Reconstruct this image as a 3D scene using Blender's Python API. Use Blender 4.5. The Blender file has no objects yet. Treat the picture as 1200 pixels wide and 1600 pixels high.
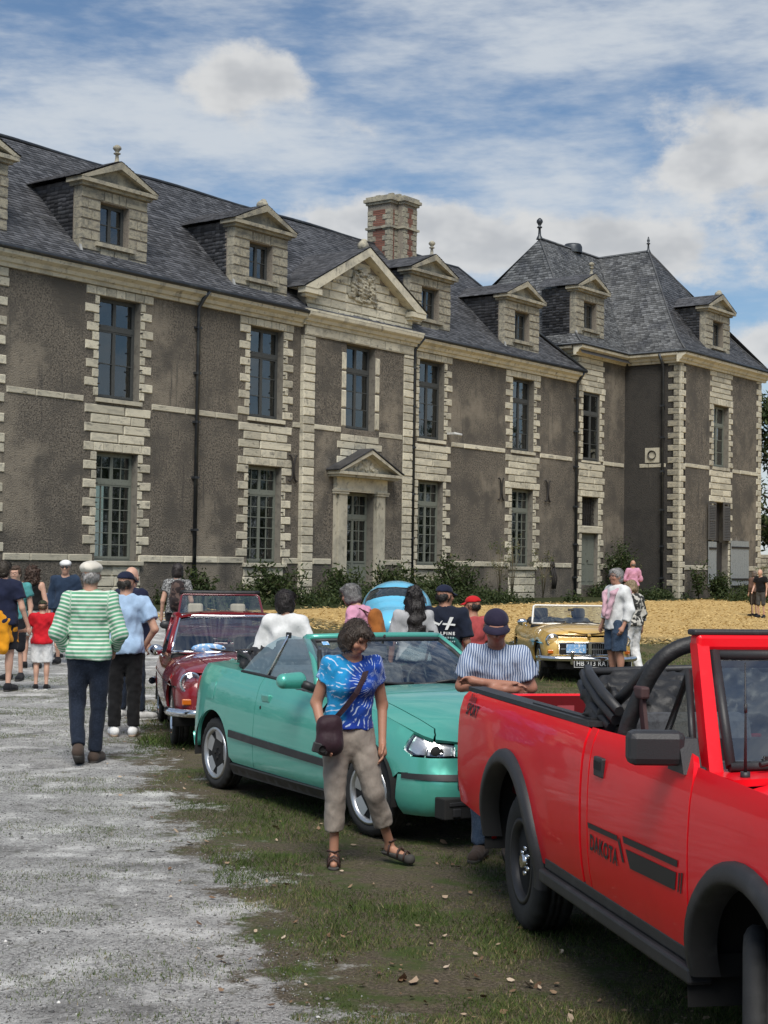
import bpy, bmesh, math, random
import numpy as np
from math import sin, cos, pi, radians, sqrt, atan2
from mathutils import Vector, Matrix, noise as mnoise
from mathutils.geometry import delaunay_2d_cdt
random.seed(7); RNG = np.random.default_rng(11)
SC = bpy.context.scene
COL = SC.collection
# ------------------------------------------------------------------ camera
CAM_H = 1.82
PITCH, ROLL = 0.03435, 0.0140
fw = Vector((0, cos(PITCH), sin(PITCH))); rr = Vector((1, 0, 0)); uu = rr.cross(fw)
rv = rr * cos(ROLL) + uu * sin(ROLL); uv_ = uu * cos(ROLL) - rr * sin(ROLL)
cam_data = bpy.data.cameras.new('camera'); cam = bpy.data.objects.new('camera', cam_data); COL.objects.link(cam)
cam.matrix_world = Matrix(((rv.x, uv_.x, -fw.x, 0), (rv.y, uv_.y, -fw.y, 0), (rv.z, uv_.z, -fw.z, CAM_H), (0, 0, 0, 1)))
cam_data.sensor_fit = 'VERTICAL'; cam_data.sensor_height = 36; cam_data.lens = 2400 / 1600 * 36
cam_data.clip_end = 2000; SC.camera = cam
SC.render.resolution_x = 768; SC.render.resolution_y = 1024
# ------------------------------------------------------------------ sky, sun, exposure
SUN_EL, SUN_AZ = radians(54), radians(178)      # azimuth from +Y clockwise: veiled sun high behind the camera
SUN_STRENGTH, SUN_ANGLE, SKY_STRENGTH = 3.3, radians(34), 0.086
world = bpy.data.worlds.new('World'); SC.world = world; world.use_nodes = True
wn = world.node_tree.nodes; wl = world.node_tree.links; wn.clear()
def WN(t, **k):
    n = wn.new(t)
    for a, b in k.items(): setattr(n, a, b)
    return n
def wmath(op, a, b=None, clamp=False):
    n = WN('ShaderNodeMath', operation=op, use_clamp=clamp)
    for i, v in enumerate((a, b)):
        if v is None: continue
        if isinstance(v, (int, float)): n.inputs[i].default_value = v
        else: wl.new(v, n.inputs[i])
    return n.outputs[0]
def wramp(src, lo, hi):
    n = WN('ShaderNodeMapRange', interpolation_type='SMOOTHSTEP'); wl.new(src, n.inputs[0])
    n.inputs[1].default_value = lo; n.inputs[2].default_value = hi; return n.outputs[0]
def wmix(f, a, b):
    n = WN('ShaderNodeMix', data_type='RGBA')
    for i, v in ((0, f), (6, a), (7, b)):
        if isinstance(v, (tuple, float, int)): n.inputs[i].default_value = v if not isinstance(v, tuple) else (*v, 1)
        else: wl.new(v, n.inputs[i])
    return n.outputs[2]
sky = WN('ShaderNodeTexSky', sky_type='NISHITA'); sky.sun_disc = False
sky.sun_elevation = SUN_EL; sky.sun_rotation = SUN_AZ; sky.air_density = 1.0; sky.dust_density = 0.3; sky.ozone_density = 3.0
tc = WN('ShaderNodeTexCoord'); sep = WN('ShaderNodeSeparateXYZ'); wl.new(tc.outputs['Generated'], sep.inputs[0])
dx, dy, dz = sep.outputs
az = wmath('ARCTAN2', dx, dy); el = wmath('ARCSINE', dz)
den = wmath('ADD', wmath('MAXIMUM', dz, 0.0), 0.22)
cxy = WN('ShaderNodeCombineXYZ'); wl.new(wmath('DIVIDE', dx, den), cxy.inputs[0]); wl.new(wmath('DIVIDE', dy, den), cxy.inputs[1])
def wnoise(vec, scale, detail=6, rough=.55, loc=(0, 0, 0), sc=(1, 1, 1), rot=0, dist=0):
    mp = WN('ShaderNodeMapping'); wl.new(vec, mp.inputs[0]); mp.inputs[1].default_value = loc; mp.inputs[2].default_value = (0, 0, rot); mp.inputs[3].default_value = sc
    n = WN('ShaderNodeTexNoise'); wl.new(mp.outputs[0], n.inputs['Vector']); n.inputs['Scale'].default_value = scale
    n.inputs['Detail'].default_value = detail; n.inputs['Roughness'].default_value = rough; n.inputs['Distortion'].default_value = dist
    return n.outputs[0]
# thin high cloud in long drifts, and a few heaped clouds low down
dirv = WN('ShaderNodeCombineXYZ'); wl.new(az, dirv.inputs[0]); wl.new(wmath('MULTIPLY', el, 1.25), dirv.inputs[1])
cir = wnoise(dirv.outputs[0], 5.0, 5, .62, (.9, .37, 0), (1.0, 2.1, 1), -.22)
cir2 = wnoise(dirv.outputs[0], 15, 5, .68, (2.2, .4, 0), (1.0, 3.4, 1), -.42)
cirv = wmath('ADD', cir, wmath('MULTIPLY', wmath('SUBTRACT', cir2, .5), .42))
puffn = wnoise(dirv.outputs[0], 24, 6, .60, (.3, .1, 0), (1, 1.25, 1))
aev = WN('ShaderNodeCombineXYZ'); wl.new(az, aev.inputs[0]); wl.new(el, aev.inputs[1])
def blob(acc, px, py, rx, ry, amp):
    """adds a soft bank of cloud centred on a compass direction"""
    ax = fw + rv * ((px - 600) / 2400) - uv_ * ((py - 800) / 2400); ax.normalize(); a0, e0 = atan2(ax.x, ax.y), math.asin(ax.z); sx_, sy_ = 2400 / rx, 2400 / ry
    v = WN('ShaderNodeVectorMath', operation='MULTIPLY_ADD'); wl.new(aev.outputs[0], v.inputs[0]); v.inputs[1].default_value = (sx_, sy_, 0); v.inputs[2].default_value = (-a0 * sx_, -e0 * sy_, 0)
    d = WN('ShaderNodeVectorMath', operation='DOT_PRODUCT'); wl.new(v.outputs[0], d.inputs[0]); wl.new(v.outputs[0], d.inputs[1])
    p = WN('ShaderNodeMath', operation='POWER'); p.inputs[0].default_value = .36788; wl.new(d.outputs['Value'], p.inputs[1])
    m = WN('ShaderNodeMath', operation='MULTIPLY_ADD'); wl.new(p.outputs[0], m.inputs[0]); m.inputs[1].default_value = amp
    if acc is None: m.inputs[2].default_value = 0
    else: wl.new(acc, m.inputs[2])
    return m.outputs[0]
def wsum(l):
    s = l[0]
    for v in l[1:]: s = wmath('ADD', s, v)
    return s
def bank(lst):
    acc = None
    for q in lst: acc = blob(acc, *q)
    return acc
PUFFS = [(385, 128, 105, 58, .95), (345, 150, 60, 40, .3), (1160, 235, 150, 90, .95), (1075, 265, 60, 40, .35), (590, 350, 150, 50, .95), (780, 385, 230, 50, .95), (960, 372, 90, 34, .6), (1060, 415, 70, 34, .55), (1185, 545, 70, 45, .75), (565, 192, 75, 26, .34), (950, 172, 40, 24, .36), (1420, 420, 220, 90, .9), (-250, 380, 240, 80, .9)]
puff = bank(PUFFS)
THIN = [(1020, 60, 400, 90, .22), (60, 110, 330, 110, .05), (430, 240, 190, 60, .12), (150, 210, 260, 70, .05), (980, 300, 300, 60, .08), (640, 130, 160, 60, -.12), (770, 190, 260, 55, -.14), (640, 270, 180, 40, -.08), (560, 30, 150, 30, -.06), (300, 40, 150, 40, -.05)]
thin = bank(THIN)
# low haze band towards the horizon
lowv = wmath('MULTIPLY', wramp(el, .15, .0), .12)
m_c = wmath('MULTIPLY', wramp(wsum([cirv, thin, lowv]), .33, .76), .86)
m_p = wramp(wmath('ADD', wmath('MULTIPLY', puff, .95), wmath('MULTIPLY', wmath('SUBTRACT', puffn, .5), 1.3)), .28, .70)
shade = wramp(wsum([wnoise(dirv.outputs[0], 24, 3, .55, (.3, .1 + .10, 0), (1, 1.25, 1)), wmath('MULTIPLY', puff, -.30)]), .02, .42)
skyc = WN('ShaderNodeMix', data_type='RGBA', blend_type='MULTIPLY'); skyc.inputs[0].default_value = 1.0
wl.new(sky.outputs[0], skyc.inputs[6]); skyc.inputs[7].default_value = (.90, .95, .97, 1)
c1 = wmix(m_c, skyc.outputs[2], (6.2, 6.6, 7.0))
pcol = wmix(shade, (4.9, 5.05, 5.25), (6.7, 6.75, 6.75))
c2 = wmix(wmath('MULTIPLY', m_p, .93), c1, pcol)
bg = WN('ShaderNodeBackground'); bg.inputs[1].default_value = SKY_STRENGTH; wl.new(c2, bg.inputs[0])
wo = WN('ShaderNodeOutputWorld'); wl.new(bg.outputs[0], wo.inputs[0])
sun_d = bpy.data.lights.new('sun', 'SUN'); sun_d.energy = SUN_STRENGTH; sun_d.angle = SUN_ANGLE; sun_d.color = (1, .955, .88)
sun = bpy.data.objects.new('sun', sun_d); COL.objects.link(sun)
sdir = Vector((sin(SUN_AZ) * cos(SUN_EL), cos(SUN_AZ) * cos(SUN_EL), sin(SUN_EL)))
sun.rotation_euler = sdir.to_track_quat('Z', 'Y').to_euler(); sun.location = sdir * 60
SC.view_settings.view_transform = 'Standard'; SC.view_settings.look = 'None'; SC.view_settings.exposure = 0.27; SC.view_settings.gamma = 1.0
SC.view_settings.use_curve_mapping = False
SC.cycles.max_bounces = 5; SC.cycles.diffuse_bounces = 2; SC.cycles.glossy_bounces = 3; SC.cycles.transmission_bounces = 4; SC.cycles.transparent_max_bounces = 10
SC.cycles.caustics_reflective = False; SC.cycles.caustics_refractive = False; SC.cycles.sample_clamp_indirect = 4
M = {}
# ------------------------------------------------------------------ materials
def mat(name, base, rough=.6, metal=0., coat=0., coat_r=.03, spec=.5, noise=(), bump=None, rnd=0., attr=None, sheen=0., alpha=1., emis=None):
    """noise: list of (scale, colour, lo, hi, (sx,sy,sz)) mixed over the base; bump: (scale, distance, strength); rnd: per-object brightness spread; attr: per-face value attribute"""
    m = bpy.data.materials.new(name); m.use_nodes = True; nt = m.node_tree; n = nt.nodes; l = nt.links
    b = n['Principled BSDF']; b.inputs['Roughness'].default_value = rough; b.inputs['Metallic'].default_value = metal
    b.inputs['Coat Weight'].default_value = coat; b.inputs['Coat Roughness'].default_value = coat_r; b.inputs['Specular IOR Level'].default_value = spec
    if sheen: b.inputs['Sheen Weight'].default_value = sheen; b.inputs['Sheen Roughness'].default_value = .4
    rgb = n.new('ShaderNodeRGB'); rgb.outputs[0].default_value = (*base, 1); cur = rgb.outputs[0]
    tcn = n.new('ShaderNodeTexCoord')
    geo = None
    for e in noise:
        sc, col, lo, hi = e[:4]; s3 = e[4] if len(e) > 4 else (1, 1, 1)
        mp = n.new('ShaderNodeMapping'); l.new(tcn.outputs['Object'], mp.inputs[0]); mp.inputs[3].default_value = s3
        if rnd:
            oi = n.new('ShaderNodeObjectInfo'); mu = n.new('ShaderNodeMath'); mu.operation = 'MULTIPLY'; mu.inputs[1].default_value = 31.7; l.new(oi.outputs['Random'], mu.inputs[0])
            l.new(mu.outputs[0], mp.inputs[1])
        t = n.new('ShaderNodeTexNoise'); t.inputs['Scale'].default_value = sc; t.inputs['Detail'].default_value = 6; t.inputs['Roughness'].default_value = .62; l.new(mp.outputs[0], t.inputs['Vector'])
        r = n.new('ShaderNodeMapRange'); r.interpolation_type = 'SMOOTHSTEP'; r.inputs[1].default_value = lo; r.inputs[2].default_value = hi; l.new(t.outputs[0], r.inputs[0])
        mx = n.new('ShaderNodeMix'); mx.data_type = 'RGBA'; l.new(r.outputs[0], mx.inputs[0]); l.new(cur, mx.inputs[6]); mx.inputs[7].default_value = (*col, 1); cur = mx.outputs[2]
    src = None
    if rnd: oi = n.new('ShaderNodeObjectInfo'); src = oi.outputs['Random']; amt = rnd
    if attr: at = n.new('ShaderNodeAttribute'); at.attribute_name = attr[0]; src = at.outputs['Fac']; amt = attr[1]
    if src is not None:
        r = n.new('ShaderNodeMapRange'); r.inputs[3].default_value = 1 - amt; r.inputs[4].default_value = 1 + amt; l.new(src, r.inputs[0])
        mx = n.new('ShaderNodeVectorMath'); mx.operation = 'SCALE'; l.new(cur, mx.inputs[0]); l.new(r.outputs[0], mx.inputs['Scale']); cur = mx.outputs[0]
    l.new(cur, b.inputs['Base Color'])
    if bump:
        t = n.new('ShaderNodeTexNoise'); t.inputs['Scale'].default_value = bump[0]; t.inputs['Detail'].default_value = 5; l.new(tcn.outputs['Object'], t.inputs['Vector'])
        bp = n.new('ShaderNodeBump'); bp.inputs['Distance'].default_value = bump[1]; bp.inputs['Strength'].default_value = bump[2]; l.new(t.outputs[0], bp.inputs['Height']); l.new(bp.outputs[0], b.inputs['Normal'])
    if emis: b.inputs['Emission Color'].default_value = (*emis[:3], 1); b.inputs['Emission Strength'].default_value = emis[3]
    return m
def glass_mat(name, tint=(.9, .95, .95), refl=.08, rough=.01, dirt=None, mult=1.4):
    m = bpy.data.materials.new(name); m.use_nodes = True; nt = m.node_tree; n = nt.nodes; l = nt.links; n.remove(n['Principled BSDF'])
    out = n['Material Output']; tr = n.new('ShaderNodeBsdfTransparent'); tr.inputs[0].default_value = (*tint, 1)
    gl = n.new('ShaderNodeBsdfGlossy'); gl.inputs['Roughness'].default_value = rough; gl.inputs[0].default_value = (.95, .97, 1, 1)
    fc = n.new('ShaderNodeLayerWeight'); pw = n.new('ShaderNodeMath'); pw.operation = 'POWER'; pw.inputs[1].default_value = 4.2; l.new(fc.outputs['Facing'], pw.inputs[0]); lw = n.new('ShaderNodeMath'); lw.operation = 'MULTIPLY_ADD'; lw.inputs[1].default_value = .95; lw.inputs[2].default_value = .045; l.new(pw.outputs[0], lw.inputs[0])
    ad = n.new('ShaderNodeMath'); ad.operation = 'MULTIPLY_ADD'; ad.inputs[1].default_value = mult; ad.inputs[2].default_value = refl; ad.use_clamp = True; l.new(lw.outputs[0], ad.inputs[0])
    mx = n.new('ShaderNodeMixShader'); l.new(ad.outputs[0], mx.inputs[0]); l.new(tr.outputs[0], mx.inputs[1]); l.new(gl.outputs[0], mx.inputs[2])
    if dirt:   # uneven old glass
        tcn = n.new('ShaderNodeTexCoord'); t = n.new('ShaderNodeTexNoise'); t.inputs['Scale'].default_value = dirt[0]; t.inputs['Detail'].default_value = 2; l.new(tcn.outputs['Object'], t.inputs[0])
        bp = n.new('ShaderNodeBump'); bp.inputs['Distance'].default_value = dirt[1]; bp.inputs['Strength'].default_value = 1; l.new(t.outputs[0], bp.inputs['Height']); l.new(bp.outputs[0], gl.inputs['Normal'])
    l.new(mx.outputs[0], out.inputs[0]); return m
# ------------------------------------------------------------------ meshes
def tag(o, label=None, cat=None, group=None, kind=None):
    if label: o['label'] = label
    if cat: o['category'] = cat
    if group: o['group'] = group
    if kind: o['kind'] = kind
    return o
def link(name, data, parent=None, loc=None, rot=None, scale=None):
    o = bpy.data.objects.new(name, data); COL.objects.link(o)
    if parent: o.parent = parent
    if loc is not None: o.location = loc
    if rot is not None: o.rotation_euler = rot
    if scale is not None: o.scale = scale
    return o
def empty(name, loc=(0, 0, 0), rz=0): return link(name, None, None, loc, (0, 0, rz))
def mesh_np(name, V, F, mats, smooth=False, attrs=None):
    """V (n,3) array, F (m,3|4) int array of equal-sided faces"""
    V = np.asarray(V, np.float32); F = np.asarray(F, np.int32); me = bpy.data.meshes.new(name)
    k = F.shape[1]; me.vertices.add(len(V)); me.vertices.foreach_set('co', V.ravel()); me.loops.add(F.size); me.loops.foreach_set('vertex_index', F.ravel())
    me.polygons.add(len(F)); me.polygons.foreach_set('loop_start', np.arange(0, F.size, k, dtype=np.int32))
    if smooth: me.polygons.foreach_set('use_smooth', np.ones(len(F), bool))
    for a, (dom, arr) in (attrs or {}).items():
        t = 'FLOAT_COLOR' if np.ndim(arr) == 2 else 'FLOAT'; at = me.attributes.new(a, t, dom)
        at.data.foreach_set('color' if t == 'FLOAT_COLOR' else 'value', np.asarray(arr, np.float32).ravel())
    for m in (mats if isinstance(mats, (list, tuple)) else [mats]): me.materials.append(m)
    me.update(calc_edges=True); return me
class MB:
    """collects shapes; build() links them as one mesh object"""
    def __init__(s): s.v = []; s.f = []; s.sm = []; s.mi = []; s.cur = 0; s.T = None
    def add(s, vs, fs, smooth=False):
        o = len(s.v)
        if s.T is not None: vs = [s.T @ Vector(v) for v in vs]
        s.v += [tuple(v) for v in vs]; s.f += [tuple(i + o for i in f) for f in fs]; s.sm += [smooth] * len(fs); s.mi += [s.cur] * len(fs); return s
    def box(s, a, b, bev=0.):
        x0, y0, z0 = a; x1, y1, z1 = b
        if not bev:
            v = [(x, y, z) for z in (z0, z1) for y in (y0, y1) for x in (x0, x1)]
            return s.add(v, [(0, 2, 3, 1), (4, 5, 7, 6), (0, 1, 5, 4), (2, 6, 7, 3), (0, 4, 6, 2), (1, 3, 7, 5)])
        bm = bmesh.new(); bmesh.ops.create_cube(bm, size=1)
        for q in bm.verts: q.co = Vector(((x0 + x1) / 2 + q.co.x * (x1 - x0), (y0 + y1) / 2 + q.co.y * (y1 - y0), (z0 + z1) / 2 + q.co.z * (z1 - z0)))
        bmesh.ops.bevel(bm, geom=bm.edges[:], offset=bev, segments=2, profile=.5, affect='EDGES'); s.bm(bm); bm.free(); return s
    def bm(s, bm, smooth=False):
        bm.verts.index_update(); return s.add([v.co.copy() for v in bm.verts], [[v.index for v in f.verts] for f in bm.faces], smooth)
    def quad(s, a, b, c, d): return s.add([a, b, c, d], [(0, 1, 2, 3)])
    def poly(s, pts): return s.add(pts, [tuple(range(len(pts)))])
    def prism(s, pts, ax, a, b, smooth=False):
        """pts: 2-D outline; extruded along axis ax (0,1,2) from a to b"""
        def mk(p, q):
            return (q, p[0], p[1]) if ax == 0 else (p[0], q, p[1]) if ax == 1 else (p[0], p[1], q)
        n = len(pts); v = [mk(p, a) for p in pts] + [mk(p, b) for p in pts]
        area = sum(pts[i][0] * pts[(i + 1) % n][1] - pts[(i + 1) % n][0] * pts[i][1] for i in range(n)); flip = (area > 0) ^ (ax == 1) ^ (b < a)
        fs = [tuple(range(n))[::-1], tuple(range(n, 2 * n))] + [(i, (i + 1) % n, n + (i + 1) % n, n + i) for i in range(n)]
        if not flip: fs = [f[::-1] for f in fs]
        return s.add(v, fs, smooth)
    def tube(s, pts, r, n=10, caps=True, smooth=True):
        pts = [Vector(p) for p in pts]; rs = r if isinstance(r, (list, tuple)) else [r] * len(pts); v = []; f = []; ref = None
        for i, p in enumerate(pts):
            d = (pts[min(i + 1, len(pts) - 1)] - pts[max(i - 1, 0)]); d = d.normalized() if d.length > 1e-9 else Vector((0, 0, 1))
            if ref is None: ref = d.orthogonal().normalized()
            ref = (ref - d * ref.dot(d)); ref = ref.normalized() if ref.length > 1e-6 else d.orthogonal().normalized(); b = d.cross(ref)
            v += [p + (ref * cos(2 * pi * k / n) + b * sin(2 * pi * k / n)) * rs[i] for k in range(n)]
        for i in range(len(pts) - 1):
            f += [(i * n + k, i * n + (k + 1) % n, (i + 1) * n + (k + 1) % n, (i + 1) * n + k) for k in range(n)]
        s.add(v, f, smooth)
        if caps: o = len(s.v) - len(v); s.f += [tuple(range(o, o + n))[::-1], tuple(range(o + len(v) - n, o + len(v)))]; s.sm += [False] * 2; s.mi += [s.cur] * 2
        return s
    def lathe(s, prof, n=24, ax=2, c=(0, 0, 0), smooth=True, arc=2 * pi):
        """prof: (radius, height) list, revolved about axis ax through c"""
        m = len(prof); full = abs(arc - 2 * pi) < 1e-6; k = n if full else n + 1; v = []
        for i in range(k):
            a = arc * i / n
            for r, h in prof:
                p = (r * cos(a), r * sin(a), h) if ax == 2 else (h, r * cos(a), r * sin(a)) if ax == 0 else (r * sin(a), h, r * cos(a))
                v.append((p[0] + c[0], p[1] + c[1], p[2] + c[2]))
        f = [(i * m + j, ((i + 1) % k) * m + j, ((i + 1) % k) * m + j + 1, i * m + j + 1) for i in range(n) for j in range(m - 1)]
        return s.add(v, f, smooth)
    def ball(s, c, r, n=12, m=8):
        rx, ry, rz = r if isinstance(r, (tuple, list)) else (r, r, r)
        v = [(c[0], c[1], c[2] - rz)]; f = []
        for j in range(1, m):
            t = -pi / 2 + pi * j / m; v += [(c[0] + rx * cos(t) * cos(2 * pi * i / n), c[1] + ry * cos(t) * sin(2 * pi * i / n), c[2] + rz * sin(t)) for i in range(n)]
        v.append((c[0], c[1], c[2] + rz)); L = len(v) - 1
        f += [(0, 1 + (i + 1) % n, 1 + i) for i in range(n)]
        f += [(1 + (j - 1) * n + i, 1 + (j - 1) * n + (i + 1) % n, 1 + j * n + (i + 1) % n, 1 + j * n + i) for j in range(1, m - 1) for i in range(n)]
        f += [(1 + (m - 2) * n + i, 1 + (m - 2) * n + (i + 1) % n, L) for i in range(n)]
        return s.add(v, f, True)
    def mesh(s, name, mats):
        me = bpy.data.meshes.new(name); me.from_pydata(s.v, [], s.f); me.polygons.foreach_set('use_smooth', s.sm); me.polygons.foreach_set('material_index', s.mi)
        for m in (mats if isinstance(mats, (list, tuple)) else [mats]): me.materials.append(m)
        me.update(); return me
    def build(s, name, mats, parent=None, **k): return link(name, s.mesh(name, mats), parent, **k)
def lerp(a, b, t): return a + (b - a) * t
def catmull(pts, n=8):
    """smooth polyline through points"""
    P = [Vector(p) for p in pts]; out = []
    for i in range(len(P) - 1):
        p0 = P[i - 1] if i else P[0] * 2 - P[1]; p1, p2 = P[i], P[i + 1]; p3 = P[i + 2] if i + 2 < len(P) else P[-1] * 2 - P[-2]
        for k in range(n):
            t = k / n; out.append(.5 * ((2 * p1) + (p2 - p0) * t + (2 * p0 - 5 * p1 + 4 * p2 - p3) * t * t + (3 * p1 - p0 - 3 * p2 + p3) * t ** 3))
    return out + [P[-1]]
def text_geo(txt, size, shear=0., bold=0., spacing=1.):
    """flat glyph mesh of a text: vertices, faces (from Blender's own font)"""
    c = bpy.data.curves.new('txt', 'FONT'); c.body = txt; c.size = size; c.shear = shear; c.offset = bold; c.space_character = spacing; c.resolution_u = 3
    o = bpy.data.objects.new('txt', c); COL.objects.link(o); dg = bpy.context.evaluated_depsgraph_get(); e = o.evaluated_get(dg); me = e.to_mesh()
    V = [v.co.copy() for v in me.vertices]; F = [tuple(p.vertices) for p in me.polygons]; e.to_mesh_clear(); bpy.data.objects.remove(o); bpy.data.curves.remove(c)
    return V, F
def inside(poly, x, y):
    c = False; n = len(poly)
    for i in range(n):
        x1, y1 = poly[i]; x2, y2 = poly[i - 1]
        if (y1 > y) != (y2 > y) and x < (x2 - x1) * (y - y1) / (y2 - y1) + x1: c = not c
    return c
def resample(poly, step):
    out = []
    for i in range(len(poly)):
        a, b = poly[i], poly[(i + 1) % len(poly)]; d = sqrt((a[0] - b[0]) ** 2 + (a[1] - b[1]) ** 2); k = max(1, int(round(d / step)))
        out += [(lerp(a[0], b[0], j / k), lerp(a[1], b[1], j / k)) for j in range(k)]
    return out
def panel(name, outline, fn, mats, parent, step=.06, flange=.025, round_=.004, mirror=False, flip=False, smooth=True):
    """sheet-metal panel: a 2-D outline mapped to 3-D by fn(u, v), with its edge folded inwards"""
    B = resample(outline, step); nb = len(B); pts = [Vector(p) for p in B]
    us = [p[0] for p in B]; vs = [p[1] for p in B]; u = min(us) + step * .5; row = 0
    bb = np.array(B)
    while u < max(us):
        v = min(vs) + step * (.5 if row % 2 else .25)
        while v < max(vs):
            if inside(B, u, v) and np.min((bb[:, 0] - u) ** 2 + (bb[:, 1] - v) ** 2) > (step * .42) ** 2: pts.append(Vector((u, v)))
            v += step
        u += step * .87; row += 1
    r = delaunay_2d_cdt(pts, [(i, (i + 1) % nb) for i in range(nb)], [], 1, 1e-6)
    V2, E2, F2 = r[0], r[1], r[2]
    sg = -1. if mirror else 1.; rev = mirror ^ flip; h = .022; V = []; Nn = []
    def at(u, v): q = fn(u, v); return Vector((q[0], q[1] * sg, q[2]))
    for p in V2:
        V.append(at(p.x, p.y)); n = (at(p.x + h, p.y) - at(p.x - h, p.y)).cross(at(p.x, p.y + h) - at(p.x, p.y - h))
        if n.length < 1e-12: n = Vector((0, 0, 1))
        n.normalize(); Nn.append(n * sg * (-1. if rev else 1.) if not mirror else n * (-1. if rev else 1.))
    F = [tuple(f[::-1]) if rev else tuple(f) for f in F2]; nv = len(V)
    # fix normals that disagree with the winding (mirroring keeps handedness of the triangles)
    acc = [Vector() for _ in V]; cnt = {}
    for f in F:
        g = (V[f[1]] - V[f[0]]).cross(V[f[2]] - V[f[0]])
        for i in range(3): acc[f[i]] += g; e = (f[i], f[(i + 1) % 3]); cnt[e] = 1
    Nn = [n if n.dot(a_) >= 0 else -n for n, a_ in zip(Nn, acc)]
    be = [e for e in cnt if (e[1], e[0]) not in cnt]; ring = {}
    for e in be:
        for i in e:
            if i not in ring:
                ring[i] = (len(V), len(V) + 1); V += [V[i].copy(), V[i] - Nn[i] * flange]; d = Vector(); Nn += [d, d]
    fl = []
    for a_, b_ in be:
        f = (ring[b_][0], ring[a_][0], ring[a_][1], ring[b_][1]); fl.append(f); g = (V[f[1]] - V[f[0]]).cross(V[f[2]] - V[f[0]])
        for i in f: Nn[i] = Nn[i] + g
    Nn = [n.normalized() if n.length > 1e-9 else Vector((0, 0, 1)) for n in Nn]
    me = bpy.data.meshes.new(name); me.from_pydata(V, [], F + fl); me.polygons.foreach_set('use_smooth', [smooth] * len(me.polygons)); me.update()
    if smooth: me.normals_split_custom_set_from_vertices([tuple(n) for n in Nn])
    for m in (mats if isinstance(mats, (list, tuple)) else [mats]): me.materials.append(m)
    return link(name, me, parent)
def arc(cx, cy, r, a0, a1, n=14): return [(cx + r * cos(radians(lerp(a0, a1, i / n))), cy + r * sin(radians(lerp(a0, a1, i / n)))) for i in range(n + 1)]
def interp(xs, ys):
    xs = list(xs); ys = list(ys)
    # monotone-ish smooth interpolation
    def f(x):
        if x <= xs[0]: return ys[0]
        if x >= xs[-1]: return ys[-1]
        i = max(j for j in range(len(xs)) if xs[j] <= x); i = min(i, len(xs) - 2); h = xs[i + 1] - xs[i]; t = (x - xs[i]) / h
        d = [(ys[k + 1] - ys[k]) / (xs[k + 1] - xs[k]) for k in range(len(xs) - 1)]
        def m(k):
            if k == 0: return d[0]
            if k == len(xs) - 1: return d[-1]
            return 0 if d[k - 1] * d[k] <= 0 else 2 * d[k - 1] * d[k] / (d[k - 1] + d[k])
        return (2 * t ** 3 - 3 * t * t + 1) * ys[i] + (t ** 3 - 2 * t * t + t) * h * m(i) + (-2 * t ** 3 + 3 * t * t) * ys[i + 1] + (t ** 3 - t * t) * h * m(i + 1)
    return f
def sstep(a, b, x): t = np.clip((x - a) / (b - a), 0, 1); return t * t * (3 - 2 * t)
def fbm2(x, y, seed=0, octs=4):
    """vectorised value noise"""
    def h(ix, iy): v = np.sin(ix * 127.1 + iy * 311.7 + seed * 74.7) * 43758.5453; return v - np.floor(v)
    s = 0.; a = .5
    for o in range(octs):
        ix, iy = np.floor(x), np.floor(y); fx, fy = x - ix, y - iy; fx = fx * fx * (3 - 2 * fx); fy = fy * fy * (3 - 2 * fy)
        s = s + a * ((h(ix, iy) * (1 - fx) + h(ix + 1, iy) * fx) * (1 - fy) + (h(ix, iy + 1) * (1 - fx) + h(ix + 1, iy + 1) * fx) * fy); x = x * 2.03 + 5.1; y = y * 2.03 + 1.7; a *= .5
    return s / (1 - .5 ** octs)
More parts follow.
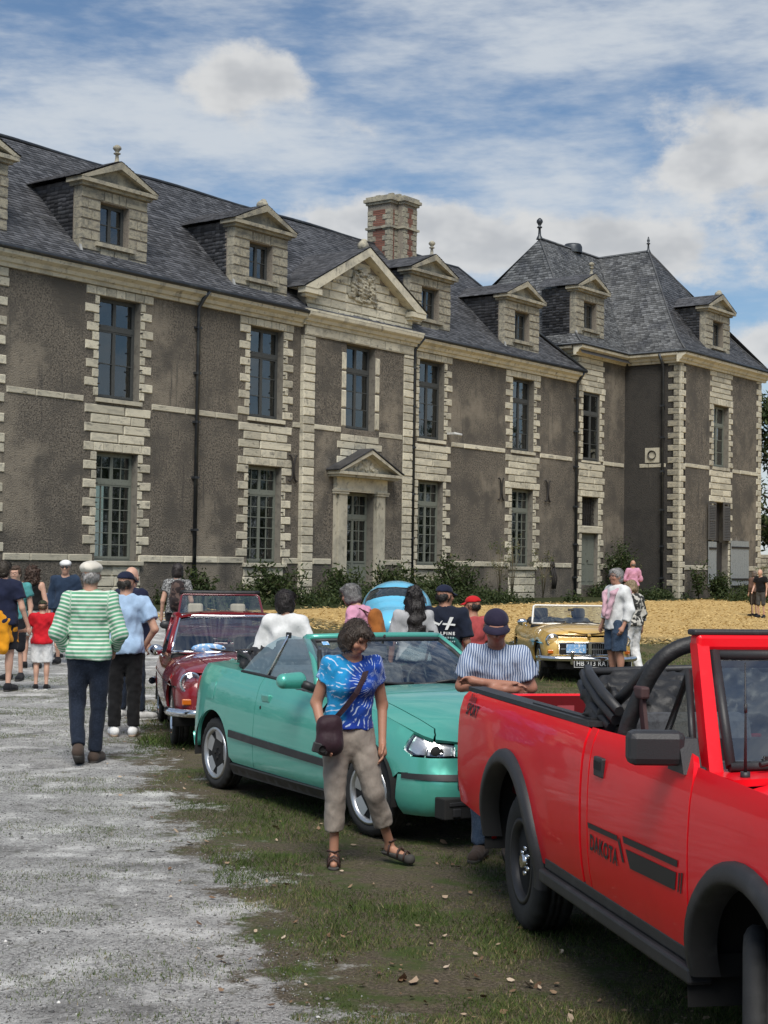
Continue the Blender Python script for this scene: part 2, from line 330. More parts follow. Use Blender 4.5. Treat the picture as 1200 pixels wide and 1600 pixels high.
# ------------------------------------------------------------------ smooth solids (distance fields -> surface nets)
def cone(a, b, ra, rb, ey=1., fa=False, fb=False, k=None, ex=1.): return ('c', np.array(a, float), np.array(b, float), ra, rb, ey, fa, fb, k, ex)
def ell(c, r, k=None, rot=None): return ('e', np.array(c, float), np.array(r, float), k, None if rot is None else np.array(rot if isinstance(rot, Matrix) else Matrix.Rotation(rot[1], 3, rot[0])))
def sub(p, k=.01): return ('-', p, k)
def _bbox(p):
    if p[0] == '-': return _bbox(p[1])
    if p[0] == 'c': r = max(p[3], p[4]) * max(1, p[5], p[9]); return np.minimum(p[1], p[2]) - r, np.maximum(p[1], p[2]) + r
    r = p[2] if p[4] is None else np.full(3, p[2].max()); return p[1] - r, p[1] + r
def _dist(p, X, Y, Z):
    if p[0] == 'c':
        _, a, b, ra, rb, ey, fa, fb, k, ex = p; s = np.array([1 / ex, 1 / ey, 1.]); a_, b_ = a * s, b * s; d = b_ - a_; L2 = d @ d + 1e-12
        x, y, z = X * s[0] - a_[0], Y * s[1] - a_[1], Z - a_[2]; t = (x * d[0] + y * d[1] + z * d[2]) / L2; tc_ = np.clip(t, 0, 1)
        q = np.sqrt((x - tc_ * d[0]) ** 2 + (y - tc_ * d[1]) ** 2 + (z - tc_ * d[2]) ** 2) - (ra + (rb - ra) * tc_); L = sqrt(L2)
        if fa: q = np.maximum(q, -t * L)
        if fb: q = np.maximum(q, (t - 1) * L)
        return q * min(1, ey, ex)
    _, c, r, k, R = p; x, y, z = X - c[0], Y - c[1], Z - c[2]
    if R is not None: x, y, z = R[0, 0] * x + R[1, 0] * y + R[2, 0] * z, R[0, 1] * x + R[1, 1] * y + R[2, 1] * z, R[0, 2] * x + R[1, 2] * y + R[2, 2] * z
    k0 = np.sqrt((x / r[0]) ** 2 + (y / r[1]) ** 2 + (z / r[2]) ** 2); k1 = np.sqrt((x / r[0] ** 2) ** 2 + (y / r[1] ** 2) ** 2 + (z / r[2] ** 2) ** 2) + 1e-9
    return k0 * (k0 - 1) / k1
def sdf_mesh(prims, vox=.015, k=.03, noise=None, cuts=()):
    pad = .07; bb = [_bbox(p) for p in prims if p[0] != '-']; lo = np.min([b[0] for b in bb], 0) - vox * 3; hi = np.max([b[1] for b in bb], 0) + vox * 3
    n = np.ceil((hi - lo) / vox).astype(int) + 1; ax = [lo[i] + vox * np.arange(n[i]) for i in range(3)]; D = np.full(n, .2, np.float32)
    for p in prims:
        neg = p[0] == '-'; q = p[1] if neg else p; kk = p[2] if neg else (q[8] if q[0] == 'c' else q[3]); kk = k if kk is None else kk
        a, b = _bbox(q); i0 = np.clip(np.floor((a - pad - lo) / vox).astype(int), 0, n - 1); i1 = np.clip(np.ceil((b + pad - lo) / vox).astype(int) + 1, 1, n)
        sl = tuple(slice(i0[i], i1[i]) for i in range(3)); d = _dist(q, ax[0][sl[0]][:, None, None], ax[1][sl[1]][None, :, None], ax[2][sl[2]][None, None, :]).astype(np.float32); o = D[sl]
        if neg:
            d = -d; h = np.clip(.5 + .5 * (d - o) / kk, 0, 1); D[sl] = o * (1 - h) + d * h + kk * h * (1 - h)
        else:
            h = np.clip(.5 + .5 * (o - d) / kk, 0, 1); D[sl] = o * (1 - h) + d * h - kk * h * (1 - h)
    if noise:
        amp, sc, seed = noise; X, Y, Z = ax[0][:, None, None], ax[1][:, None, None].reshape(1, -1, 1), ax[2][None, None, :]
        r = np.random.default_rng(seed); w = 0
        for _ in range(7):
            f = r.normal(0, sc, 3); w = w + np.sin(X * f[0] + Y * f[1] + Z * f[2] + r.uniform(0, 6.3) + 1.3 * np.sin(X * f[1] - Y * f[2] + Z * f[0]))
        D = D + (amp / 3) * w
    for nx, ny, nz, c in cuts: D = np.maximum(D, nx * ax[0][:, None, None] + ny * ax[1][None, :, None] + nz * ax[2][None, None, :] - c)
    return surface_nets(D, lo, vox)
def surface_nets(D, lo, vox):
    D[0] = D[-1] = .2; D[:, 0] = D[:, -1] = .2; D[:, :, 0] = D[:, :, -1] = .2
    S = D < 0; c = S[:-1, :-1, :-1].astype(np.int8)
    for i, j, k in ((1, 0, 0), (0, 1, 0), (0, 0, 1), (1, 1, 0), (1, 0, 1), (0, 1, 1), (1, 1, 1)): c = c + S[i:D.shape[0] - 1 + i, j:D.shape[1] - 1 + j, k:D.shape[2] - 1 + k]
    I = np.argwhere((c > 0) & (c < 8)); idx = np.full(c.shape, -1, np.int32); idx[I[:, 0], I[:, 1], I[:, 2]] = np.arange(len(I)); acc = np.zeros((len(I), 3)); cnt = np.zeros(len(I))
    cor = [(i, j, k) for i in (0, 1) for j in (0, 1) for k in (0, 1)]
    for a in cor:
        for x in range(3):
            if a[x]: continue
            b = list(a); b[x] = 1; da = D[I[:, 0] + a[0], I[:, 1] + a[1], I[:, 2] + a[2]]; db = D[I[:, 0] + b[0], I[:, 1] + b[1], I[:, 2] + b[2]]; m = (da < 0) != (db < 0); t = np.where(m, da / np.where(m, da - db, 1), 0)
            p = np.array(a, float)[None] + np.eye(3)[x][None] * t[:, None]; acc[m] += p[m]; cnt[m] += 1
    V = lo + vox * (I + acc / cnt[:, None]); F = []
    for x in range(3):
        y, z = (x + 1) % 3, (x + 2) % 3; sa = [slice(1, -1)] * 3; sb = [slice(1, -1)] * 3; sa[x] = slice(0, -1); sb[x] = slice(1, None); A, Bq = S[tuple(sa)], S[tuple(sb)]
        for out in (False, True):
            E = np.argwhere((A != Bq) & (A == out)); off = np.ones(3, int); off[x] = 0; E = E + off
            if not len(E): continue
            def cell(dy_, dz_): q = E.copy(); q[:, y] -= dy_; q[:, z] -= dz_; return idx[q[:, 0], q[:, 1], q[:, 2]]
            q = [cell(1, 1), cell(0, 1), cell(0, 0), cell(1, 0)]
            F.append(np.stack(q if out else q[::-1], 1))
    return V, np.concatenate(F)
def sdf_lumps(lumps, seed, vox): return sdf_mesh([ell(c, r) for c, r in lumps], vox, .05, (.035, 26, seed))
# ------------------------------------------------------------------ chateau

M['stone'] = mat('limestone', (.57, .53, .415), .85, noise=[(1.7, (.41, .385, .31), .46, .66), (6, (.25, .23, .185), .54, .74), (2.2, (.10, .095, .085), .585, .74, (1, 1, .45)), (26, (.56, .51, .38), .55, .8), (70, (.20, .185, .15), .60, .74)], bump=(38, .02, .5), rnd=.22)
M['stone2'] = mat('old limestone', (.36, .33, .25), .9, noise=[(2.6, (.20, .19, .16), .42, .62), (8, (.10, .098, .09), .55, .72), (26, (.42, .38, .28), .5, .75)], bump=(34, .025, .6), rnd=.16)
M['wall'] = mat('roughcast render', (.165, .144, .115), .95, noise=[(17, (.060, .052, .043), .45, .60), (27, (.34, .30, .245), .57, .68), (.8, (.085, .076, .064), .45, .63), (.36, (.225, .195, .152), .51, .66), (1.6, (.058, .053, .048), .56, .74, (2.6, 2.6, .22)), (2.1, (.27, .245, .21), .63, .77), (4.5, (.10, .088, .072), .54, .72)], bump=(24, .04, .8))
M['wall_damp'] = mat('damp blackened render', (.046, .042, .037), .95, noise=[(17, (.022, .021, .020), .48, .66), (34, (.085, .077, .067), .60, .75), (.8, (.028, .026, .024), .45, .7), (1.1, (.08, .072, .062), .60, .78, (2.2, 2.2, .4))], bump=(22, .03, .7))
M['slate'] = mat('slate', (.092, .093, .100), .50, noise=[(1.1, (.048, .049, .054), .5, .75), (4, (.12, .12, .115), .58, .76)], attr=('rnd', .5), bump=(60, .01, .3))
M['slate_pale'] = mat('pale slate', (.145, .148, .15), .6, noise=[(1.0, (.075, .078, .085), .46, .66), (6, (.21, .205, .185), .58, .78)], attr=('rnd', .5), bump=(60, .01, .3))  # paler slate for pavilion front and left-facing slopes and hip ridges
M['zinc'] = mat('dark zinc', (.045, .05, .058), .45, metal=.5, noise=[(3, (.09, .10, .10), .5, .7)])
M['lead'] = mat('pale lead flashing', (.50, .50, .48), .55, noise=[(9, (.25, .25, .25), .5, .7)])
M['wood_lo'] = mat('grey green painted wood', (.17, .185, .155), .6, noise=[(14, (.10, .11, .095), .52, .72), (60, (.20, .21, .19), .6, .75)])
M['wood_up'] = mat('weathered dark window wood', (.062, .066, .064), .7, noise=[(18, (.12, .115, .105), .55, .75), (50, (.03, .03, .03), .5, .7)])
M['pane'] = glass_mat('old window glass', (.50, .55, .55), .05, .03, dirt=(1.6, .0018))
M['iron'] = mat('rusty black iron', (.018, .016, .015), .7, noise=[(25, (.05, .03, .02), .55, .7)])
M['reveal'] = mat('grey lime reveal', (.20, .185, .155), .9, noise=[(6, (.12, .11, .095), .45, .7)], bump=(30, .02, .4))
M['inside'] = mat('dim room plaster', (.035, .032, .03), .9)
M['brick'] = mat('red brick', (.19, .078, .055), .9, noise=[(12, (.30, .12, .08), .5, .7), (30, (.14, .08, .065), .55, .75)], rnd=.25, bump=(40, .01, .4))
M['mortar'] = mat('mortar', (.25, .22, .18), .95, noise=[(20, (.15, .13, .11), .45, .7)])
M['shutter'] = mat('pale grey shutter paint', (.27, .29, .29), .7, noise=[(20, (.17, .18, .18), .5, .7)])
M['shutter_dark'] = mat('bare grey shutter wood', (.075, .072, .068), .8, noise=[(20, (.12, .115, .11), .5, .7)])
M['rust'] = mat('rust stain on stone', (.13, .085, .06), .9, noise=[(18, (.23, .2, .15), .5, .7)])
B = empty('chateau', (-0.98615, 53.34844, .17), radians(52.8546))
tag(B, 'long old chateau with grey-brown render, cream quoins, slate roofs and stone dormers', 'chateau')
# --- helpers in the chateau's own axes: x along the front, y into the house, z up
_bx = {}
def unit_stone(v):
    """unit block with worn, chamfered front edges; front at y=-.5"""
    if v not in _bx:
        r = random.Random(v); m = MB(); j = lambda a: a + r.uniform(-.012, .012); c = .035; d = .09
        pts = [(-.5, .5, -.5), (.5, .5, -.5), (.5, .5, .5), (-.5, .5, .5)]
        mid = [(-.5, -.5 + d * 2.5, -.5), (.5, -.5 + d * 2.5, -.5), (.5, -.5 + d * 2.5, .5), (-.5, -.5 + d * 2.5, .5)]
        fr = [(j(-.5 + c), j(-.5), j(-.5 + d)), (j(.5 - c), j(-.5), j(-.5 + d)), (j(.5 - c), j(-.5), j(.5 - d)), (j(-.5 + c), j(-.5), j(.5 - d))]
        m.add(pts + mid + fr, [(3, 2, 1, 0)] + [(i, (i + 1) % 4, 4 + (i + 1) % 4, 4 + i) for i in range(4)] + [(4 + i, 4 + (i + 1) % 4, 8 + (i + 1) % 4, 8 + i) for i in range(4)] + [(8, 9, 10, 11)])
        m.f = [f[::-1] for f in m.f]; m.f = [f[::-1] for f in m.f]
        _bx[v] = {}
        _bx[v]['mb'] = m
    return _bx[v]
def stone_mesh(v, mt):
    u = unit_stone(v)
    if mt not in u: u[mt] = u['mb'].mesh('stone', M[mt])
    return u[mt]
_sc = [0]
def stone(par, x0, x1, z0, z1, y=-.03, dep=.18, name='stone', mt='stone', g=.006, face='y'):
    _sc[0] += 1; k = _sc[0] % 7; yy = y + random.uniform(-.006, .006)
    if face == 'y': return link(name, stone_mesh(k, mt), par, ((x0 + x1) / 2, yy + dep / 2, (z0 + z1) / 2), None, (x1 - x0 - 2 * g, dep, z1 - z0 - 2 * g))
    # face looks along -x: here x0..x1 are y limits and y is the x of the face
    return link(name, stone_mesh(k, mt), par, (yy + dep / 2, (x0 + x1) / 2, (z0 + z1) / 2), (0, 0, -pi / 2), (x1 - x0 - 2 * g, dep, z1 - z0 - 2 * g))
def wall(name, x0, x1, z0, z1, ops, mt, y=0., th=.45, par=None, rev=None, face='y'):
    """wall with rectangular openings (xa, xb, za, zb), reveals included"""
    xs = sorted({x0, x1, *[o[0] for o in ops], *[o[1] for o in ops]}); zs = sorted({z0, z1, *[o[2] for o in ops], *[o[3] for o in ops]}); m = MB()
    def pt(x, yy, z): return (x, yy, z) if face == 'y' else (yy, -x, z)
    hole = lambda x, z: any(o[0] < x < o[1] and o[2] < z < o[3] for o in ops)
    for i in range(len(xs) - 1):
        for k in range(len(zs) - 1):
            if hole((xs[i] + xs[i + 1]) / 2, (zs[k] + zs[k + 1]) / 2): continue
            a, b, c, d = xs[i], xs[i + 1], zs[k], zs[k + 1]
            m.cur = 0; m.quad(pt(a, y, c), pt(b, y, c), pt(b, y, d), pt(a, y, d)); m.cur = 2; m.quad(pt(b, y + th, c), pt(a, y + th, c), pt(a, y + th, d), pt(b, y + th, d))
    m.cur = 1
    for a, b, c, d in ops:
        m.quad(pt(a, y, c), pt(a, y, d), pt(a, y + th, d), pt(a, y + th, c)); m.quad(pt(b, y, d), pt(b, y, c), pt(b, y + th, c), pt(b, y + th, d))
        m.quad(pt(a, y, d), pt(b, y, d), pt(b, y + th, d), pt(a, y + th, d)); m.quad(pt(b, y, c), pt(a, y, c), pt(a, y + th, c), pt(b, y + th, c))
    m.cur = 0
    m.quad(pt(x0, y, z0), pt(x0, y, z1), pt(x0, y + th, z1), pt(x0, y + th, z0)); m.quad(pt(x1, y, z1), pt(x1, y, z0), pt(x1, y + th, z0), pt(x1, y + th, z1)); m.quad(pt(x0, y, z1), pt(x1, y, z1), pt(x1, y + th, z1), pt(x0, y + th, z1))
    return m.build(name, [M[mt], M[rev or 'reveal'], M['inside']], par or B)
_pm = {}
def pane(par, x0, x1, z0, z1, y):
    if 'p' not in _pm: _pm['p'] = MB().box((-.5, -.5, -.5), (.5, .5, .5)).mesh('pane', M['pane'])
    rx = random.gauss(0, .011); rz = random.gauss(0, .014)
    return link('pane', _pm['p'], par, ((x0 + x1) / 2, y, (z0 + z1) / 2), (rx, 0, rz), (x1 - x0, .006, z1 - z0))
def window(xc, z0, z1, w, y, kind, mt, par=None, name='window', panel_h=0.):
    m = MB(); a, b = xc - w / 2, xc + w / 2; o = .055; D = .07; ps = []
    def bar(xa, xb, za, zb, d0=0., d1=D): m.box((xa, y + d0, za), (xb, y + d1, zb))
    bar(a, a + o, z0, z1); bar(b - o, b, z0, z1); bar(a + o, b - o, z1 - o, z1); bar(a + o, b - o, z0, z0 + o)
    def leaf(xa, xb, za, zb, nc, nr, s=.05, g=.024, pan=0.):
        bar(xa, xa + s, za, zb, -.012, D - .01); bar(xb - s, xb, za, zb, -.012, D - .01); bar(xa + s, xb - s, zb - s, zb, -.012, D - .01); bar(xa + s, xb - s, za, za + s + .02, -.012, D - .01)
        x_, X_, z_, Z_ = xa + s, xb - s, za + s + .02, zb - s
        if pan:
            bar(x_, X_, z_, z_ + pan, .012, .03); bar(x_, X_, z_ + pan, z_ + pan + .06, -.008, D - .012); z_ += pan + .06
        cw = (X_ - x_) / nc; rh = (Z_ - z_) / nr
        for i in range(1, nc): bar(x_ + cw * i - g / 2, x_ + cw * i + g / 2, z_, Z_, 0, D - .02)
        for k in range(1, nr):
            for i in range(nc): bar(x_ + cw * i + (g / 2 if i else 0), x_ + cw * (i + 1) - (g / 2 if i < nc - 1 else 0), z_ + rh * k - g / 2, z_ + rh * k + g / 2, .003, D - .023)
        for i in range(nc):
            for k in range(nr): ps.append((x_ + cw * i, x_ + cw * (i + 1), z_ + rh * k, z_ + rh * (k + 1)))
    xm = xc; i0, i1 = a + o, b - o
    if kind == 'lower':
        zt = z1 - .86; bar(i0, i1, zt - .05, zt + .05, -.025, D + .01)
        for s in ((i0, xm - .003), (xm + .003, i1)): leaf(*s, zt + .05, z1 - o, 2, 2); leaf(*s, z0 + o, zt - .05, 2, 6 if not panel_h else 4, pan=panel_h)
    elif kind in ('upper', 'upper2'):
        zt = z1 - .88; bar(i0, i1, zt - .045, zt + .045, -.025, D + .01)
        for s in ((i0, xm - .003), (xm + .003, i1)): leaf(*s, zt + .045, z1 - o, 1, 1); leaf(*s, z0 + o, zt - .045, 1, 3 if kind == 'upper' else 2)
    elif kind == 'plain4':
        zt = z1 - .9; bar(i0, i1, zt - .045, zt + .045, -.02, D + .01)
        for s in ((i0, xm - .003), (xm + .003, i1)): leaf(*s, zt + .045, z1 - o, 1, 1); leaf(*s, z0 + o, zt - .045, 1, 3)
    else:
        for s in ((i0, xm - .003), (xm + .003, i1)): leaf(*s, z0 + o, z1 - o, 1, 2)
    ob = m.build(name, M[mt], par or B)
    if name in ('window', 'door'):
        for p in ps: pane(ob, *p, y + .03)
    else:
        for p in ps: pane(par, *p, y + .03)
    return ob
def slates(name, e0, e1, r1, r0, mt, par, flare=0., w=.22, ex=.135, holes=(), under=True):
    """a slope clad in slates: every slate its own little tilted plate; e0-e1 the eave, r0-r1 the ridge"""
    e0, e1, r0, r1 = [np.array(p, float) for p in (e0, e1, r0, r1)]; up = ((r0 + r1) / 2 - (e0 + e1) / 2); H = np.linalg.norm(up); rows = int(H / ex); V = []; F = []; A = []
    along = (e1 - e0) / np.linalg.norm(e1 - e0); nr = np.cross(along, up / H)
    if nr[2] < 0: nr = -nr
    def pt(u, v):
        p = (e0 * (1 - u) + e1 * u) * (1 - v) + (r0 * (1 - u) + r1 * u) * v; p = p.copy(); p[2] -= flare * 6.75 * v * (1 - v) ** 2
        q = p; return q + nr * (.05 * (fbm2(np.array(q[0] * .35 + q[1] * .2), np.array(q[2] * .5), 3, 2) - .5))
    rg = random.Random(len(name) * 13 + int(abs(e0[0]) * 10))
    for k in range(rows):
        v0, v1 = k / rows, min(1., (k + 1.25) / rows); L = np.linalg.norm((e1 - e0) * (1 - v0) + (r1 - r0) * v0); n = max(1, int(round(L / w))); off = .5 / n if k % 2 else 0
        cuts = [min(1, max(0, (i + off + rg.uniform(-.12, .12)) / n)) for i in range(n + 1)]; cuts[0] = 0.; cuts[-1] = 1.
        if k % 2: cuts = [0.] + cuts[:-1] + [1.]
        for i in range(len(cuts) - 1):
            a, b = cuts[i], cuts[i + 1]
            if b - a < .004: continue
            lift = .016 + rg.random() * .012; j = rg.uniform(-.35, .35) / rows * .5; g = .004 / max(L, .5)
            A0, A1 = pt(a + g, max(0, v0 + j)), pt(b - g, max(0, v0 + j + rg.uniform(-.1, .1) / rows)); C1, C0 = pt(b - g, v1), pt(a + g, v1); o = len(V)
            V += [A0 + nr * lift, A1 + nr * (lift + rg.uniform(-.004, .004)), C1 + nr * .002, C0 + nr * .002, A0 - nr * .004, A1 - nr * .004]; F += [(o, o + 1, o + 2, o + 3), (o + 4, o + 5, o + 1, o)]
            c = rg.random(); A += [c, c * .6]
    fa = np.array(F)
    V = np.array(V); f0 = V[fa[0]]; nn = np.cross(f0[1] - f0[0], f0[2] - f0[0])
    if nn @ nr < 0: fa = fa[:, ::-1]
    ob = link(name, mesh_np(name, V, fa, M[mt], attrs={'rnd': ('FACE', np.array(A))}), par); tag(ob, kind='stuff')
    return ob
def deck(name, pts, mt, par):
    """plain boarding under the slates"""
    m = MB(); m.poly(pts); return m.build(name, M[mt], par)
# --- walls
GZ = -.6
XW = [-16.6, -11.2, -4.77, 4.46, 10.87]; OW = 1.62
ops = [(x - OW / 2, x + OW / 2, 1.65, 4.78) for x in XW if True] + [(x - OW / 2, x + OW / 2, 6.32, 9.25) for x in XW]
front = wall('front_wall', -26, 15.25, GZ, 9.6, [o for o in ops if True] + [(-2.9, 2.9, .0, 9.4)], 'wall')
bay = wall('bay_wall', -3.06, 3.06, GZ, 9.6, [(-.82, .82, .95, 4.14), (-.81, .81, 6.32, 9.25)], 'wall', y=-.14, th=.5)
back = wall('back_wall', -26, 15.25, GZ, 9.6, [(-6.1, -4.1, .9, 4.6), (-13.0, -11.5, .9, 4.6)], 'wall', y=7.9, th=.4)
m = MB(); m.box((-25.9, .5, 5.6), (15.1, 7.85, 5.85)); m.box((-25.9, .5, .3), (15.1, 7.85, .6)); m.build('floor_slab', M['inside'], B)
m = MB(); m.box((-26.3, -.02, GZ), (-26.02, 8.3, 9.6)); m.build('end_wall', M['wall'], B)
m = MB()
for x in (-3.3, 7.6): m.box((x - .15, 3.2, .62), (x + .15, 7.85, 5.58))
m.box((-20, 4.4, 5.87), (15, 4.6, 9.58)); m.build('inner_wall', M['inside'], B)
# pavilion and its forward wing
PX0, PX1, WX1, WY = 15.25, 19.46, 28.07, -2.75
pav = wall('pavilion_wall', PX0, PX1, GZ, 10.8, [(16.42 - .73, 16.42 + .73, 6.27, 9.22), (15.66, 17.1, 3.47, 4.7), (15.66, 17.1, .9, 3.12)], 'wall', y=.0)
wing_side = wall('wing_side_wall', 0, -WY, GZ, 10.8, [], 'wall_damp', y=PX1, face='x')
wing = wall('wing_front_wall', PX1, WX1, GZ, 10.8, [(22.78, 24.42, 6.35, 9.17), (22.85, 24.42, .72, 4.72)], 'wall', y=WY, th=.45)
m = MB(); m.box((WX1 - .45, WY + .452, GZ), (WX1, 8.0, 10.8)); m.box((PX0, 7.6, GZ), (WX1 - .46, 8.0, 10.8)); m.box((PX0 + .003, .46, 9.6), (PX0 + .4, 7.59, 10.8)); m.build('pavilion_rear_wall', M['wall'], B)
m = MB(); m.box((PX0 + .45, .5, 5.5), (WX1 - .5, 7.5, 5.75)); m.box((PX1 + .5, WY + .5, 5.5), (WX1 - .5, .49, 5.75)); m.box((PX1 + .46, WY + .5, 10.82), (WX1 - .5, 7.5, 10.9)); m.build('pavilion_floor_slab', M['inside'], B)
# --- window surrounds
def jambs(par, xc, z0, z1, w, course, y, wide=.50, narrow=.21, sides=(-1, 1), start=0, mt='stone'):
    n = max(1, int(round((z1 - z0) / course))); h = (z1 - z0) / n
    for s in sides:
        for k in range(n):
            ww = (wide if (k + start) % 2 == 0 else narrow) + random.uniform(-.05, .04); xe = xc + s * w / 2
            stone(par, min(xe, xe + s * ww), max(xe, xe + s * ww), z0 + h * k, z0 + h * (k + 1), y, .2, 'jamb_stone', mt)
def lintel(par, xc, z0, z1, half, y, n=7, mt='stone'):
    e = [-half + 2 * half * i / n for i in range(n + 1)]
    for i in range(n): stone(par, xc + e[i], xc + e[i + 1], z0, z1, y, .2, 'voussoir', mt, .005)
def courses(par, xc, z0, z1, wide, narrow, y, n, start=0, mt='stone', cut=(2, 3)):
    h = (z1 - z0) / n
    for k in range(n):
        ww = wide if (k + start) % 2 == 0 else narrow; c = random.choice(cut); e = [-ww] + sorted(random.uniform(-.25, .25) * ww + ww * (2 * (j + 1) / c - 1) for j in range(c - 1)) + [ww]
        for i in range(c): stone(par, xc + e[i], xc + e[i + 1], z0 + h * k, z0 + h * (k + 1), y, .2, 'ashlar_stone', mt)
def surround(name='window_surround'): return link(name, MB().mesh(name, M['stone']), B)
def surround_core(xc, w, z0, z1, y):
    # thin bed of mortar behind the stones, so that joints read as joints
    m = MB(); return m
for i, x in enumerate(XW):
    s = MB(); s.box((x - OW / 2 - .08, -.075, 6.2), (x + OW / 2 + .08, .1, 6.32)); sp = s.build('window_surround', M['stone'], B)
    MB().box((x - 1.02, -.13, 1.52), (x + 1.02, .1, 1.65), .015).build('sill', M['stone'], sp)
    sd = (1,) if i == 0 else (-1, 1)
    jambs(sp, x, 6.36, 9.25, OW, .263, -.035, sides=sd, start=i); lintel(sp, x, 9.25, 9.52, 1.31, -.035)
    courses(sp, x, 5.05, 6.13, 1.30, 1.06, -.035, 4, 1 if i % 2 else 1); lintel(sp, x, 4.78, 5.05, 1.30, -.035)
    jambs(sp, x, 1.85, 4.78, OW, .268, -.035, sides=sd, start=i); courses(sp, x, .3, 1.52, 1.0, .96, -.045, 4)
    window(x, 6.33, 9.24, OW - .01, .24, 'upper2' if i < 2 else 'upper', 'wood_up')
    window(x, 1.66, 4.77, OW - .01, .24, 'lower', 'wood_lo')
    if i:   # iron pins left by the old shutters
        st = MB()
        for sgn in (-1, 1):
            for k in range(5):
                for zz in (2.2 + k * .55, 6.7 + k * .55): st.box((x + sgn * (OW / 2 + .02) - .02, -.09, zz), (x + sgn * (OW / 2 + .02) + .02, -.0, zz + .03))
        tag(st.build('hinge_pins', M['iron'], sp), kind='stuff')
# --- bands
def band(x0, x1, z0, z1, y, par, name, mt='stone', face='y'):
    x = x0
    while x < x1 - .01:
        w = min(random.uniform(.8, 1.5), x1 - x)
        if x1 - x - w < .3: w = x1 - x
        stone(par, x, x + w, z0, z1, y, .15, 'band_stone', mt, .003, face); x += w
bp_ = MB(); bp_.box((-26, -.012, 6.17), (-17.5, .03, 6.32)); bandp = bp_.build('string_course', M['stone'], B)
hw = 1.33
for a, b in ((-15.27, -12.53), (-9.87, -6.10), (-3.44, -3.07), (5.79, 9.54), (12.2, 14.8)):
    band(a, b, 6.15, 6.33, -.035, bandp, 'band'); 
for a, b in ((-15.27, -12.1), (-10.3, -5.7), (-3.86, -3.07), (3.07, 3.55), (5.37, 9.96), (11.78, 14.8)):
    band(a, b, 1.63, 1.83, -.04, bandp, 'band')
for a, b in ((-2.5, -1.08), (1.08, 2.5)): band(a, b, 6.15, 6.33, -.17, bandp, 'band')
for a, b in ((-2.48, -1.5), (1.5, 2.48)): band(a, b, 1.63, 1.83, -.175, bandp, 'band')
# --- central bay: stone strips, architrave, frames
bs = MB(); bs.box((-3.04, -.2, 9.27), (3.04, -.1, 9.6)); strip = bs.build('bay_pilasters', M['stone'], B)
for s in (-1, 1):
    z = .3; k = 0
    while z < 9.25:
        h = .285; a, b = sorted((s * 2.5, s * 3.08)); stone(strip, a, b, z, min(z + h, 9.26), -.185, .2, 'quoin'); z += h; k += 1
    for zz in (6.5, 7.15, 7.8, 8.45): a, b = sorted((s * .82, s * 1.06)); stone(strip, a, b, zz - .15, zz + .5, -.17, .2, 'jamb_stone')
lintel(strip, 0, 9.27, 9.6, 3.05, -.215, 7)
courses(strip, 0, 5.1, 6.13, 1.28, 1.08, -.165, 4, 0, cut=(3,))
window(0, 6.33, 9.24, 1.61, .12, 'upper', 'wood_up')
# door surround with pediment
m = MB()
for s in (-1, 1):
    a, b = sorted((s * .84, s * 1.40)); m.box((a + .12 * (s < 0), -.30, .75), (b - .12 * (s > 0), -.10, 4.05)); a2, b2 = sorted((s * 1.29, s * 1.42)); m.box((a2, -.22, .7), (b2, -.1, 4.1))
    a, b = sorted((s * .80, s * 1.46)); m.box((a, -.34, .2), (b, -.12, .85)); m.box((a, -.345, 4.05), (b, -.12, 4.13)); m.box((a - .02, -.37, 4.13), (b + .02, -.12, 4.19))
ds = m.build('door_surround', M['stone'], B)
m = MB(); m.box((-.85, -.285, 4.14), (.85, -.12, 4.24)); m.box((-1.42, -.30, 4.19), (1.42, -.12, 4.62)); m.build('entablature', M['stone'], ds)
m = MB()
m.box((-1.70, -.62, 4.62), (1.70, -.12, 4.70)); m.box((-1.76, -.70, 4.70), (1.76, -.12, 4.80))
m.prism([(-1.6, 4.801), (1.6, 4.801), (0, 5.50)], 1, -.42, -.12)
for s in (-1, 1): m.prism([(s * 1.80, 4.80), (s * 1.62, 4.80), (0, 5.46), (0, 5.60)], 1, -.71, -.14)
pd = m.build('pediment', M['stone'], ds)
m = MB(); m.prism([(-1.84, 4.83), (0, 5.625), (1.84, 4.83), (1.84, 4.86), (0, 5.66), (-1.84, 4.86)], 1, -.74, -.13); m.build('pediment_slates', M['slate'], ds)
def carve(name, lumps, seed, parent, mt='stone2', vox=.03):
    """relief carving: smooth union of ellipsoids, roughened"""
    Vv, Ff = sdf_lumps(lumps, seed, vox); return link(name, mesh_np(name, Vv, Ff, M[mt], True), parent)
window(0, .96, 4.13, 1.63, .14, 'lower', 'wood_lo', name='door', panel_h=.62)
# --- cornices and gutters
def cornice(name, x0, x1, zb, y, mt='stone', proj=.42, par=None, ends=(0, 0), axis=0):
    prof = [(.02, 0), (-.10, 0), (-.12, .10), (-.20, .12), (-.24, .22), (-.32, .26), (-proj + .02, .30), (-proj, .40), (-.05, .45), (.02, .45)]
    m = MB()
    if axis == 0: m.prism([(y + a, zb + b) for a, b in prof], 0, x0, x1)
    else: m.prism([(y + a, zb + b) for a, b in prof], 1, x0, x1)
    return m.build(name, M[mt], par or B)
main_c = cornice('cornice', -26, -3.08, 9.52, 0.); cornice('cornice', 3.08, 15.20, 9.52, 0.)
cornice('cornice', -3.2, 3.2, 9.60, -.15, proj=.38)
pav_c = cornice('cornice', PX0 - .38, PX1 - .1, 10.72, 0.)
cornice('cornice', PX1 - .40, WX1 + .38, 10.72, WY)
cornice('cornice', WY + .0, -.2, 10.725, PX1, axis=1)
cornice('cornice', .1, 3.0, 10.725, PX0, axis=1)
def gutter(name, pts, r=.07):
    return MB().tube(pts, r, 8).build(name, M['zinc'], B)
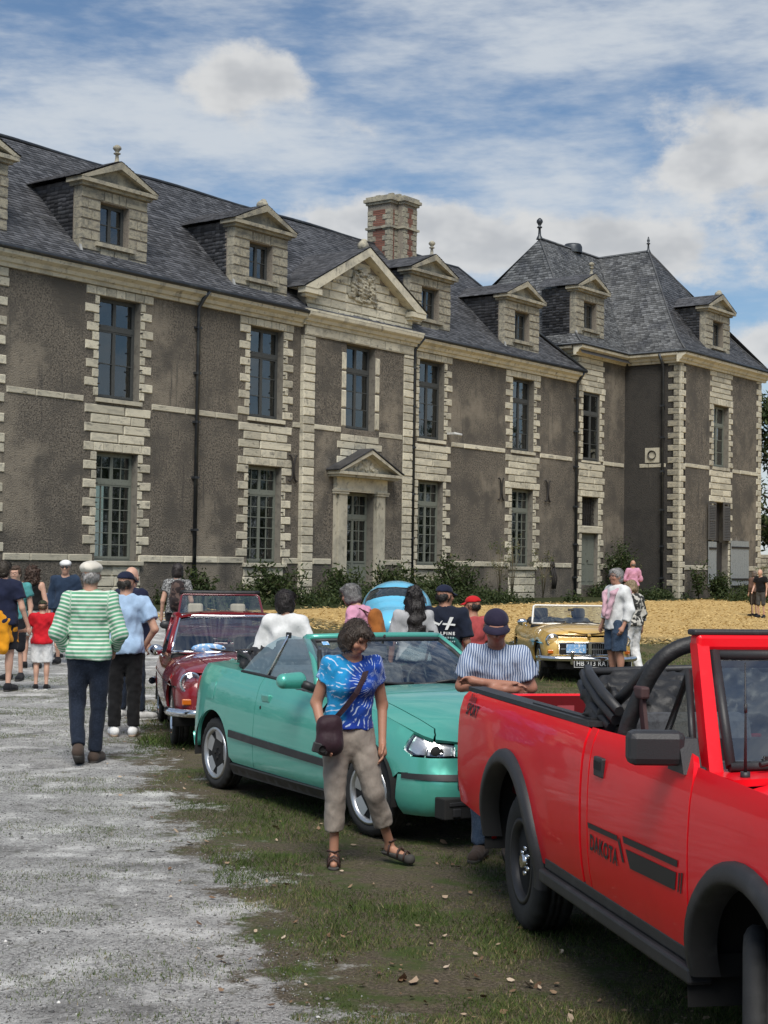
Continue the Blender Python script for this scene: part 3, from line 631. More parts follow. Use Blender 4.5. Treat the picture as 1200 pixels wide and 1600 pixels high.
gutter('gutter', [(-26, -.44, 9.99), (-3.2, -.44, 9.99)]); gutter('gutter', [(3.2, -.44, 9.99), (15.22, -.44, 9.99)])
gutter('gutter', [(PX0 - .42, 3.0, 11.19), (PX0 - .42, -.42, 11.19), (PX1 - .42, -.42, 11.19), (PX1 - .42, WY - .42, 11.19), (WX1 + .42, WY - .42, 11.19)])
# --- roofs
RZ, RY = 14.35, 4.0
E0, ez = -.42, 9.99
deck('roof_deck', [(-26, E0 + .2, ez - .1), (15.3, E0 + .2, ez - .1), (11.9, RY, RZ - .2), (-26, RY, RZ - .2)], 'slate', B)
rf = MB(); rf.poly([(-26, 8.4, ez), (-26, RY, RZ), (11.9, RY, RZ), (15.3, 8.4, ez)]); rf.poly([(15.3, E0, ez - .01), (15.3, 8.4, ez - .01), (11.9, RY, RZ - .02)]); rf.poly([(-26, E0, ez), (-26, RY, RZ), (-26, 8.4, ez)])
rf.build('rear_roof_slope', M['slate'], B)
slates('roof_slates', (-21, E0, ez + .02), (15.3, E0, ez + .02), (11.9, RY, RZ), (-21, RY, RZ), 'slate', B, .12)
rg_ = MB(); rg_.tube([(-26, RY, RZ + .03)] + [(x, RY, RZ + .03 + .03 * sin(x * .9)) for x in range(-21, 12)] + [(11.9, RY, RZ + .03), (13.6, 1.8, 12.2), (15.3, -.4, ez + .04)], .06, 6); rg_.build('ridge', M['zinc'], B)
# pavilion roofs
PZ = 16.72; A1 = (18.2, 3.8, PZ); J = (23.75, 3.8, PZ); A2 = (23.75, 1.12, PZ + .06)
pe = PX0 - .4; we = WX1 + .4; fz = 11.2
slates('roof_slates', (pe, -.4, fz), (PX1 - .4, -.4, fz), J, A1, 'slate_pale', B, .35)
slates('roof_slates', (pe, 8.2, fz), (pe, -.4, fz), A1, A1, 'slate_pale', B, .35)
slates('roof_slates', (PX1 - .4, 2.6, fz), (PX1 - .4, WY - .4, fz), A2, (23.75, 3.8, PZ), 'slate_pale', B, .35)
slates('roof_slates', (PX1 - .4, WY - .4, fz), (we, WY - .4, fz), A2, A2, 'slate', B, .35)
rb = MB(); rb.poly([(we, WY - .4, fz), (we, 8.2, fz), J, A2]); rb.poly([(we, 8.2, fz), (pe, 8.2, fz), A1, J]); rb.build('rear_roof_slope', M['slate'], B)
dk = .42
deck('roof_deck', [(pe, -.4, fz - dk), (PX1, -.4, fz - dk), (J[0], J[1], J[2] - dk), (A1[0], A1[1], A1[2] - dk)], 'slate', B)
m = MB(); m.tube([(A1[0], A1[1], PZ + .03), (J[0], J[1], PZ + .03), (A2[0], A2[1], A2[2] + .02)], .07, 6); m.build('ridge', M['zinc'], B)
for ap, cr in ((A1, (pe, -.4, fz)), (A2, (PX1 - .4, WY - .4, fz)), (A2, (we, WY - .4, fz))):
    pts = []
    for k in range(13):
        v = k / 12; q = [lerp(cr[i], ap[i], v) for i in range(3)]; q[2] -= .35 * 6.75 * v * (1 - v) ** 2 - .03; pts.append(q)
    MB().tube(pts, .045, 6).build('hip_ridge', M['slate_pale'], B)
def finial(par, x, y, z, h, ball=True, mt='zinc'):
    m = MB(); m.lathe([(.16 * h, 0), (.13 * h, .08 * h), (.07 * h, .2 * h), (.055 * h, .5 * h), (.12 * h, .54 * h), (.12 * h, .58 * h), (.05 * h, .62 * h)] + ([(.09 * h, .7 * h), (.15 * h, .80 * h), (.13 * h, .90 * h), (.05 * h, .98 * h), (0, h)] if ball else [(.10 * h, .75 * h), (.06 * h, .85 * h), (.03 * h, 1 * h), (0, h)]), 12, 2, (x, y, z)); return m.build('finial', M[mt], par)
finial(B, A1[0], A1[1], PZ - .02, 1.0); finial(B, A2[0], A2[1], PZ + .03, .75, False)
m = MB(); m.lathe([(.45, 0), (.45, .3), (.38, .42), (0, .5)], 14, 2, (21.4, 3.9, PZ - .1)); m.build('roof_lantern', M['zinc'], B)
# --- dormers
def dormer(xc, y, zb, roof_z, w=2.62, hh=2.12, ww=1.12, ped=.62, ball=True, mt='stone2', smt='slate', back=None, fl=None, tilt=0):
    """front at y; roof_z(z) gives the y where the roof behind reaches height z"""
    a, b = xc - w / 2, xc + w / 2; zt = zb + hh; m = MB(); pt_ = M['stone2']
    # core front with window opening
    o = (xc - ww / 2, xc + ww / 2, zb + .58, zb + 1.78)
    for (x0, x1, z0, z1) in ((a + .02, o[0], zb - .2, zt), (o[1], b - .02, zb - .2, zt), (o[0], o[1], zb - .2, o[2]), (o[0], o[1], o[3], zt)): m.box((x0, y + .03, z0), (x1, y + .42, z1))
    d = m.build('dormer', M['mortar'], B)
    n = 6; h = (o[3] - zb + .0) / n
    for s in (-1, 1):
        for k in range(n):
            e0, e1 = sorted((xc + s * ww / 2, xc + s * w / 2)); sw = .28 if k % 2 else .42
            if k < 2: stone(d, e0 if s < 0 else e0 + .0, e1, zb + h * k, zb + h * (k + 1), y, .3, 'dormer_stone', mt); continue
            mid = e0 + sw if s < 0 else e1 - sw; mid = min(max(mid, e0 + .15), e1 - .15)
            stone(d, e0, mid, zb + h * k, zb + h * (k + 1), y, .3, 'dormer_stone', mt); stone(d, mid, e1, zb + h * k, zb + h * (k + 1), y, .3, 'dormer_stone', mt)
    for i in range(5):
        e = [-w / 2, -.42, -.14, .14, .42, w / 2]; stone(d, xc + e[i], xc + e[i + 1], o[3], zt, y, .3, 'dormer_stone', mt)
    stone(d, o[0], xc, zb, o[2] - .12, y, .3, 'dormer_stone', mt); stone(d, xc, o[1], zb, o[2] - .12, y, .3, 'dormer_stone', mt)
    m = MB(); m.box((o[0] - .2, y - .09, o[2] - .12), (o[1] + .2, y + .2, o[2])); m.build('window_sill', M[mt], d)
    m = MB(); m.box((a - .06, y - .10, zt), (b + .06, y + .45, zt + .09)); m.box((a - .18, y - .22, zt + .09), (b + .18, y + .46, zt + .2)); m.prism([(a - .05, zt + .201), (b + .05, zt + .201), (xc, zt + .16 + ped)], 1, y + .0, y + .4)
    for s in (-1, 1): m.prism([(xc + s * (w / 2 + .22), zt + .2), (xc + s * (w / 2 - .04), zt + .2), (xc, zt + .05 + ped), (xc, zt + .27 + ped)], 1, y - .23, y + .44)
    m.build('pediment', M[mt], d)
    # window
    window(xc, o[2], o[3], ww - .004, y + .26, 'dormer', 'wood_up', par=d, name='window_frame')
    # cheeks and roof
    zc, za = zt + .2, zt + .27 + ped; yb = roof_z(zc); ya = roof_z(za); y0 = y + .42; yl = roof_z(zb)
    for s in (-1, 1):
        xx = xc + s * (w / 2 - .03)
        c = MB(); c.poly([(xx, y0 - .1, zb - .2), (xx, y0 - .1, zc), (xx, yb, zc), (xx, max(yl, y0), zb - .2)]); c.build('cheek_board', M['slate'], d)
        if s < 0: slates('cheek_slates', (xx - .01, max(yb - .1, y0 + .2), zb - .1), (xx - .01, y0 - .08, zb - .1), (xx - .01, y0 - .08, zc), (xx - .01, yb, zc), smt, d, w=.17, ex=.12)
        xe = xc + s * (w / 2 + .24); ea, eb = (xe, y - .22, zc + .03), (xe, yb + .1, zc + .03); ra, rb_ = (xc, y - .22, za + .02), (xc, ya + .1, za + .02)
        bd = MB(); bd.poly([ea, eb, rb_, ra]); bd.build('dormer_roof_deck', M['slate'], d)
        if s < 0: slates('dormer_slates', eb, ea, ra, rb_, smt, d)
        else: slates('dormer_slates', ea, eb, rb_, ra, smt, d)
    if ball == 1: finial(d, xc, y - .02, za - .06, .60, True, 'stone2').data.transform(Matrix.Translation((xc, y - .02, 0)) @ Matrix.Diagonal((1.45, 1.45, 1, 1)) @ Matrix.Translation((-xc, -y + .02, 0)))
    elif ball == 2:
        m = MB(); m.ball((xc, y, za + .02), (.2, .2, .16), 8, 6); m.ball((xc + .05, y, za + .14), (.11, .11, .1), 8, 6); m.build('finial', M['stone2'], d)
    # white flashing at the foot of the left cheek
    m = MB(); m.prism([(xc - w / 2 - .05, zb + .42), (xc - w / 2 + .02, zb + .40), (xc - w / 2 + .22, zb - .12), (xc - w / 2 + .05, zb - .05)], 1, y - .03, y + .02); m.build('flashing', M['lead'], d)
    return d
mr = lambda z: E0 + (z - ez) / ((RZ - ez) / (RY - E0)) + .12
for i, x in enumerate((-16.55, -11.35, -4.97, 4.5, 10.95)):
    dormer(x, .12, 10.22, mr, ball=(2, 1, 2, 1, 0)[i])
pr_ = lambda z: -.4 + (z - fz) / ((PZ - fz) / 4.2) + .35
dormer(16.5, .12, 11.42, pr_, w=2.45, ball=1)
wr_ = lambda z: WY - .4 + (z - fz) / ((PZ - fz) / 3.9) + .35
dormer(23.55, WY + .14, 11.30, wr_, w=2.55, ball=2)
# --- central gable with carved arms
m = MB(); GY = -.16
gp = [(-3.02, 10.05), (3.02, 10.05), (3.02, 10.8), (0, 12.38), (-3.02, 10.8)]
m.prism(gp, 1, GY + .05, GY + .4); gable = m.build('gable', M['mortar'], B)
z = 10.05; k = 0
while z < 12.25:
    h = .30; half = 3.0 if z + h <= 10.8 else max(0, 3.0 * (12.40 - z - h) / 1.6)
    if half > .2:
        n = max(1, int(round(2 * half / .85))); off = .5 if k % 2 else 0; e = [-half] + [-half + 2 * half * (i + off) / n for i in range(0 if off else 1, n)] + [half]
        for i in range(len(e) - 1): stone(gable, e[i], e[i + 1], z, z + h, GY, .2, 'gable_stone')
    z += h; k += 1
m = MB()
for s in (-1, 1):
    m.prism([(s * 3.45, 10.80), (s * 2.80, 10.80), (0, 12.36), (0, 12.66)], 1, GY - .32, GY + .42)
    a, b = sorted((s * 2.55, s * 3.42)); m.box((a, GY - .30, 10.62), (b, GY + .02, 10.80)); a, b = sorted((s * 2.62, s * 3.3)); m.box((a, GY - .2, 10.52), (b, GY + .02, 10.62))
m.box((-3.3, GY - .34, 10.02), (3.3, GY + .02, 10.09)); m.build('raking_cornice', M['stone'], gable)
for s in (-1, 1):
    e_a, e_b = (s * 3.52, GY - .34, 10.82), (s * 3.52, mr(10.82) + .1, 10.82); r_a, r_b = (0, GY - .34, 12.70), (0, mr(12.7) + .1, 12.70)
    bd = MB(); bd.poly([e_a, e_b, r_b, r_a]); bd.build('gable_roof_deck', M['slate'], gable)
    if s < 0: slates('gable_slates', e_b, e_a, r_a, r_b, 'slate', gable)
    else: slates('gable_slates', e_a, e_b, r_b, r_a, 'slate', gable)
    c = MB(); c.poly([(s * 3.0, GY + .3, 9.9), (s * 3.0, GY + .3, 10.8), (s * 3.0, mr(10.8), 10.8), (s * 3.0, mr(9.9), 9.9)]); c.build('cheek_board', M['slate'], gable)
m = MB(); m.ball((0, GY, 12.75), (.22, .2, .2), 8, 6); m.ball((.05, GY, 12.92), (.13, .12, .1), 8, 6); m.build('finial', M['stone2'], gable)
arms = [((0, GY - .02, 11.05), (.34, .12, .42)), ((0, GY - .05, 11.5), (.20, .10, .09)), ((-.0, GY - .04, 11.62), (.26, .08, .06)), ((-.5, GY - .02, 11.05), (.16, .12, .40)), ((.5, GY - .02, 11.05), (.16, .12, .40)), ((-.45, GY - .04, 11.42), (.12, .11, .13)), ((.45, GY - .04, 11.42), (.12, .11, .13)), ((-.62, GY, 10.72), (.2, .09, .12)), ((.62, GY, 10.72), (.2, .09, .12)), ((0, GY, 10.6), (.5, .08, .09)), ((.72, GY, 10.62), (.1, .07, .2)), ((-.28, GY - .02, 11.33), (.12, .1, .12)), ((.28, GY - .02, 11.33), (.12, .1, .12))]
ped_l = [((0, -.43, 5.08), (.13, .07, .20)), ((-.3, -.43, 5.0), (.13, .06, .11)), ((.3, -.43, 5.0), (.13, .06, .11)), ((-.52, -.42, 4.93), (.15, .05, .07)), ((.52, -.42, 4.93), (.15, .05, .07)), ((-.14, -.43, 5.15), (.08, .06, .1)), ((.14, -.43, 5.15), (.08, .06, .1))]
# --- chimney: brick panels between stone blocks, two shafts set corner to corner
ch = MB(); cx0, cy0 = 6.0, 3.2
ch.box((cx0 + .03, cy0 + .03, 13.2), (cx0 + 1.05, cy0 + 1.15, 16.1)); ch.box((cx0 + .5, cy0 - .30 + .03, 13.0), (cx0 + 1.40, cy0 + .8, 16.05)); chim = ch.build('chimney', M['mortar'], B)
def chim_face(x0, x1, y, z0, z1, face, off):
    n = int((z1 - z0) / .21); L = x1 - x0
    for k in range(n):
        za = z0 + k * .21; q = .26 if (k + off) % 2 else .40; q = min(q, L * .40); g = [x0, x0 + q, x1 - q, x1]
        stone(chim, g[0], g[1], za, za + .21, y, .16, 'chimney_stone', 'stone2', .004, face); stone(chim, g[2], g[3], za, za + .21, y, .16, 'chimney_stone', 'stone2', .004, face)
        if g[2] - g[1] > .10:
            for j in range(3): stone(chim, g[1], g[2], za + .07 * j, za + .07 * (j + 1), y + .02, .1, 'brick', 'brick', .005, face)
chim_face(cx0, cx0 + .52, cy0, 13.4, 15.92, 'y', 0); chim_face(cx0 + .5, cx0 + 1.40, cy0 - .30, 13.1, 15.95, 'y', 1)
chim_face(cy0, cy0 + 1.15, cx0, 13.4, 15.92, 'x', 1); chim_face(cy0 - .30, cy0 + .0, cx0 + .5, 13.1, 15.95, 'x', 0)
m = MB()
m2 = MB(); m2.box((cx0 - .06, cy0 - .06, 14.95), (cx0 + 1.11, cy0 + 1.21, 15.03)); m2.box((cx0 + .44, cy0 - .36, 14.954), (cx0 + 1.48, cy0 + .86, 15.034)); m2.build('chimney_string_course', M['stone2'], chim)
for zz, e, h in ((15.93, .05, .1), (16.03, .12, .12), (16.15, .05, .1)):
    m.box((cx0 - e, cy0 - e, zz), (cx0 + 1.05 + e, cy0 + 1.15 + e, zz + h)); m.box((cx0 + .5 - e, cy0 - .30 - e, zz + .004), (cx0 + 1.42 + e, cy0 + .8 + e, zz + h + .004))
for i in range(16): x = cx0 + random.uniform(-.02, 1.25); yy = cy0 + random.uniform(-.25, .95); m.box((x, yy, 16.2), (x + random.uniform(.1, .26), yy + .22, 16.26 + random.uniform(0, .12)))
m.build('chimney_cap', M['stone2'], chim)
# --- pavilion stonework
pq = MB(); pq.box((15.6, -.05, 6.17), (17.2, .05, 6.26)); pqs = pq.build('window_surround', M['stone'], B)
jambs(pqs, 16.42, 6.27, 9.22, 1.46, .263, -.035, .42, .2); lintel(pqs, 16.42, 9.22, 9.5, 1.2, -.035)
courses(pqs, 16.45, 9.5, 10.72, 1.12, .98, -.035, 5, 1); courses(pqs, 16.42, 4.98, 6.15, 1.22, 1.02, -.035, 4, 1); lintel(pqs, 16.40, 4.70, 4.98, 1.2, -.035)
jambs(pqs, 16.38, 3.45, 4.70, 1.44, .25, -.035, .42, .2); stone(pqs, 15.35, 17.5, 3.12, 3.45, -.05, .2, 'lintel_stone'); jambs(pqs, 16.38, .5, 3.12, 1.44, .262, -.035, .42, .22)
for k in range(5): stone(pqs, PX0 - .02, PX0 + .14, 9.5 + k * .24, 9.5 + (k + 1) * .24, -.037, .5, 'quoin')
band(17.5, 19.38, 6.15, 6.33, -.035, bandp, 'band'); band(17.5, 19.4, 1.63, 1.83, -.03, bandp, 'band')
window(16.42, 6.28, 9.21, 1.45, .06, 'plain4', 'wood_up')
m = MB(); y = .2
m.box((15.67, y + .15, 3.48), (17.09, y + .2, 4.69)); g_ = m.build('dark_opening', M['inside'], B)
m = MB()
for k in range(9): m.tube([(15.74 + k * .16, y, 3.48), (15.74 + k * .16, y, 4.69)], .014, 5)
for k in range(6): m.tube([(15.67, y, 3.6 + k * .19), (17.09, y, 3.6 + k * .19)], .012, 5)
m.build('window_grille', M['iron'], B)
m = MB(); m.box((15.67, .18, .9), (16.375, .24, 3.11)); m.box((16.385, .18, .9), (17.09, .24, 3.11))
for xx in (15.77, 16.48):
    for za, zb in ((1.05, 1.65), (1.8, 2.95)): m.box((xx, .165, za), (xx + .5, .178, zb), .005)
dd = m.build('side_door', M['wood_lo'], B); MB().ball((16.45, .14, 1.95), .035, 8, 6).build('door_knob', M['iron'], dd)
# wing stonework
wq = MB(); wq.box((22.7, WY - .05, 6.2), (24.5, WY + .02, 6.34)); wqs = wq.build('window_surround', M['stone'], B)
jambs(wqs, 23.6, 6.35, 9.17, 1.64, .263, WY - .035, .42, .2); lintel(wqs, 23.6, 9.17, 9.5, 1.24, WY - .035, 9); courses(wqs, 23.6, 9.5, 10.72, 1.2, 1.0, WY - .035, 5, 0)
courses(wqs, 23.6, 4.72, 6.18, 1.24, 1.06, WY - .035, 5, 0, cut=(2,)); jambs(wqs, 23.63, .7, 4.72, 1.57, .268, WY - .035, .4, .2, sides=(1,)); jambs(wqs, 23.63, .7, 4.72, 1.57, .268, WY - .035, .2, .2, sides=(-1,))
window(23.6, 6.36, 9.16, 1.62, WY + .25, 'upper', 'wood_lo')
wc = MB(); wc.box((PX1 + .02, WY + .03, .2), (PX1 + .06, WY + .06, .3)); wcs = wc.build('corner_quoins', M['stone'], B)
z = .35; k = 0
while z < 10.7:
    h = .27; a = .46 if k % 2 else .24; b = .34 if k % 2 else .62; st = 'stone' if random.random() < .6 else 'stone2'; zt = min(z + h, 10.72)
    stone(wcs, PX1 - .03, PX1 + a, z, zt, WY - .035, .1, 'quoin', 'stone'); stone(wcs, WY + .066, WY + b, z, zt, PX1 - .035, .12, 'quoin', 'stone2', .006, 'x')
    a2 = .30 if k % 2 else .52; stone(wcs, WX1 - a2, WX1 + .03, z, zt, WY - .034, .12, 'quoin', 'stone'); z += h; k += 1
band(19.9, 22.35, 6.15, 6.33, WY - .03, bandp, 'band'); band(24.85, 27.75, 6.15, 6.33, WY - .03, bandp, 'band'); band(19.9, 22.3, 1.6, 1.82, WY - .03, bandp, 'band'); band(24.9, 27.75, 1.6, 1.82, WY - .03, bandp, 'band')
band(-2.05, -.75, 6.12, 6.30, PX1 - .03, bandp, 'band', 'stone', 'x')
m = MB(); m.box((PX1 - .05, -1.75, 6.34), (PX1 + .02, -1.05, 7.0)); vent = m.build('vent_block', M['stone'], B)
MB().lathe([(.2, -.06), (.2, .0), (.16, .0), (.15, .03), (0, .035)], 16, 0, (PX1 - .06, -1.4, 6.68)).build('vent_hole', M['iron'], vent)
# wing door: dark opening with hanging shutters
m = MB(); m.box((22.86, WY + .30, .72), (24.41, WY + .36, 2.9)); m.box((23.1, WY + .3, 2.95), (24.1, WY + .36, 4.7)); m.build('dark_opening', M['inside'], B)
def shutter(x0, x1, z0, z1, y, louvre, mt, name='shutter'):
    m = MB(); s = .07; m.box((x0, y, z0), (x0 + s, y + .045, z1)); m.box((x1 - s, y, z0), (x1, y + .045, z1))
    for zz in (z0, (z0 + z1) / 2, z1 - s): m.box((x0 + s, y, zz), (x1 - s, y + .045, zz + s))
    ob = m.build(name, M[mt], B)
    if louvre:
        n = int((z1 - z0 - .2) / .075)
        for k in range(n):
            zz = z0 + .1 + k * .075; q = MB(); q.quad((x0 + s, y, zz), (x1 - s, y, zz), (x1 - s, y + .035, zz + .06), (x0 + s, y + .035, zz + .06)); q.quad((x0 + s, y, zz - .012), (x1 - s, y, zz - .012), (x1 - s, y, zz), (x0 + s, y, zz)); q.build('slat', M[mt], ob)
    else:
        n = 5; w = (x1 - x0) / n
        for k in range(n): MB().box((x0 + w * k + .006, y + .046, z0 + .01), (x0 + w * (k + 1) - .006, y + .07, z1 - .01)).build('plank', M[mt], ob)
    return ob
shutter(22.12, 22.9, 2.98, 4.70, WY - .12, True, 'shutter_dark'); shutter(23.75, 24.46, 2.98, 4.72, WY - .10, True, 'shutter_dark')
def plank_door(x0, x1, z0, z1, y, mt, name):
    m = MB()
    for zz in (z0 + .25, z1 - .35): m.box((x0, y - .03, zz), (x1, y, zz + .08))
    ob = m.build(name, M['iron'], B); n = max(3, int((x1 - x0) / .22)); w = (x1 - x0) / n
    for k in range(n): MB().box((x0 + w * k + .005, y + .001, z0), (x0 + w * (k + 1) - .005, y + .04, z1 - random.uniform(0, .02))).build('plank', M[mt], ob)
plank_door(22.15, 22.95, .85, 2.92, WY - .12, 'shutter', 'plank_door'); plank_door(24.55, 26.5, .92, 3.0, WY - .12, 'shutter', 'plank_door')
m = MB(); m.box((22.9, WY - .6, .05), (24.6, WY - .05, .40), .02); m.box((22.6, WY - 1.0, -.2), (26.6, WY - .1, .2), .02); m.build('door_step', M['stone2'], B)
m = MB(); m.box((-1.3, -1.1, -.2), (1.3, -.36, .6), .03); m.box((-1.7, -1.6, -.2), (1.7, -1.12, .35), .03); m.build('door_step', M['stone2'], B)
# --- downpipes, wall ties, small fittings
def pipe(pts, brk, par=None):
    o = MB().tube(pts, .062, 10).build('downpipe', M['zinc'], B); m = MB()
    for z in brk: p = pts[-1]; MB().box((p[0] - .09, p[1] - .07, z), (p[0] + .09, p[1] + .1, z + .07)).build('pipe_bracket', M['zinc'], o)
    return o
br = (1.2, 2.6, 4.2, 5.9, 7.4, 8.8)
pipe([(-7.95, -.44, 9.95), (-8.02, -.3, 9.72), (-8.05, -.12, 9.45), (-8.05, -.1, .2)], br)
pipe([(3.35, -.44, 9.95), (3.25, -.3, 9.72), (3.2, -.14, 9.5), (3.18, -.12, .2)], br)
pipe([(15.0, -.44, 9.95), (15.0, -.3, 9.72), (15.0, -.14, 9.5), (14.98, -.12, .0)], br)
pipe([(PX1 - .42, -1.9, 11.1), (PX1 - .3, -1.95, 10.8), (PX1 - .14, -1.95, 10.6), (PX1 - .12, -1.95, .0)], br)
def tie(x, z, y=-.06):
    m = MB()
    for s in (-1, 1): m.tube([(x + s * .20, y, z + .42), (x + s * .16, y - .01, z + .44), (x + s * .08, y - .02, z + .34), (x + s * .035, y - .02, z + .12), (x + s * .035, y - .02, z - .12), (x + s * .08, y - .02, z - .34), (x + s * .16, y - .01, z - .44), (x + s * .22, y, z - .40)], .03, 6)
    return m.build('wall_tie', M['iron'], B)
tie(-3.45, 4.78); tie(9.2, 4.70); tie(12.75, 4.78)
m = MB(); m.box((5.45, -.3, 6.58), (5.53, -.03, 6.66)); m.tube([(5.49, -.3, 6.62), (5.75, -.5, 6.56)], .06, 8); m.build('security_camera', M['lead'], B)
m = MB()
for k in range(3): m.tube([(13.0 + k * .12, -.1, 1.75), (13.0 + k * .16, -.2, 1.2), (13.05 + k * .12, -.14, .75)], .035, 6)
m.ball((13.1, -.12, 1.75), (.16, .08, .14), 8, 6); m.build('water_pump', M['iron'], B)
carve('coat_of_arms', [((c[0], c[1], c[2] + .22), r) for c, r in arms], 3, gable); carve('pediment_carving', ped_l, 5, ds, 'stone', .02)
# ------------------------------------------------------------------ ground
OX, OY = -0.98615, 53.34844; NX, NY = .79709, -.60386; TX, TY = .60386, .79709
def front_dist(x, y): return (x - OX) * NX + (y - OY) * NY
def gz(x, y):
    e = front_dist(x, y); far = 1 - sstep(60, 90, np.hypot(x, y))
    return .56 * (1 - sstep(1.5, 16, e)) + .028 * (fbm2(x * 1.7 + 9, y * 1.7, 2) - .5) * far + .05 * (fbm2(x * .33, y * .33 + 4, 5) - .5) * sstep(6, 16, y)
_yb = np.array([0, 4, 6, 7.7, 9.4, 11.9, 14.6, 18, 25, 38, 60]); _xb = np.array([.6, .2, -.2, -.58, -.98, -1.6, -2.25, -2.7, -3.2, -4.2, -6])
def gravel_sd(x, y): return np.interp(y, _yb, _xb) - x          # >0 on the lime and gravel side
nr_, nc_ = 330, 260
vy = np.concatenate([-10 + np.linspace(0, 1, 20) * 13, 3 + np.cumsum(np.linspace(.035, .5, 230)), np.array([70, 78, 88, 100, 120, 150, 200, 280, 400, 600])]); vy = np.unique(vy)
uu_ = np.linspace(-1, 1, nc_); uu_ = np.sign(uu_) * (np.abs(uu_) * .55 + .45 * np.abs(uu_) ** 3)
GX = uu_[None, :] * (7 + np.abs(vy) * .75)[:, None]; GYy = np.repeat(vy[:, None], nc_, 1); GZz = gz(GX, GYy)
ii = np.arange(len(vy) * nc_).reshape(len(vy), nc_); FF = np.stack([ii[:-1, :-1], ii[:-1, 1:], ii[1:, 1:], ii[1:, :-1]], -1).reshape(-1, 4)
sdv = np.clip(gravel_sd(GX, GYy), -3, 3); ev = front_dist(GX, GYy)
straw = sstep(34, 43, GYy + 1.8 * np.sin(GX * .5) + 3 * (fbm2(GX * .3, GYy * .3, 7) - .5)) * sstep(3.0, 5.0, ev) * (1 - sstep(70, 80, GYy)); weedm = 1 - sstep(3.4, 5.2, ev)
gm = bpy.data.materials.new('ground'); gm.use_nodes = True
def ground_material():
    nt = gm.node_tree; n = nt.nodes; l = nt.links; b = n['Principled BSDF']; b.inputs['Roughness'].default_value = .95; b.inputs['Specular IOR Level'].default_value = .2
    tcn = n.new('ShaderNodeTexCoord')
    def noi(sc, det=6, rough=.6, s3=(1, 1, 1), off=0):
        mp = n.new('ShaderNodeMapping'); l.new(tcn.outputs['Object'], mp.inputs[0]); mp.inputs[3].default_value = s3; mp.inputs[1].default_value = (off, off, 0)
        t = n.new('ShaderNodeTexNoise'); t.inputs['Scale'].default_value = sc; t.inputs['Detail'].default_value = det; t.inputs['Roughness'].default_value = rough; l.new(mp.outputs[0], t.inputs[0]); return t.outputs[0]
    def mr_(v, lo, hi):
        r = n.new('ShaderNodeMapRange'); r.interpolation_type = 'SMOOTHSTEP'; r.inputs[1].default_value = lo; r.inputs[2].default_value = hi; l.new(v, r.inputs[0]); return r.outputs[0]
    def mth(op, a, b_):
        m_ = n.new('ShaderNodeMath'); m_.operation = op
        for i, v in enumerate((a, b_)):
            if isinstance(v, (int, float)): m_.inputs[i].default_value = v
            else: l.new(v, m_.inputs[i])
        return m_.outputs[0]
    def mix(f, a, b_):
        m_ = n.new('ShaderNodeMix'); m_.data_type = 'RGBA'
        for i, v in ((0, f), (6, a), (7, b_)):
            if isinstance(v, tuple): m_.inputs[i].default_value = (*v, 1)
            else: l.new(v, m_.inputs[i])
        return m_.outputs[2]
    def att(a): t = n.new('ShaderNodeAttribute'); t.attribute_name = a; return t.outputs['Fac']
    fine, mid, big, vor = noi(55, 8, .75), noi(9, 7, .65), noi(1.5, 5, .6), noi(130, 3, .6)
    lime = mix(mr_(fine, .40, .64), (.18, .177, .172), (.62, .61, .585)); lime = mix(mr_(mid, .44, .68), lime, (.44, .433, .415)); lime = mix(mth('MULTIPLY', mr_(noi(2.1, 8, .7, (1, 1, 1), 3), .47, .66), .9), lime, (.74, .73, .70))
    lime = mix(mth('MULTIPLY', mr_(noi(1.3, 7, .7, (1, 1, 1), 7), .50, .68), .85), lime, (.15, .145, .138)); lime = mix(mth('MULTIPLY', mr_(vor, .58, .68), .8), lime, (.06, .058, .058)); lime = mix(mth('MULTIPLY', mr_(noi(2.6, 7, .7, (1, 1, 1), 9), .56, .70), .85), lime, (.085, .088, .042))
    soil = mix(mr_(fine, .42, .64), (.075, .062, .042), (.21, .175, .128)); soil = mix(mr_(mid, .46, .66), soil, (.12, .11, .058)); soil = mix(mr_(noi(2.4, 6, .65, (1, 1, 1), 5), .50, .66), soil, (.072, .100, .030)); soil = mix(mth('MULTIPLY', mr_(noi(1.1, 6, .65, (1, 1, 1), 15), .58, .72), .7), soil, (.22, .185, .135))
    dry = mix(mr_(fine, .4, .65), (.07, .062, .03), (.19, .155, .085)); dry = mix(mr_(big, .45, .65), dry, (.06, .068, .028))
    sp = n.new('ShaderNodeSeparateXYZ'); l.new(tcn.outputs['Object'], sp.inputs[0])
    soil = mix(mr_(mth('ADD', sp.outputs[1], mth('MULTIPLY', mth('SUBTRACT', big, .5), 10.)), 15., 24.), soil, dry)
    strawc = mix(mr_(noi(26, 7, .75), .36, .62), (.38, .25, .095), (.63, .44, .18)); strawc = mix(mth('MULTIPLY', mr_(noi(5, 6, .65), .55, .75), .7), strawc, (.62, .49, .27)); strawc = mix(mth('MULTIPLY', mr_(noi(14, 6, .7, (1, 1, 1), 4), .57, .72), .7), strawc, (.22, .165, .08))
    m1 = mr_(mth('ADD', att('sd'), mth('ADD', mth('MULTIPLY', mth('SUBTRACT', big, .5), 2.6), mth('ADD', mth('MULTIPLY', mth('SUBTRACT', mid, .5), 1.5), mth('MULTIPLY', mth('SUBTRACT', fine, .5), .6)))), -.16, .24)
    c = mix(m1, soil, lime)
    c = mix(mr_(mth('ADD', att('straw'), mth('MULTIPLY', mth('SUBTRACT', mid, .5), 1.2)), .35, .65), c, strawc)
    c = mix(mr_(mth('ADD', att('weed'), mth('MULTIPLY', mth('SUBTRACT', mid, .5), .8)), .35, .65), c, (.035, .042, .015)); l.new(c, b.inputs['Base Color'])
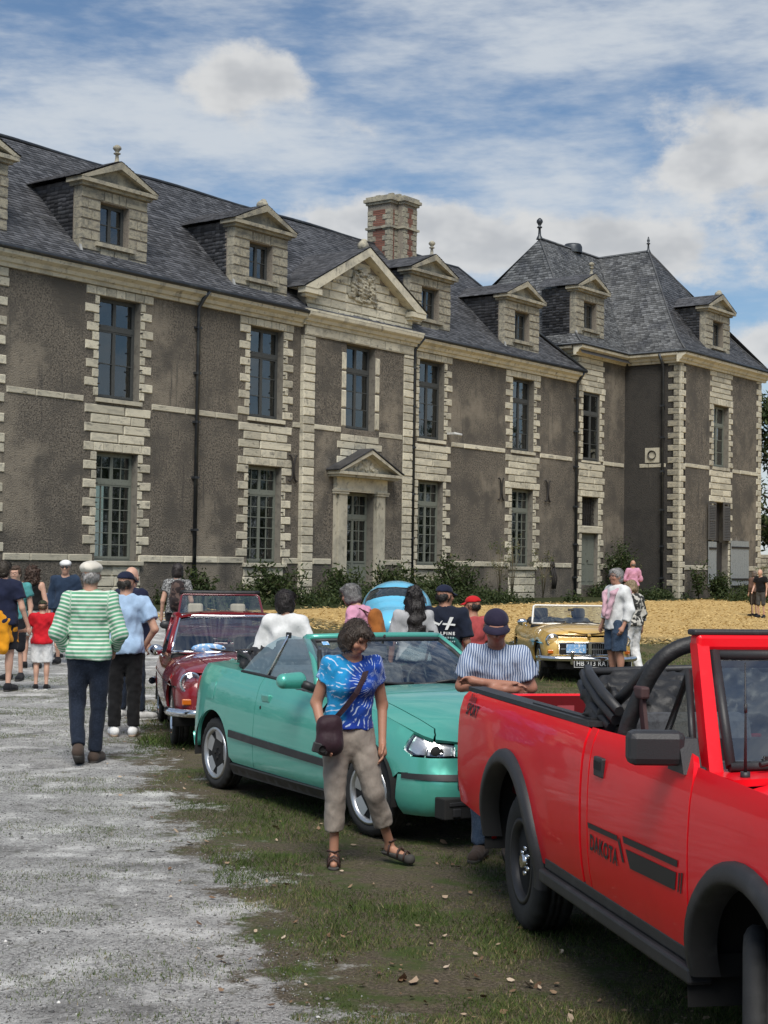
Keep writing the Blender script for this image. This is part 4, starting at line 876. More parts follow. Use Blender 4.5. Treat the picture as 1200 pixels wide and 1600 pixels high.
    bp = n.new('ShaderNodeBump'); bp.inputs['Distance'].default_value = .035; bp.inputs['Strength'].default_value = .8; l.new(mth('ADD', fine, mth('MULTIPLY', mid, .8)), bp.inputs['Height']); l.new(bp.outputs[0], b.inputs['Normal'])
ground_material()
tag(link('ground', mesh_np('ground', np.stack([GX, GYy, GZz], -1).reshape(-1, 3), FF, gm, True, {'sd': ('POINT', sdv.ravel()), 'straw': ('POINT', straw.ravel()), 'weed': ('POINT', weedm.ravel())})), kind='structure')
def colvar(name, ramp, rough=.8, trans=0.):
    """foliage colour chosen by the per-face attribute"""
    m = bpy.data.materials.new(name); m.use_nodes = True; nt = m.node_tree; n = nt.nodes; l = nt.links; b = n['Principled BSDF']; b.inputs['Roughness'].default_value = rough; b.inputs['Specular IOR Level'].default_value = .25
    a = n.new('ShaderNodeAttribute'); a.attribute_name = 'rnd'; r = n.new('ShaderNodeValToRGB'); l.new(a.outputs['Fac'], r.inputs[0]); e = r.color_ramp.elements
    while len(e) < len(ramp): e.new(.5)
    for i, (p, c) in enumerate(ramp): e[i].position = p; e[i].color = (*c, 1)
    l.new(r.outputs[0], b.inputs['Base Color'])
    if trans:
        o = n['Material Output']; t = n.new('ShaderNodeBsdfTranslucent'); l.new(r.outputs[0], t.inputs[0]); mx = n.new('ShaderNodeMixShader'); mx.inputs[0].default_value = trans; l.new(b.outputs[0], mx.inputs[1]); l.new(t.outputs[0], mx.inputs[2]); l.new(mx.outputs[0], o.inputs[0])
    return m
M['grass'] = colvar('grass', [(0, (.035, .050, .014)), (.40, (.082, .138, .030)), (.65, (.125, .160, .044)), (.85, (.23, .19, .09)), (1, (.34, .28, .16))], .7, .25)
M['leaf'] = colvar('leaves', [(0, (.018, .030, .011)), (.5, (.042, .064, .020)), (.85, (.085, .105, .036)), (1, (.17, .155, .075))], .6, .25)
M['dead_leaf'] = colvar('dead leaves', [(0, (.10, .055, .03)), (.5, (.27, .18, .11)), (1, (.50, .41, .31))], .75)
M['pebble'] = colvar('pebbles', [(0, (.07, .07, .07)), (.5, (.24, .238, .232)), (.85, (.44, .432, .42)), (1, (.70, .69, .66))], .9)
M['strawbit'] = colvar('straw', [(0, (.36, .235, .085)), (.5, (.52, .36, .14)), (1, (.67, .50, .235))], .7)
def scatter_blades(name, n, pick, hmin, hmax, wid, mt, lean=1.5, cl=None):
    x, y, v = pick(n); z = gz(x, y); a = RNG.uniform(0, 2 * pi, len(x)); h = RNG.uniform(hmin, hmax, len(x)) * (v if cl is None else cl(v)); ln = RNG.uniform(.1, lean, len(x)) * h; b = RNG.uniform(0, 2 * pi, len(x)); w = wid * RNG.uniform(.6, 1.3, len(x))
    p0 = np.stack([x - w * np.cos(a), y - w * np.sin(a), z - .005], 1); p1 = np.stack([x + w * np.cos(a), y + w * np.sin(a), z - .005], 1); p2 = np.stack([x + ln * np.cos(b), y + ln * np.sin(b), z + h], 1)
    V = np.stack([p0, p1, p2], 1).reshape(-1, 3); F = np.arange(len(V)).reshape(-1, 3); return V, F
def grass_pick(y0, y1, power, patch=.46, thr=0.):
    def f(n):
        y = y0 + (y1 - y0) * RNG.random(n) ** power; xl = np.interp(y, _yb, _xb) - .5; xr = .28 * y + 1.2; x = xl + (xr - xl) * RNG.random(n)
        p = fbm2(x * 1.3 + 20, y * 1.3, 8); p2 = fbm2(x * 5, y * 5 + 3, 9); q = p * .65 + p2 * .35; keep = (q > patch + thr * RNG.normal(0, .07, n)) & (gravel_sd(x, y) < .25 * (p2 - .3)); x, y, q = x[keep], y[keep], q[keep]
        return x, y, np.clip((q - patch) / .22, .15, 1.3)
    return f
V1, F1 = scatter_blades('g', 330000, grass_pick(5.2, 17, 1.5, .36, 1.3), .010, .036, .0026, 'grass'); V2, F2 = scatter_blades('g', 60000, grass_pick(15, 38, 1.2, .40, 1), .03, .085, .008, 'grass')
Vg = np.concatenate([V1, V2]); Fg = np.concatenate([F1, F2 + len(V1)]); cg = np.clip(RNG.normal(.42, .24, len(Fg)) + (Vg[::3, 1] > 19) * .22 + (fbm2(Vg[::3, 0] * 1.1, Vg[::3, 1] * 1.1 + 30, 4) - .5) * 1.3, 0, 1)
tag(link('grass', mesh_np('grass', Vg, Fg, M['grass'], attrs={'rnd': ('FACE', cg)})), 'short worn green and brown grass under and around the cars', 'grass', kind='stuff')
# tufts growing in the lime
def tuft_pick(n):
    c = 170; ty = RNG.uniform(5.6, 24, c); tx = np.interp(ty, _yb, _xb) - RNG.uniform(.1, 3.2, c); i = RNG.integers(0, c, n); r = RNG.normal(0, 1, n); x = tx[i] + RNG.normal(0, .17, n) * (1 + .03 * ty[i]); y = ty[i] + RNG.normal(0, .09, n); return x, y, np.full(n, .8)
Vt, Ft = scatter_blades('t', 42000, tuft_pick, .008, .026, .003, 'grass')
tag(link('lime_tufts', mesh_np('lime_tufts', Vt, Ft, M['grass'], attrs={'rnd': ('FACE', np.clip(RNG.normal(.5, .2, len(Ft)), 0, 1))})), 'thin grass tufts dotted over the pale lime track', 'grass', kind='stuff')
# gravel
npb = 42000; py = 5.3 + 13 * RNG.random(npb) ** 1.6; px_ = np.interp(py, _yb, _xb) - .0 + .5 * RNG.normal(0, .35, npb) - RNG.random(npb) * (2.2 + py * .2); pr = RNG.uniform(.002, .0062, npb) * (1 + 1.0 * (RNG.random(npb) < .04))
oc = np.array([(1, 0, 0), (0, 1, 0), (-1, 0, 0), (0, -1, 0), (0, 0, .7), (0, 0, -.5)], float); of = np.array([(0, 1, 4), (1, 2, 4), (2, 3, 4), (3, 0, 4), (1, 0, 5), (2, 1, 5), (3, 2, 5), (0, 3, 5)])
ang = RNG.uniform(0, 6.28, npb); st = RNG.uniform(.6, 1.5, (npb, 3)); ov = oc[None] * st[:, None] * pr[:, None, None] * RNG.uniform(.8, 1.2, (npb, 6, 1)); ca, sa = np.cos(ang)[:, None], np.sin(ang)[:, None]
pv = np.stack([ov[..., 0] * ca - ov[..., 1] * sa + px_[:, None], ov[..., 0] * sa + ov[..., 1] * ca + py[:, None], ov[..., 2] + gz(px_, py)[:, None] + pr[:, None] * .3], -1).reshape(-1, 3)
pf = (of[None] + 6 * np.arange(npb)[:, None, None]).reshape(-1, 3); pc = np.repeat(np.clip(RNG.normal(.45, .22, npb), 0, 1), 8)
tag(link('gravel', mesh_np('gravel', pv, pf, M['pebble'], attrs={'rnd': ('FACE', pc)})), 'loose grey gravel stones on the lime track', 'gravel', kind='stuff')
# fallen leaves
def leaf_litter(n):
    y = 5.5 + 13 * RNG.random(n) ** 1.5; x = np.interp(y, _yb, _xb) - .4 + RNG.random(n) * (.25 * y + 2.0); z = gz(x, y) + .012; s = RNG.uniform(.007, .022, n) * (1 + .8 * (RNG.random(n) < .08)); a = RNG.uniform(0, 6.28, n); V = []
    for i in range(n):
        R = Matrix.Rotation(a[i], 3, 'Z') @ Matrix.Rotation(RNG.normal(0, .35), 3, 'X') @ Matrix.Rotation(RNG.normal(0, .35), 3, 'Y'); cu = RNG.uniform(.1, .6)
        for p in ((-1, 0, cu * .6), (-.35, .62, cu * .5), (.4, .5, cu * .2), (1.1, .05, cu), (.4, -.55, cu * .3), (-.4, -.6, cu * .4), (0, 0, 0)): V.append(Vector((x[i], y[i], z[i])) + R @ (Vector(p) * s[i]))
    F = [(7 * i + k, 7 * i + (k + 1) % 6, 7 * i + 6) for i in range(n) for k in range(6)]; return V, F
lv, lf = leaf_litter(900)
tag(link('fallen_leaves', mesh_np('fallen_leaves', [tuple(v) for v in lv], lf, M['dead_leaf'], attrs={'rnd': ('FACE', np.repeat(RNG.random(900), 6))})), 'dry brown fallen leaves scattered over the grass', 'leaves', kind='stuff')
# straw on the far court
ns = 60000; sy = 37 + 30 * RNG.random(ns) ** 1.3; sx = -12 + RNG.random(ns) * (16 + sy * .55); ke = (front_dist(sx, sy) > 3.4 + RNG.random(ns)) & (sx < .32 * sy + 2) & (fbm2(sx * .5, sy * .5, 12) + .02 * (sy - 37) > .42 + .12 * RNG.random(ns)); sx, sy = sx[ke], sy[ke]; a = RNG.uniform(0, 6.28, len(sx)); L = RNG.uniform(.03, .08, len(sx)); z = gz(sx, sy)
sv = np.stack([np.stack([sx - L * np.cos(a), sy - L * np.sin(a), z + RNG.uniform(0, .05, len(sx))], 1), np.stack([sx + .02 * np.sin(a), sy - .02 * np.cos(a), z + RNG.uniform(0, .02, len(sx))], 1), np.stack([sx + L * np.cos(a), sy + L * np.sin(a), z + RNG.uniform(.005, .03, len(sx))], 1)], 1).reshape(-1, 3)
tag(link('straw', mesh_np('straw', sv, np.arange(len(sv)).reshape(-1, 3), M['strawbit'], attrs={'rnd': ('FACE', RNG.random(len(sx)))})), 'golden straw strewn over the court before the chateau', 'straw', kind='stuff')
# ------------------------------------------------------------------ weeds, bushes, trees
def leaf_cloud(C, n, size, seed, flat=.5, elong=1.7):
    """n leaf quads about the points C (m,4: x,y,z,spread)"""
    r = np.random.default_rng(seed); i = r.integers(0, len(C), n); p = C[i, :3] + r.normal(0, 1, (n, 3)) * C[i, 3:4]; s = size * r.uniform(.6, 1.4, n)
    u = r.normal(0, 1, (n, 3)); u /= np.linalg.norm(u, axis=1)[:, None]; w = r.normal(0, 1, (n, 3)); w[:, 2] += flat; v = np.cross(w, u); v /= np.linalg.norm(v, axis=1)[:, None]
    V = np.stack([p - u * (s * elong)[:, None], p - v * (s * .55)[:, None], p + u * (s * elong)[:, None], p + v * (s * .55)[:, None]], 1).reshape(-1, 3); F = np.arange(4 * n).reshape(-1, 4)
    return V, F, np.clip(r.normal(.45, .2, n), 0, 1)
def to_world(lx, ly): return OX + TX * lx - NX * ly, OY + TY * lx - NY * ly
cl = []
for lx in np.arange(-17, 27, .16):
    yb = 0 if lx < PX1 else WY
    for _ in range(3):
        d = RNG.uniform(.15, 3.7)
        if fbm2(np.array(lx * .45 + 2), np.array(d * .4), 15) < .43 + .10 * (lx > 6): continue
        lo_ = .18 + .34 * (1 - d / 3.7) + .45 * (fbm2(np.array(lx * .6), np.array(d), 6) - .5); x, y = to_world(lx + RNG.normal(0, .2), yb - d)
        lo_ = max(.08, lo_) * (.5 if lx < -7 else 1.)
        for k in range(5): cl.append((x, y, float(gz(np.array(x), np.array(y))) + lo_ * k / 5, .11 + .04 * k / 5))
wv, wf, wc_ = leaf_cloud(np.array(cl), 46000, .040, 3)
tag(link('weeds', mesh_np('weeds', wv, wf, M['leaf'], attrs={'rnd': ('FACE', wc_)})), 'dark overgrown weeds along the foot of the chateau', 'weeds', kind='stuff')
M['stem'] = mat('dry stems', (.12, .10, .06), .9); M['bark'] = mat('bark', (.10, .08, .06), .95, noise=[(8, (.05, .04, .03), .45, .65)], bump=(18, .03, .6))
def bush(lx, d, h, w, label, n=1500, size=.05, name='bush', dry=0., grp=None):
    yb = 0 if lx < PX1 else WY; x, y = to_world(lx, yb - d); z = float(gz(np.array(x), np.array(y))); e = empty(name, (x, y, z)); tag(e, label, 'bush', grp); rg = np.random.default_rng(int(abs(lx) * 100) + 5); C = []; m = MB()
    for k in range(9):
        a = rg.uniform(0, 6.28); r = rg.uniform(.1, .5) * w; hh = h * rg.uniform(.55, 1.0); tip = (r * cos(a) * 1.3, r * sin(a) * 1.3, hh); m.tube([(0, 0, -.05), (r * .4 * cos(a), r * .4 * sin(a), hh * .5), tip], [.02, .014, .005], 5)
        for t in np.linspace(.3, 1, 6): C.append((lerp(0, tip[0], t), lerp(0, tip[1], t), lerp(0, tip[2], t), .13 * w + .05))
    m.build('stem', M['stem'] if dry else M['bark'], e); V, F, c = leaf_cloud(np.array(C), n, size, int(abs(lx) * 77) + 1)
    link('foliage', mesh_np('foliage', V, F, M['leaf'], attrs={'rnd': ('FACE', np.clip(c + dry, 0, 1))}), e); return e
for a in ((-5.9, 1.6, 1.05, 1.1, 'low dark bush beneath the window left of the door bay', 1700), (-2.2, 1.2, .95, 1.0, 'rounded bush against the left pilaster of the door bay', 1500), (-.2, 1.9, 1.15, 1.2, 'wide dark green bush growing in front of the central door', 2300), (2.0, 1.8, .75, 1.0, 'spreading low bush right of the central door', 1500), (4.5, 1.2, 1.45, 1.1, 'elder bush under the sill of the window right of the door', 1900), (17.9, .8, 2.3, 1.1, 'round leafy bush beside the narrow side door of the pavilion', 2600), (21.6, .9, 1.0, .9, 'bush left of the shuttered wing doorway', 1300), (-8.9, 1.0, .95, .9, 'small bush at the foot of the leftmost downpipe', 1000), (20.1, .6, 1.6, .5, 'thin reddish creeper climbing the wing corner', 500)):
    bush(*a)
for i, (lx, h, lab) in enumerate(((7.7, 2.1, 'tall dry weed stalks against the render left of the two wall ties'), (8.6, 2.5, 'tallest bare forked stalk before the render between two windows'), (10.9, 1.9, 'dry stalks below the window between the wall ties'), (26.2, 1.5, 'thin dry stalk in front of the pale plank door'))):
    x, y = to_world(lx, (0 if lx < PX1 else WY) - 1.0); e = empty('weed_stalk', (x, y, float(gz(np.array(x), np.array(y))))); tag(e, lab, 'weed'); m = MB(); rg = random.Random(i)
    for k in range(8):
        a = rg.uniform(0, 6.28); r = rg.uniform(.05, .5); m.tube([(0, 0, 0), (r * .3 * cos(a), r * .3 * sin(a), h * .5), (r * cos(a), r * sin(a), h * rg.uniform(.7, 1))], [.014, .010, .004], 5)
    m.build('stalk', M['stem'], e); V, F, c = leaf_cloud(np.array([(rg.gauss(0, .22), rg.gauss(0, .22), h * rg.uniform(.3, 1), .06) for _ in range(24)]), 240, .03, i); link('foliage', mesh_np('foliage', V, F, M['leaf'], attrs={'rnd': ('FACE', np.clip(c + .45, 0, 1))}), e)
def tree(x, y, h, w, label, seed, n=9000):
    e = empty('tree', (x, y, float(gz(np.array(x), np.array(y))))); tag(e, label, 'tree'); rg = random.Random(seed); m = MB(); m.tube([(0, 0, -.1), (.1, 0, h * .25), (0, .15, h * .55), (.1, .1, h * .85)], [.3, .24, .15, .05], 9); C = []
    for k in range(30):
        a = rg.uniform(0, 6.28); t = rg.uniform(.22, .95); r = w * (1 - abs(t - .5) * .9) * rg.uniform(.5, 1.05); tip = (r * cos(a), r * sin(a), h * t + rg.uniform(0, .6)); m.tube([(0, 0, h * t * .8), (tip[0] * .5, tip[1] * .5, h * t * .95), tip], [.08, .05, .02], 5)
        for q in (.55, .8, 1.): C.append((tip[0] * q, tip[1] * q, lerp(h * t * .85, tip[2], q), .34))
    m.build('trunk', M['bark'], e); V, F, c = leaf_cloud(np.array(C), n, .11, seed); link('crown', mesh_np('crown', V, F, M['leaf'], attrs={'rnd': ('FACE', np.clip(c + .18, 0, 1))}), e)
# unseen woods added round the court to darken reflections in windows and paint
wc0 = [(-95 + 6 * RNG.random(), y + RNG.normal(0, 1.5), h, 1.3) for y in np.arange(0, 150, 2.4) for h in np.arange(.8, 6 + 4 * fbm2(np.array(y * .11), np.array(9.), 4), 1.4)] + [(60 + 8 * RNG.random() - .12 * (y - 60), y + RNG.normal(0, 1.5), h, 1.2) for y in np.arange(-30, 150, 2.2) for h in np.arange(.8, 9 + 4 * fbm2(np.array(y * .11), np.array(7.), 4), 1.4)] + [(x + RNG.normal(0, 1.5), -34 - 6 * RNG.random(), h, 1.1) for x in np.arange(-75, 76, 2.2) for h in np.arange(.8, 6 + 4.5 * fbm2(np.array(x * .11), np.array(3.), 4), 1.3)]
V, F, c = leaf_cloud(np.array(wc0), 42000, .45, 8); tag(link('reflection_wood', mesh_np('reflection_wood', V, F, M['leaf'], attrs={'rnd': ('FACE', c)})), 'unseen belts of trees added round the court for dark reflections', 'trees', kind='stuff')
tree(20.6, 78, 10.5, 4.0, 'leafy green tree half hidden behind the right end of the chateau', 4); tree(27.5, 84, 11, 4.6, 'broad tree standing further right beyond the old rubble wall', 9)
# old rubble wall running off to the right
rw = empty('rubble_wall', (17.6, 74.5, .3), radians(-8)); tag(rw, 'low rubble stone wall at the right end of the chateau', 'wall'); MB().box((0, .04, -.4), (16, .4, 2.1)).build('wall_core', M['mortar'], rw)
z = -.2; k = 0
while z < 2.1:
    x = -.1 * (k % 2); h = random.uniform(.2, .3)
    while x < 9: w = random.uniform(.25, .6); stone(rw, x, x + w, z, z + h, 0, .2, 'stone', 'stone2', .012); x += w
    z += h; k += 1
# ------------------------------------------------------------------ cars: shared pieces
def paint(name, c, metal=0., rough=.32, dirt=.35, coat=.9, spec=.3):
    return mat(name, c, rough, metal, coat=coat, coat_r=.03, spec=spec, noise=[(3.2, tuple(v * (1 - .25 * dirt) for v in c), .5, .8), (40, tuple(v * (1 - .2 * dirt) + .01 for v in c), .55, .8)])
M['red'] = paint('bright red paint', (.80, .008, .018), coat=.32, spec=.16); M['red_in'] = mat('dark red bed inside', (.12, .004, .007), .7, spec=.2, noise=[(6, (.08, .006, .008), .5, .7)])  # second red is darker, for the bed's inner faces and tailgate inside
M['red_in2'] = mat('red with painted reflection', (.34, .06, .07), .5); M['teal'] = paint('metallic jade paint', (.095, .43, .345), .35, .33); M['yellow'] = paint('mustard yellow paint', (.66, .42, .11)); M['maroon'] = paint('dark red paint', (.20, .010, .016)); M['maroon2'] = paint('maroon paint', (.12, .010, .018)); M['sky_blue'] = paint('sky blue paint', (.13, .50, .72))  # stake red is paler: reflected light put into the colour
M['chrome'] = mat('chrome', (.78, .79, .80), .08, 1.); M['alloy'] = mat('silver alloy', (.55, .56, .57), .35, .9, noise=[(18, (.35, .35, .36), .55, .8)]); M['blackpl'] = mat('black plastic', (.022, .022, .024), .5, noise=[(9, (.04, .04, .042), .5, .75)], bump=(150, .002, .3)); M['rubber'] = mat('tyre rubber', (.020, .020, .020), .75, noise=[(11, (.045, .042, .038), .52, .75)], bump=(90, .004, .3))
M['vinyl'] = mat('black vinyl hood cloth', (.014, .014, .015), .55, bump=(16, .02, .5)); M['under'] = mat('underbody black', (.012, .012, .012), .9); M['seat'] = mat('grey seat cloth', (.085, .088, .095), .85, noise=[(30, (.05, .05, .055), .45, .65)]); M['seat_tan'] = mat('beige seat leather', (.42, .34, .25), .6)
M['belt'] = mat('dark brown webbing', (.060, .028, .028), .7); M['cglass'] = glass_mat('car glass', (.76, .85, .83), .12, .0); M['tint'] = glass_mat('blue tinted side glass', (.55, .68, .71), .12, .0); M['lens'] = glass_mat('lamp lens', (.95, .95, .95), .10, .02); M['mirror_gl'] = mat('mirror', (.8, .8, .8), .02, 1.)
M['reflector'] = mat('lamp reflector', (.75, .76, .77), .28, .85); M['amber'] = mat('amber lens', (.55, .13, .01), .2, coat=1); M['redlens'] = mat('red lens', (.30, .008, .008), .2, coat=1); M['decal'] = mat('black decal', (.012, .011, .011), .5); M['decal_faded'] = mat('faded decal', (.22, .012, .014), .5); M['white'] = mat('white paint', (.75, .75, .73), .5); M['platebk'] = mat('black number plate', (.015, .015, .016), .4); M['steel_dk'] = mat('dark painted steel wheel', (.040, .040, .042), .5, .3, noise=[(14, (.075, .07, .065), .5, .7)]); M['cream'] = mat('cream windscreen frame', (.72, .71, .66), .35, coat=.5)
M['blue_card'] = mat('blue and white rally plate', (.20, .42, .72), .4, noise=[(30, (.72, .76, .8), .52, .58)])
def tyre_mesh(r, w, rim, n=72, blocks=True):
    """tyre about the y axis, with grooved tread and bulged walls"""
    h = w / 2; prof = [(rim, -h * .78), (rim + .02, -h * .92), ((r + rim) / 2, -h), (r - .035, -h * .97), (r - .012, -h * .86), (r, -h * .72), (r, -h * .36), (r - .010, -h * .33), (r - .010, -h * .26), (r, -h * .23), (r, -.006), (r - .010, 0), (r, .006)]
    prof += [(a, -b) for a, b in prof[:-3][::-1]]; V = []; m = len(prof)
    for i in range(n):
        a = 2 * pi * i / n; g = .009 if blocks and i % 3 == 0 else 0
        for j, (q, y) in enumerate(prof): qq = q - (g if q > r - .02 and abs(y) > h * .22 else 0); V.append((qq * sin(a), y, qq * cos(a)))
    F = [(i * m + j, ((i + 1) % n) * m + j, ((i + 1) % n) * m + j + 1, i * m + j + 1) for i in range(n) for j in range(m - 1)]
    return V, [f[::-1] for f in F]
def wheel(par, x, side, y, r, w, rimr, style, steer=0., z=None):
    """side -1: right-hand side of the car; y: half track to the middle of the tyre"""
    hub = MB(); hub.lathe([(0, -w * .30), (rimr * .9, -w * .30), (rimr * .97, -w * .1), (rimr * .97, w * .4), (0, w * .4)], 28, 1); o = hub.build('wheel', M['under'], par, loc=(x, side * y, r if z is None else z), rot=(0, 0, (0 if side < 0 else pi) + steer))
    V, F = tyre_mesh(r, w, rimr); link('tyre', MB().add(V, F, True).mesh('tyre', M['rubber']), o)
    m = MB(); yo = -w * .46
    m.lathe([(rimr + .012, -w * .36), (rimr + .012, yo - .004), (rimr - .006, yo - .004), (rimr - .02, -w * .34), (rimr - .03, w * .2)], 40, 1)
    def spoke(a, r0, r1, w0, w1, y0, y1, th=.03):
        ca, sa = cos(a), sin(a); P = []
        for rr_, ww, yy in ((r0, w0, y0), (r1, w1, y1)):
            for s in (-1, 1): P.append((rr_ * sa + s * ww * ca, yy, rr_ * ca - s * ww * sa))
            for s in (1, -1): P.append((rr_ * sa + s * ww * .8 * ca, yy + th, rr_ * ca - s * ww * .8 * sa))
        m.add(P, [(0, 1, 5, 4), (1, 2, 6, 5), (3, 0, 4, 7), (0, 3, 2, 1), (4, 5, 6, 7)])
    if style == 'alloy5':
        for k in range(5): spoke(2 * pi * k / 5 + .2, .05, rimr - .005, .045, .075, yo + .035, yo + .012)
        m.lathe([(0, yo + .028), (.055, yo + .028), (.075, yo + .036), (.085, yo + .06)], 24, 1); mt = 'alloy'
    elif style == 'steel5':
        for k in range(5): spoke(2 * pi * k / 5 + .1, .05, rimr - .005, .075, .095, yo + .055, yo + .03, .04)
        m.lathe([(0, yo + .04), (.085, yo + .042), (.10, yo + .06)], 24, 1); mt = 'steel_dk'
    elif style == 'rostyle':
        for k in range(8): spoke(2 * pi * k / 8, .06, rimr - .005, .022, .035, yo + .03, yo + .02)
        m.lathe([(0, yo + .0), (.055, yo + .005), (.07, yo + .03), (.085, yo + .04)], 20, 1); mt = 'chrome'
    else: m.lathe([(0, yo + .0), (.10, yo + .005), (.12, yo + .03), (rimr, yo + .03)], 24, 1); mt = 'chrome'
    m.f = [f[::-1] for f in m.f]; rim = m.build('rim', M[mt], o)
    if style in ('steel5', 'alloy5'):
        nn = 6 if style == 'steel5' else 4; lug = MB()
        for k in range(nn): a = 2 * pi * k / nn; q = .062 if style == 'steel5' else .04; lug.tube([(q * sin(a), yo + .045, q * cos(a)), (q * sin(a), yo + .012, q * cos(a))], .012, 6)
        if style == 'steel5': lug.tube([(0, yo + .05, 0), (0, yo - .0, 0)], .034, 10)
        lug.build('wheel_nuts', M['chrome'] if style == 'steel5' else M['under'], o)
    return o
class Shell:
    """car body skin: plan outline (rear centre -> left side -> nose centre), section profiles by height fraction q"""
    def __init__(s, plan, zb, ztop, side, front, rear):
        P = catmull([(x, y, 0) for x, y in plan], 14); s.P = P; s.S = [0.]
        for a, b in zip(P, P[1:]): s.S.append(s.S[-1] + (b - a).length)
        s.xs = [p.x for p in P]; s.ys = [p.y for p in P]; s.zb, s.zt = zb, ztop; s.side, s.front, s.rear = [interp([a for a, b in q], [b for a, b in q]) for q in (side, front, rear)]; s.L = s.S[-1]
        # smoothed outward normals
        n = len(P); N = []
        for i in range(n): d = P[min(i + 1, n - 1)] - P[max(i - 1, 0)]; N.append(Vector((-d.y, d.x)).normalized())
        N[0] = Vector((-1, 0)); N[-1] = Vector((1, 0)); s.nx = [v.x for v in N]; s.ny = [v.y for v in N]
    def pt(s, q): return np.interp(q, s.S, s.xs), np.interp(q, s.S, s.ys), np.interp(q, s.S, s.nx), np.interp(q, s.S, s.ny)
    def sx(s, x): return float(np.interp(x, s.xs, s.S))
    def M(s, q, z, off=0.):
        x, y, nx, ny = s.pt(q); L = sqrt(nx * nx + ny * ny); nx /= L; ny /= L; t = (z - s.zb) / (s.zt(x) - s.zb); wf, wr = max(0, nx) ** 2, max(0, -nx) ** 2
        i = (1 - wf - wr) * s.side(t) + wf * s.front(t) + wr * s.rear(t) - off; return (x - nx * i, max(0, y - ny * i), z)
    def top(s, s0, s1, n=14): return [(lerp(s0, s1, i / n), s.zt(s.pt(lerp(s0, s1, i / n))[0])) for i in range(n + 1)]
    def edge(s):
        if not hasattr(s, '_e'): s._e = [s.M(q, s.zt(s.pt(q)[0])) for q in np.linspace(0, s.L, 120)]
        return s._e
    def yb(s, x): e = s.edge(); return float(np.interp(x, [p[0] for p in e], [p[1] for p in e]))
    def T(s, zc, p=2.2):
        """upper skin: (x, t) with t -1..1 across the car"""
        def f(x, t): y = s.yb(x); zt = s.zt(x); return (x, t * y, zt + (zc(x) - zt) * (1 - abs(t) ** p))
        return f
def both(name, outline, fn, mt, par, step=.06, **k):
    a = panel(name, outline, fn, M[mt], par, step, mirror=False, flip=True, **k); b = panel(name, outline, fn, M[mt], par, step, mirror=True, flip=True, **k); return a, b
def top_panel(name, outline, fn, mt, par, step=.07, **k): return panel(name, outline, fn, M[mt], par, step, **k)
def glass(name, pts, mt, par, th=.005):
    m = MB(); m.poly(pts); return m.build(name, M[mt], par)
def grid_glass(name, fn, nu, nv, mt, par, flip=False):
    V = [fn(u / nu, v / nv) for v in range(nv + 1) for u in range(nu + 1)]; F = [(v * (nu + 1) + u, v * (nu + 1) + u + 1, (v + 1) * (nu + 1) + u + 1, (v + 1) * (nu + 1) + u) for v in range(nv) for u in range(nu)]
    return MB().add(V, [f[::-1] for f in F] if flip else F, True).build(name, M[mt], par)
def flat_text(name, txt, size, o, ux, uy, mt, par, **k):
    V, F = text_geo(txt, size, **k); o, ux, uy = Vector(o), Vector(ux), Vector(uy); return MB().add([o + ux * v.x + uy * v.y for v in V], F).build(name, M[mt], par)
def seat(par, x, y, mt, z=.28, w=.24, head=True, back=.55, head_mt=None):
    m = MB(); m.box((x - .22, y - w, z), (x + .28, y + w, z + .16), .04); T = Matrix.Translation((x - .24, y, z + .1)) @ Matrix.Rotation(-.28, 4, 'Y'); m.T = T; m.box((-.08, -w, 0), (.06, w, back), .05); ob = m.build('seat', M[mt], par)
    if head: h = MB(); h.T = T; h.box((-.06, -w * .55, back + .03), (.04, w * .55, back + .21), .04); h.build('headrest', M[head_mt or mt], par)
    return ob
def steering_wheel(par, x, y, z, tilt=.45, r=.18):
    m = MB(); c = Vector((x, y, z)); R = Matrix.Rotation(-tilt, 3, 'Y'); pts = [c + R @ Vector((0, r * cos(a), r * sin(a))) for a in np.linspace(0, 2 * pi, 25)]; m.tube(pts, .014, 7, False); m.tube([c, c + R @ Vector((.25, 0, -.05))], .03, 8)
    for a in (0, 2.2, 4.1): m.tube([c, c + R @ Vector((0, r * sin(a), r * cos(a)))], .012, 5)
    return m.build('steering_wheel', M['blackpl'], par)
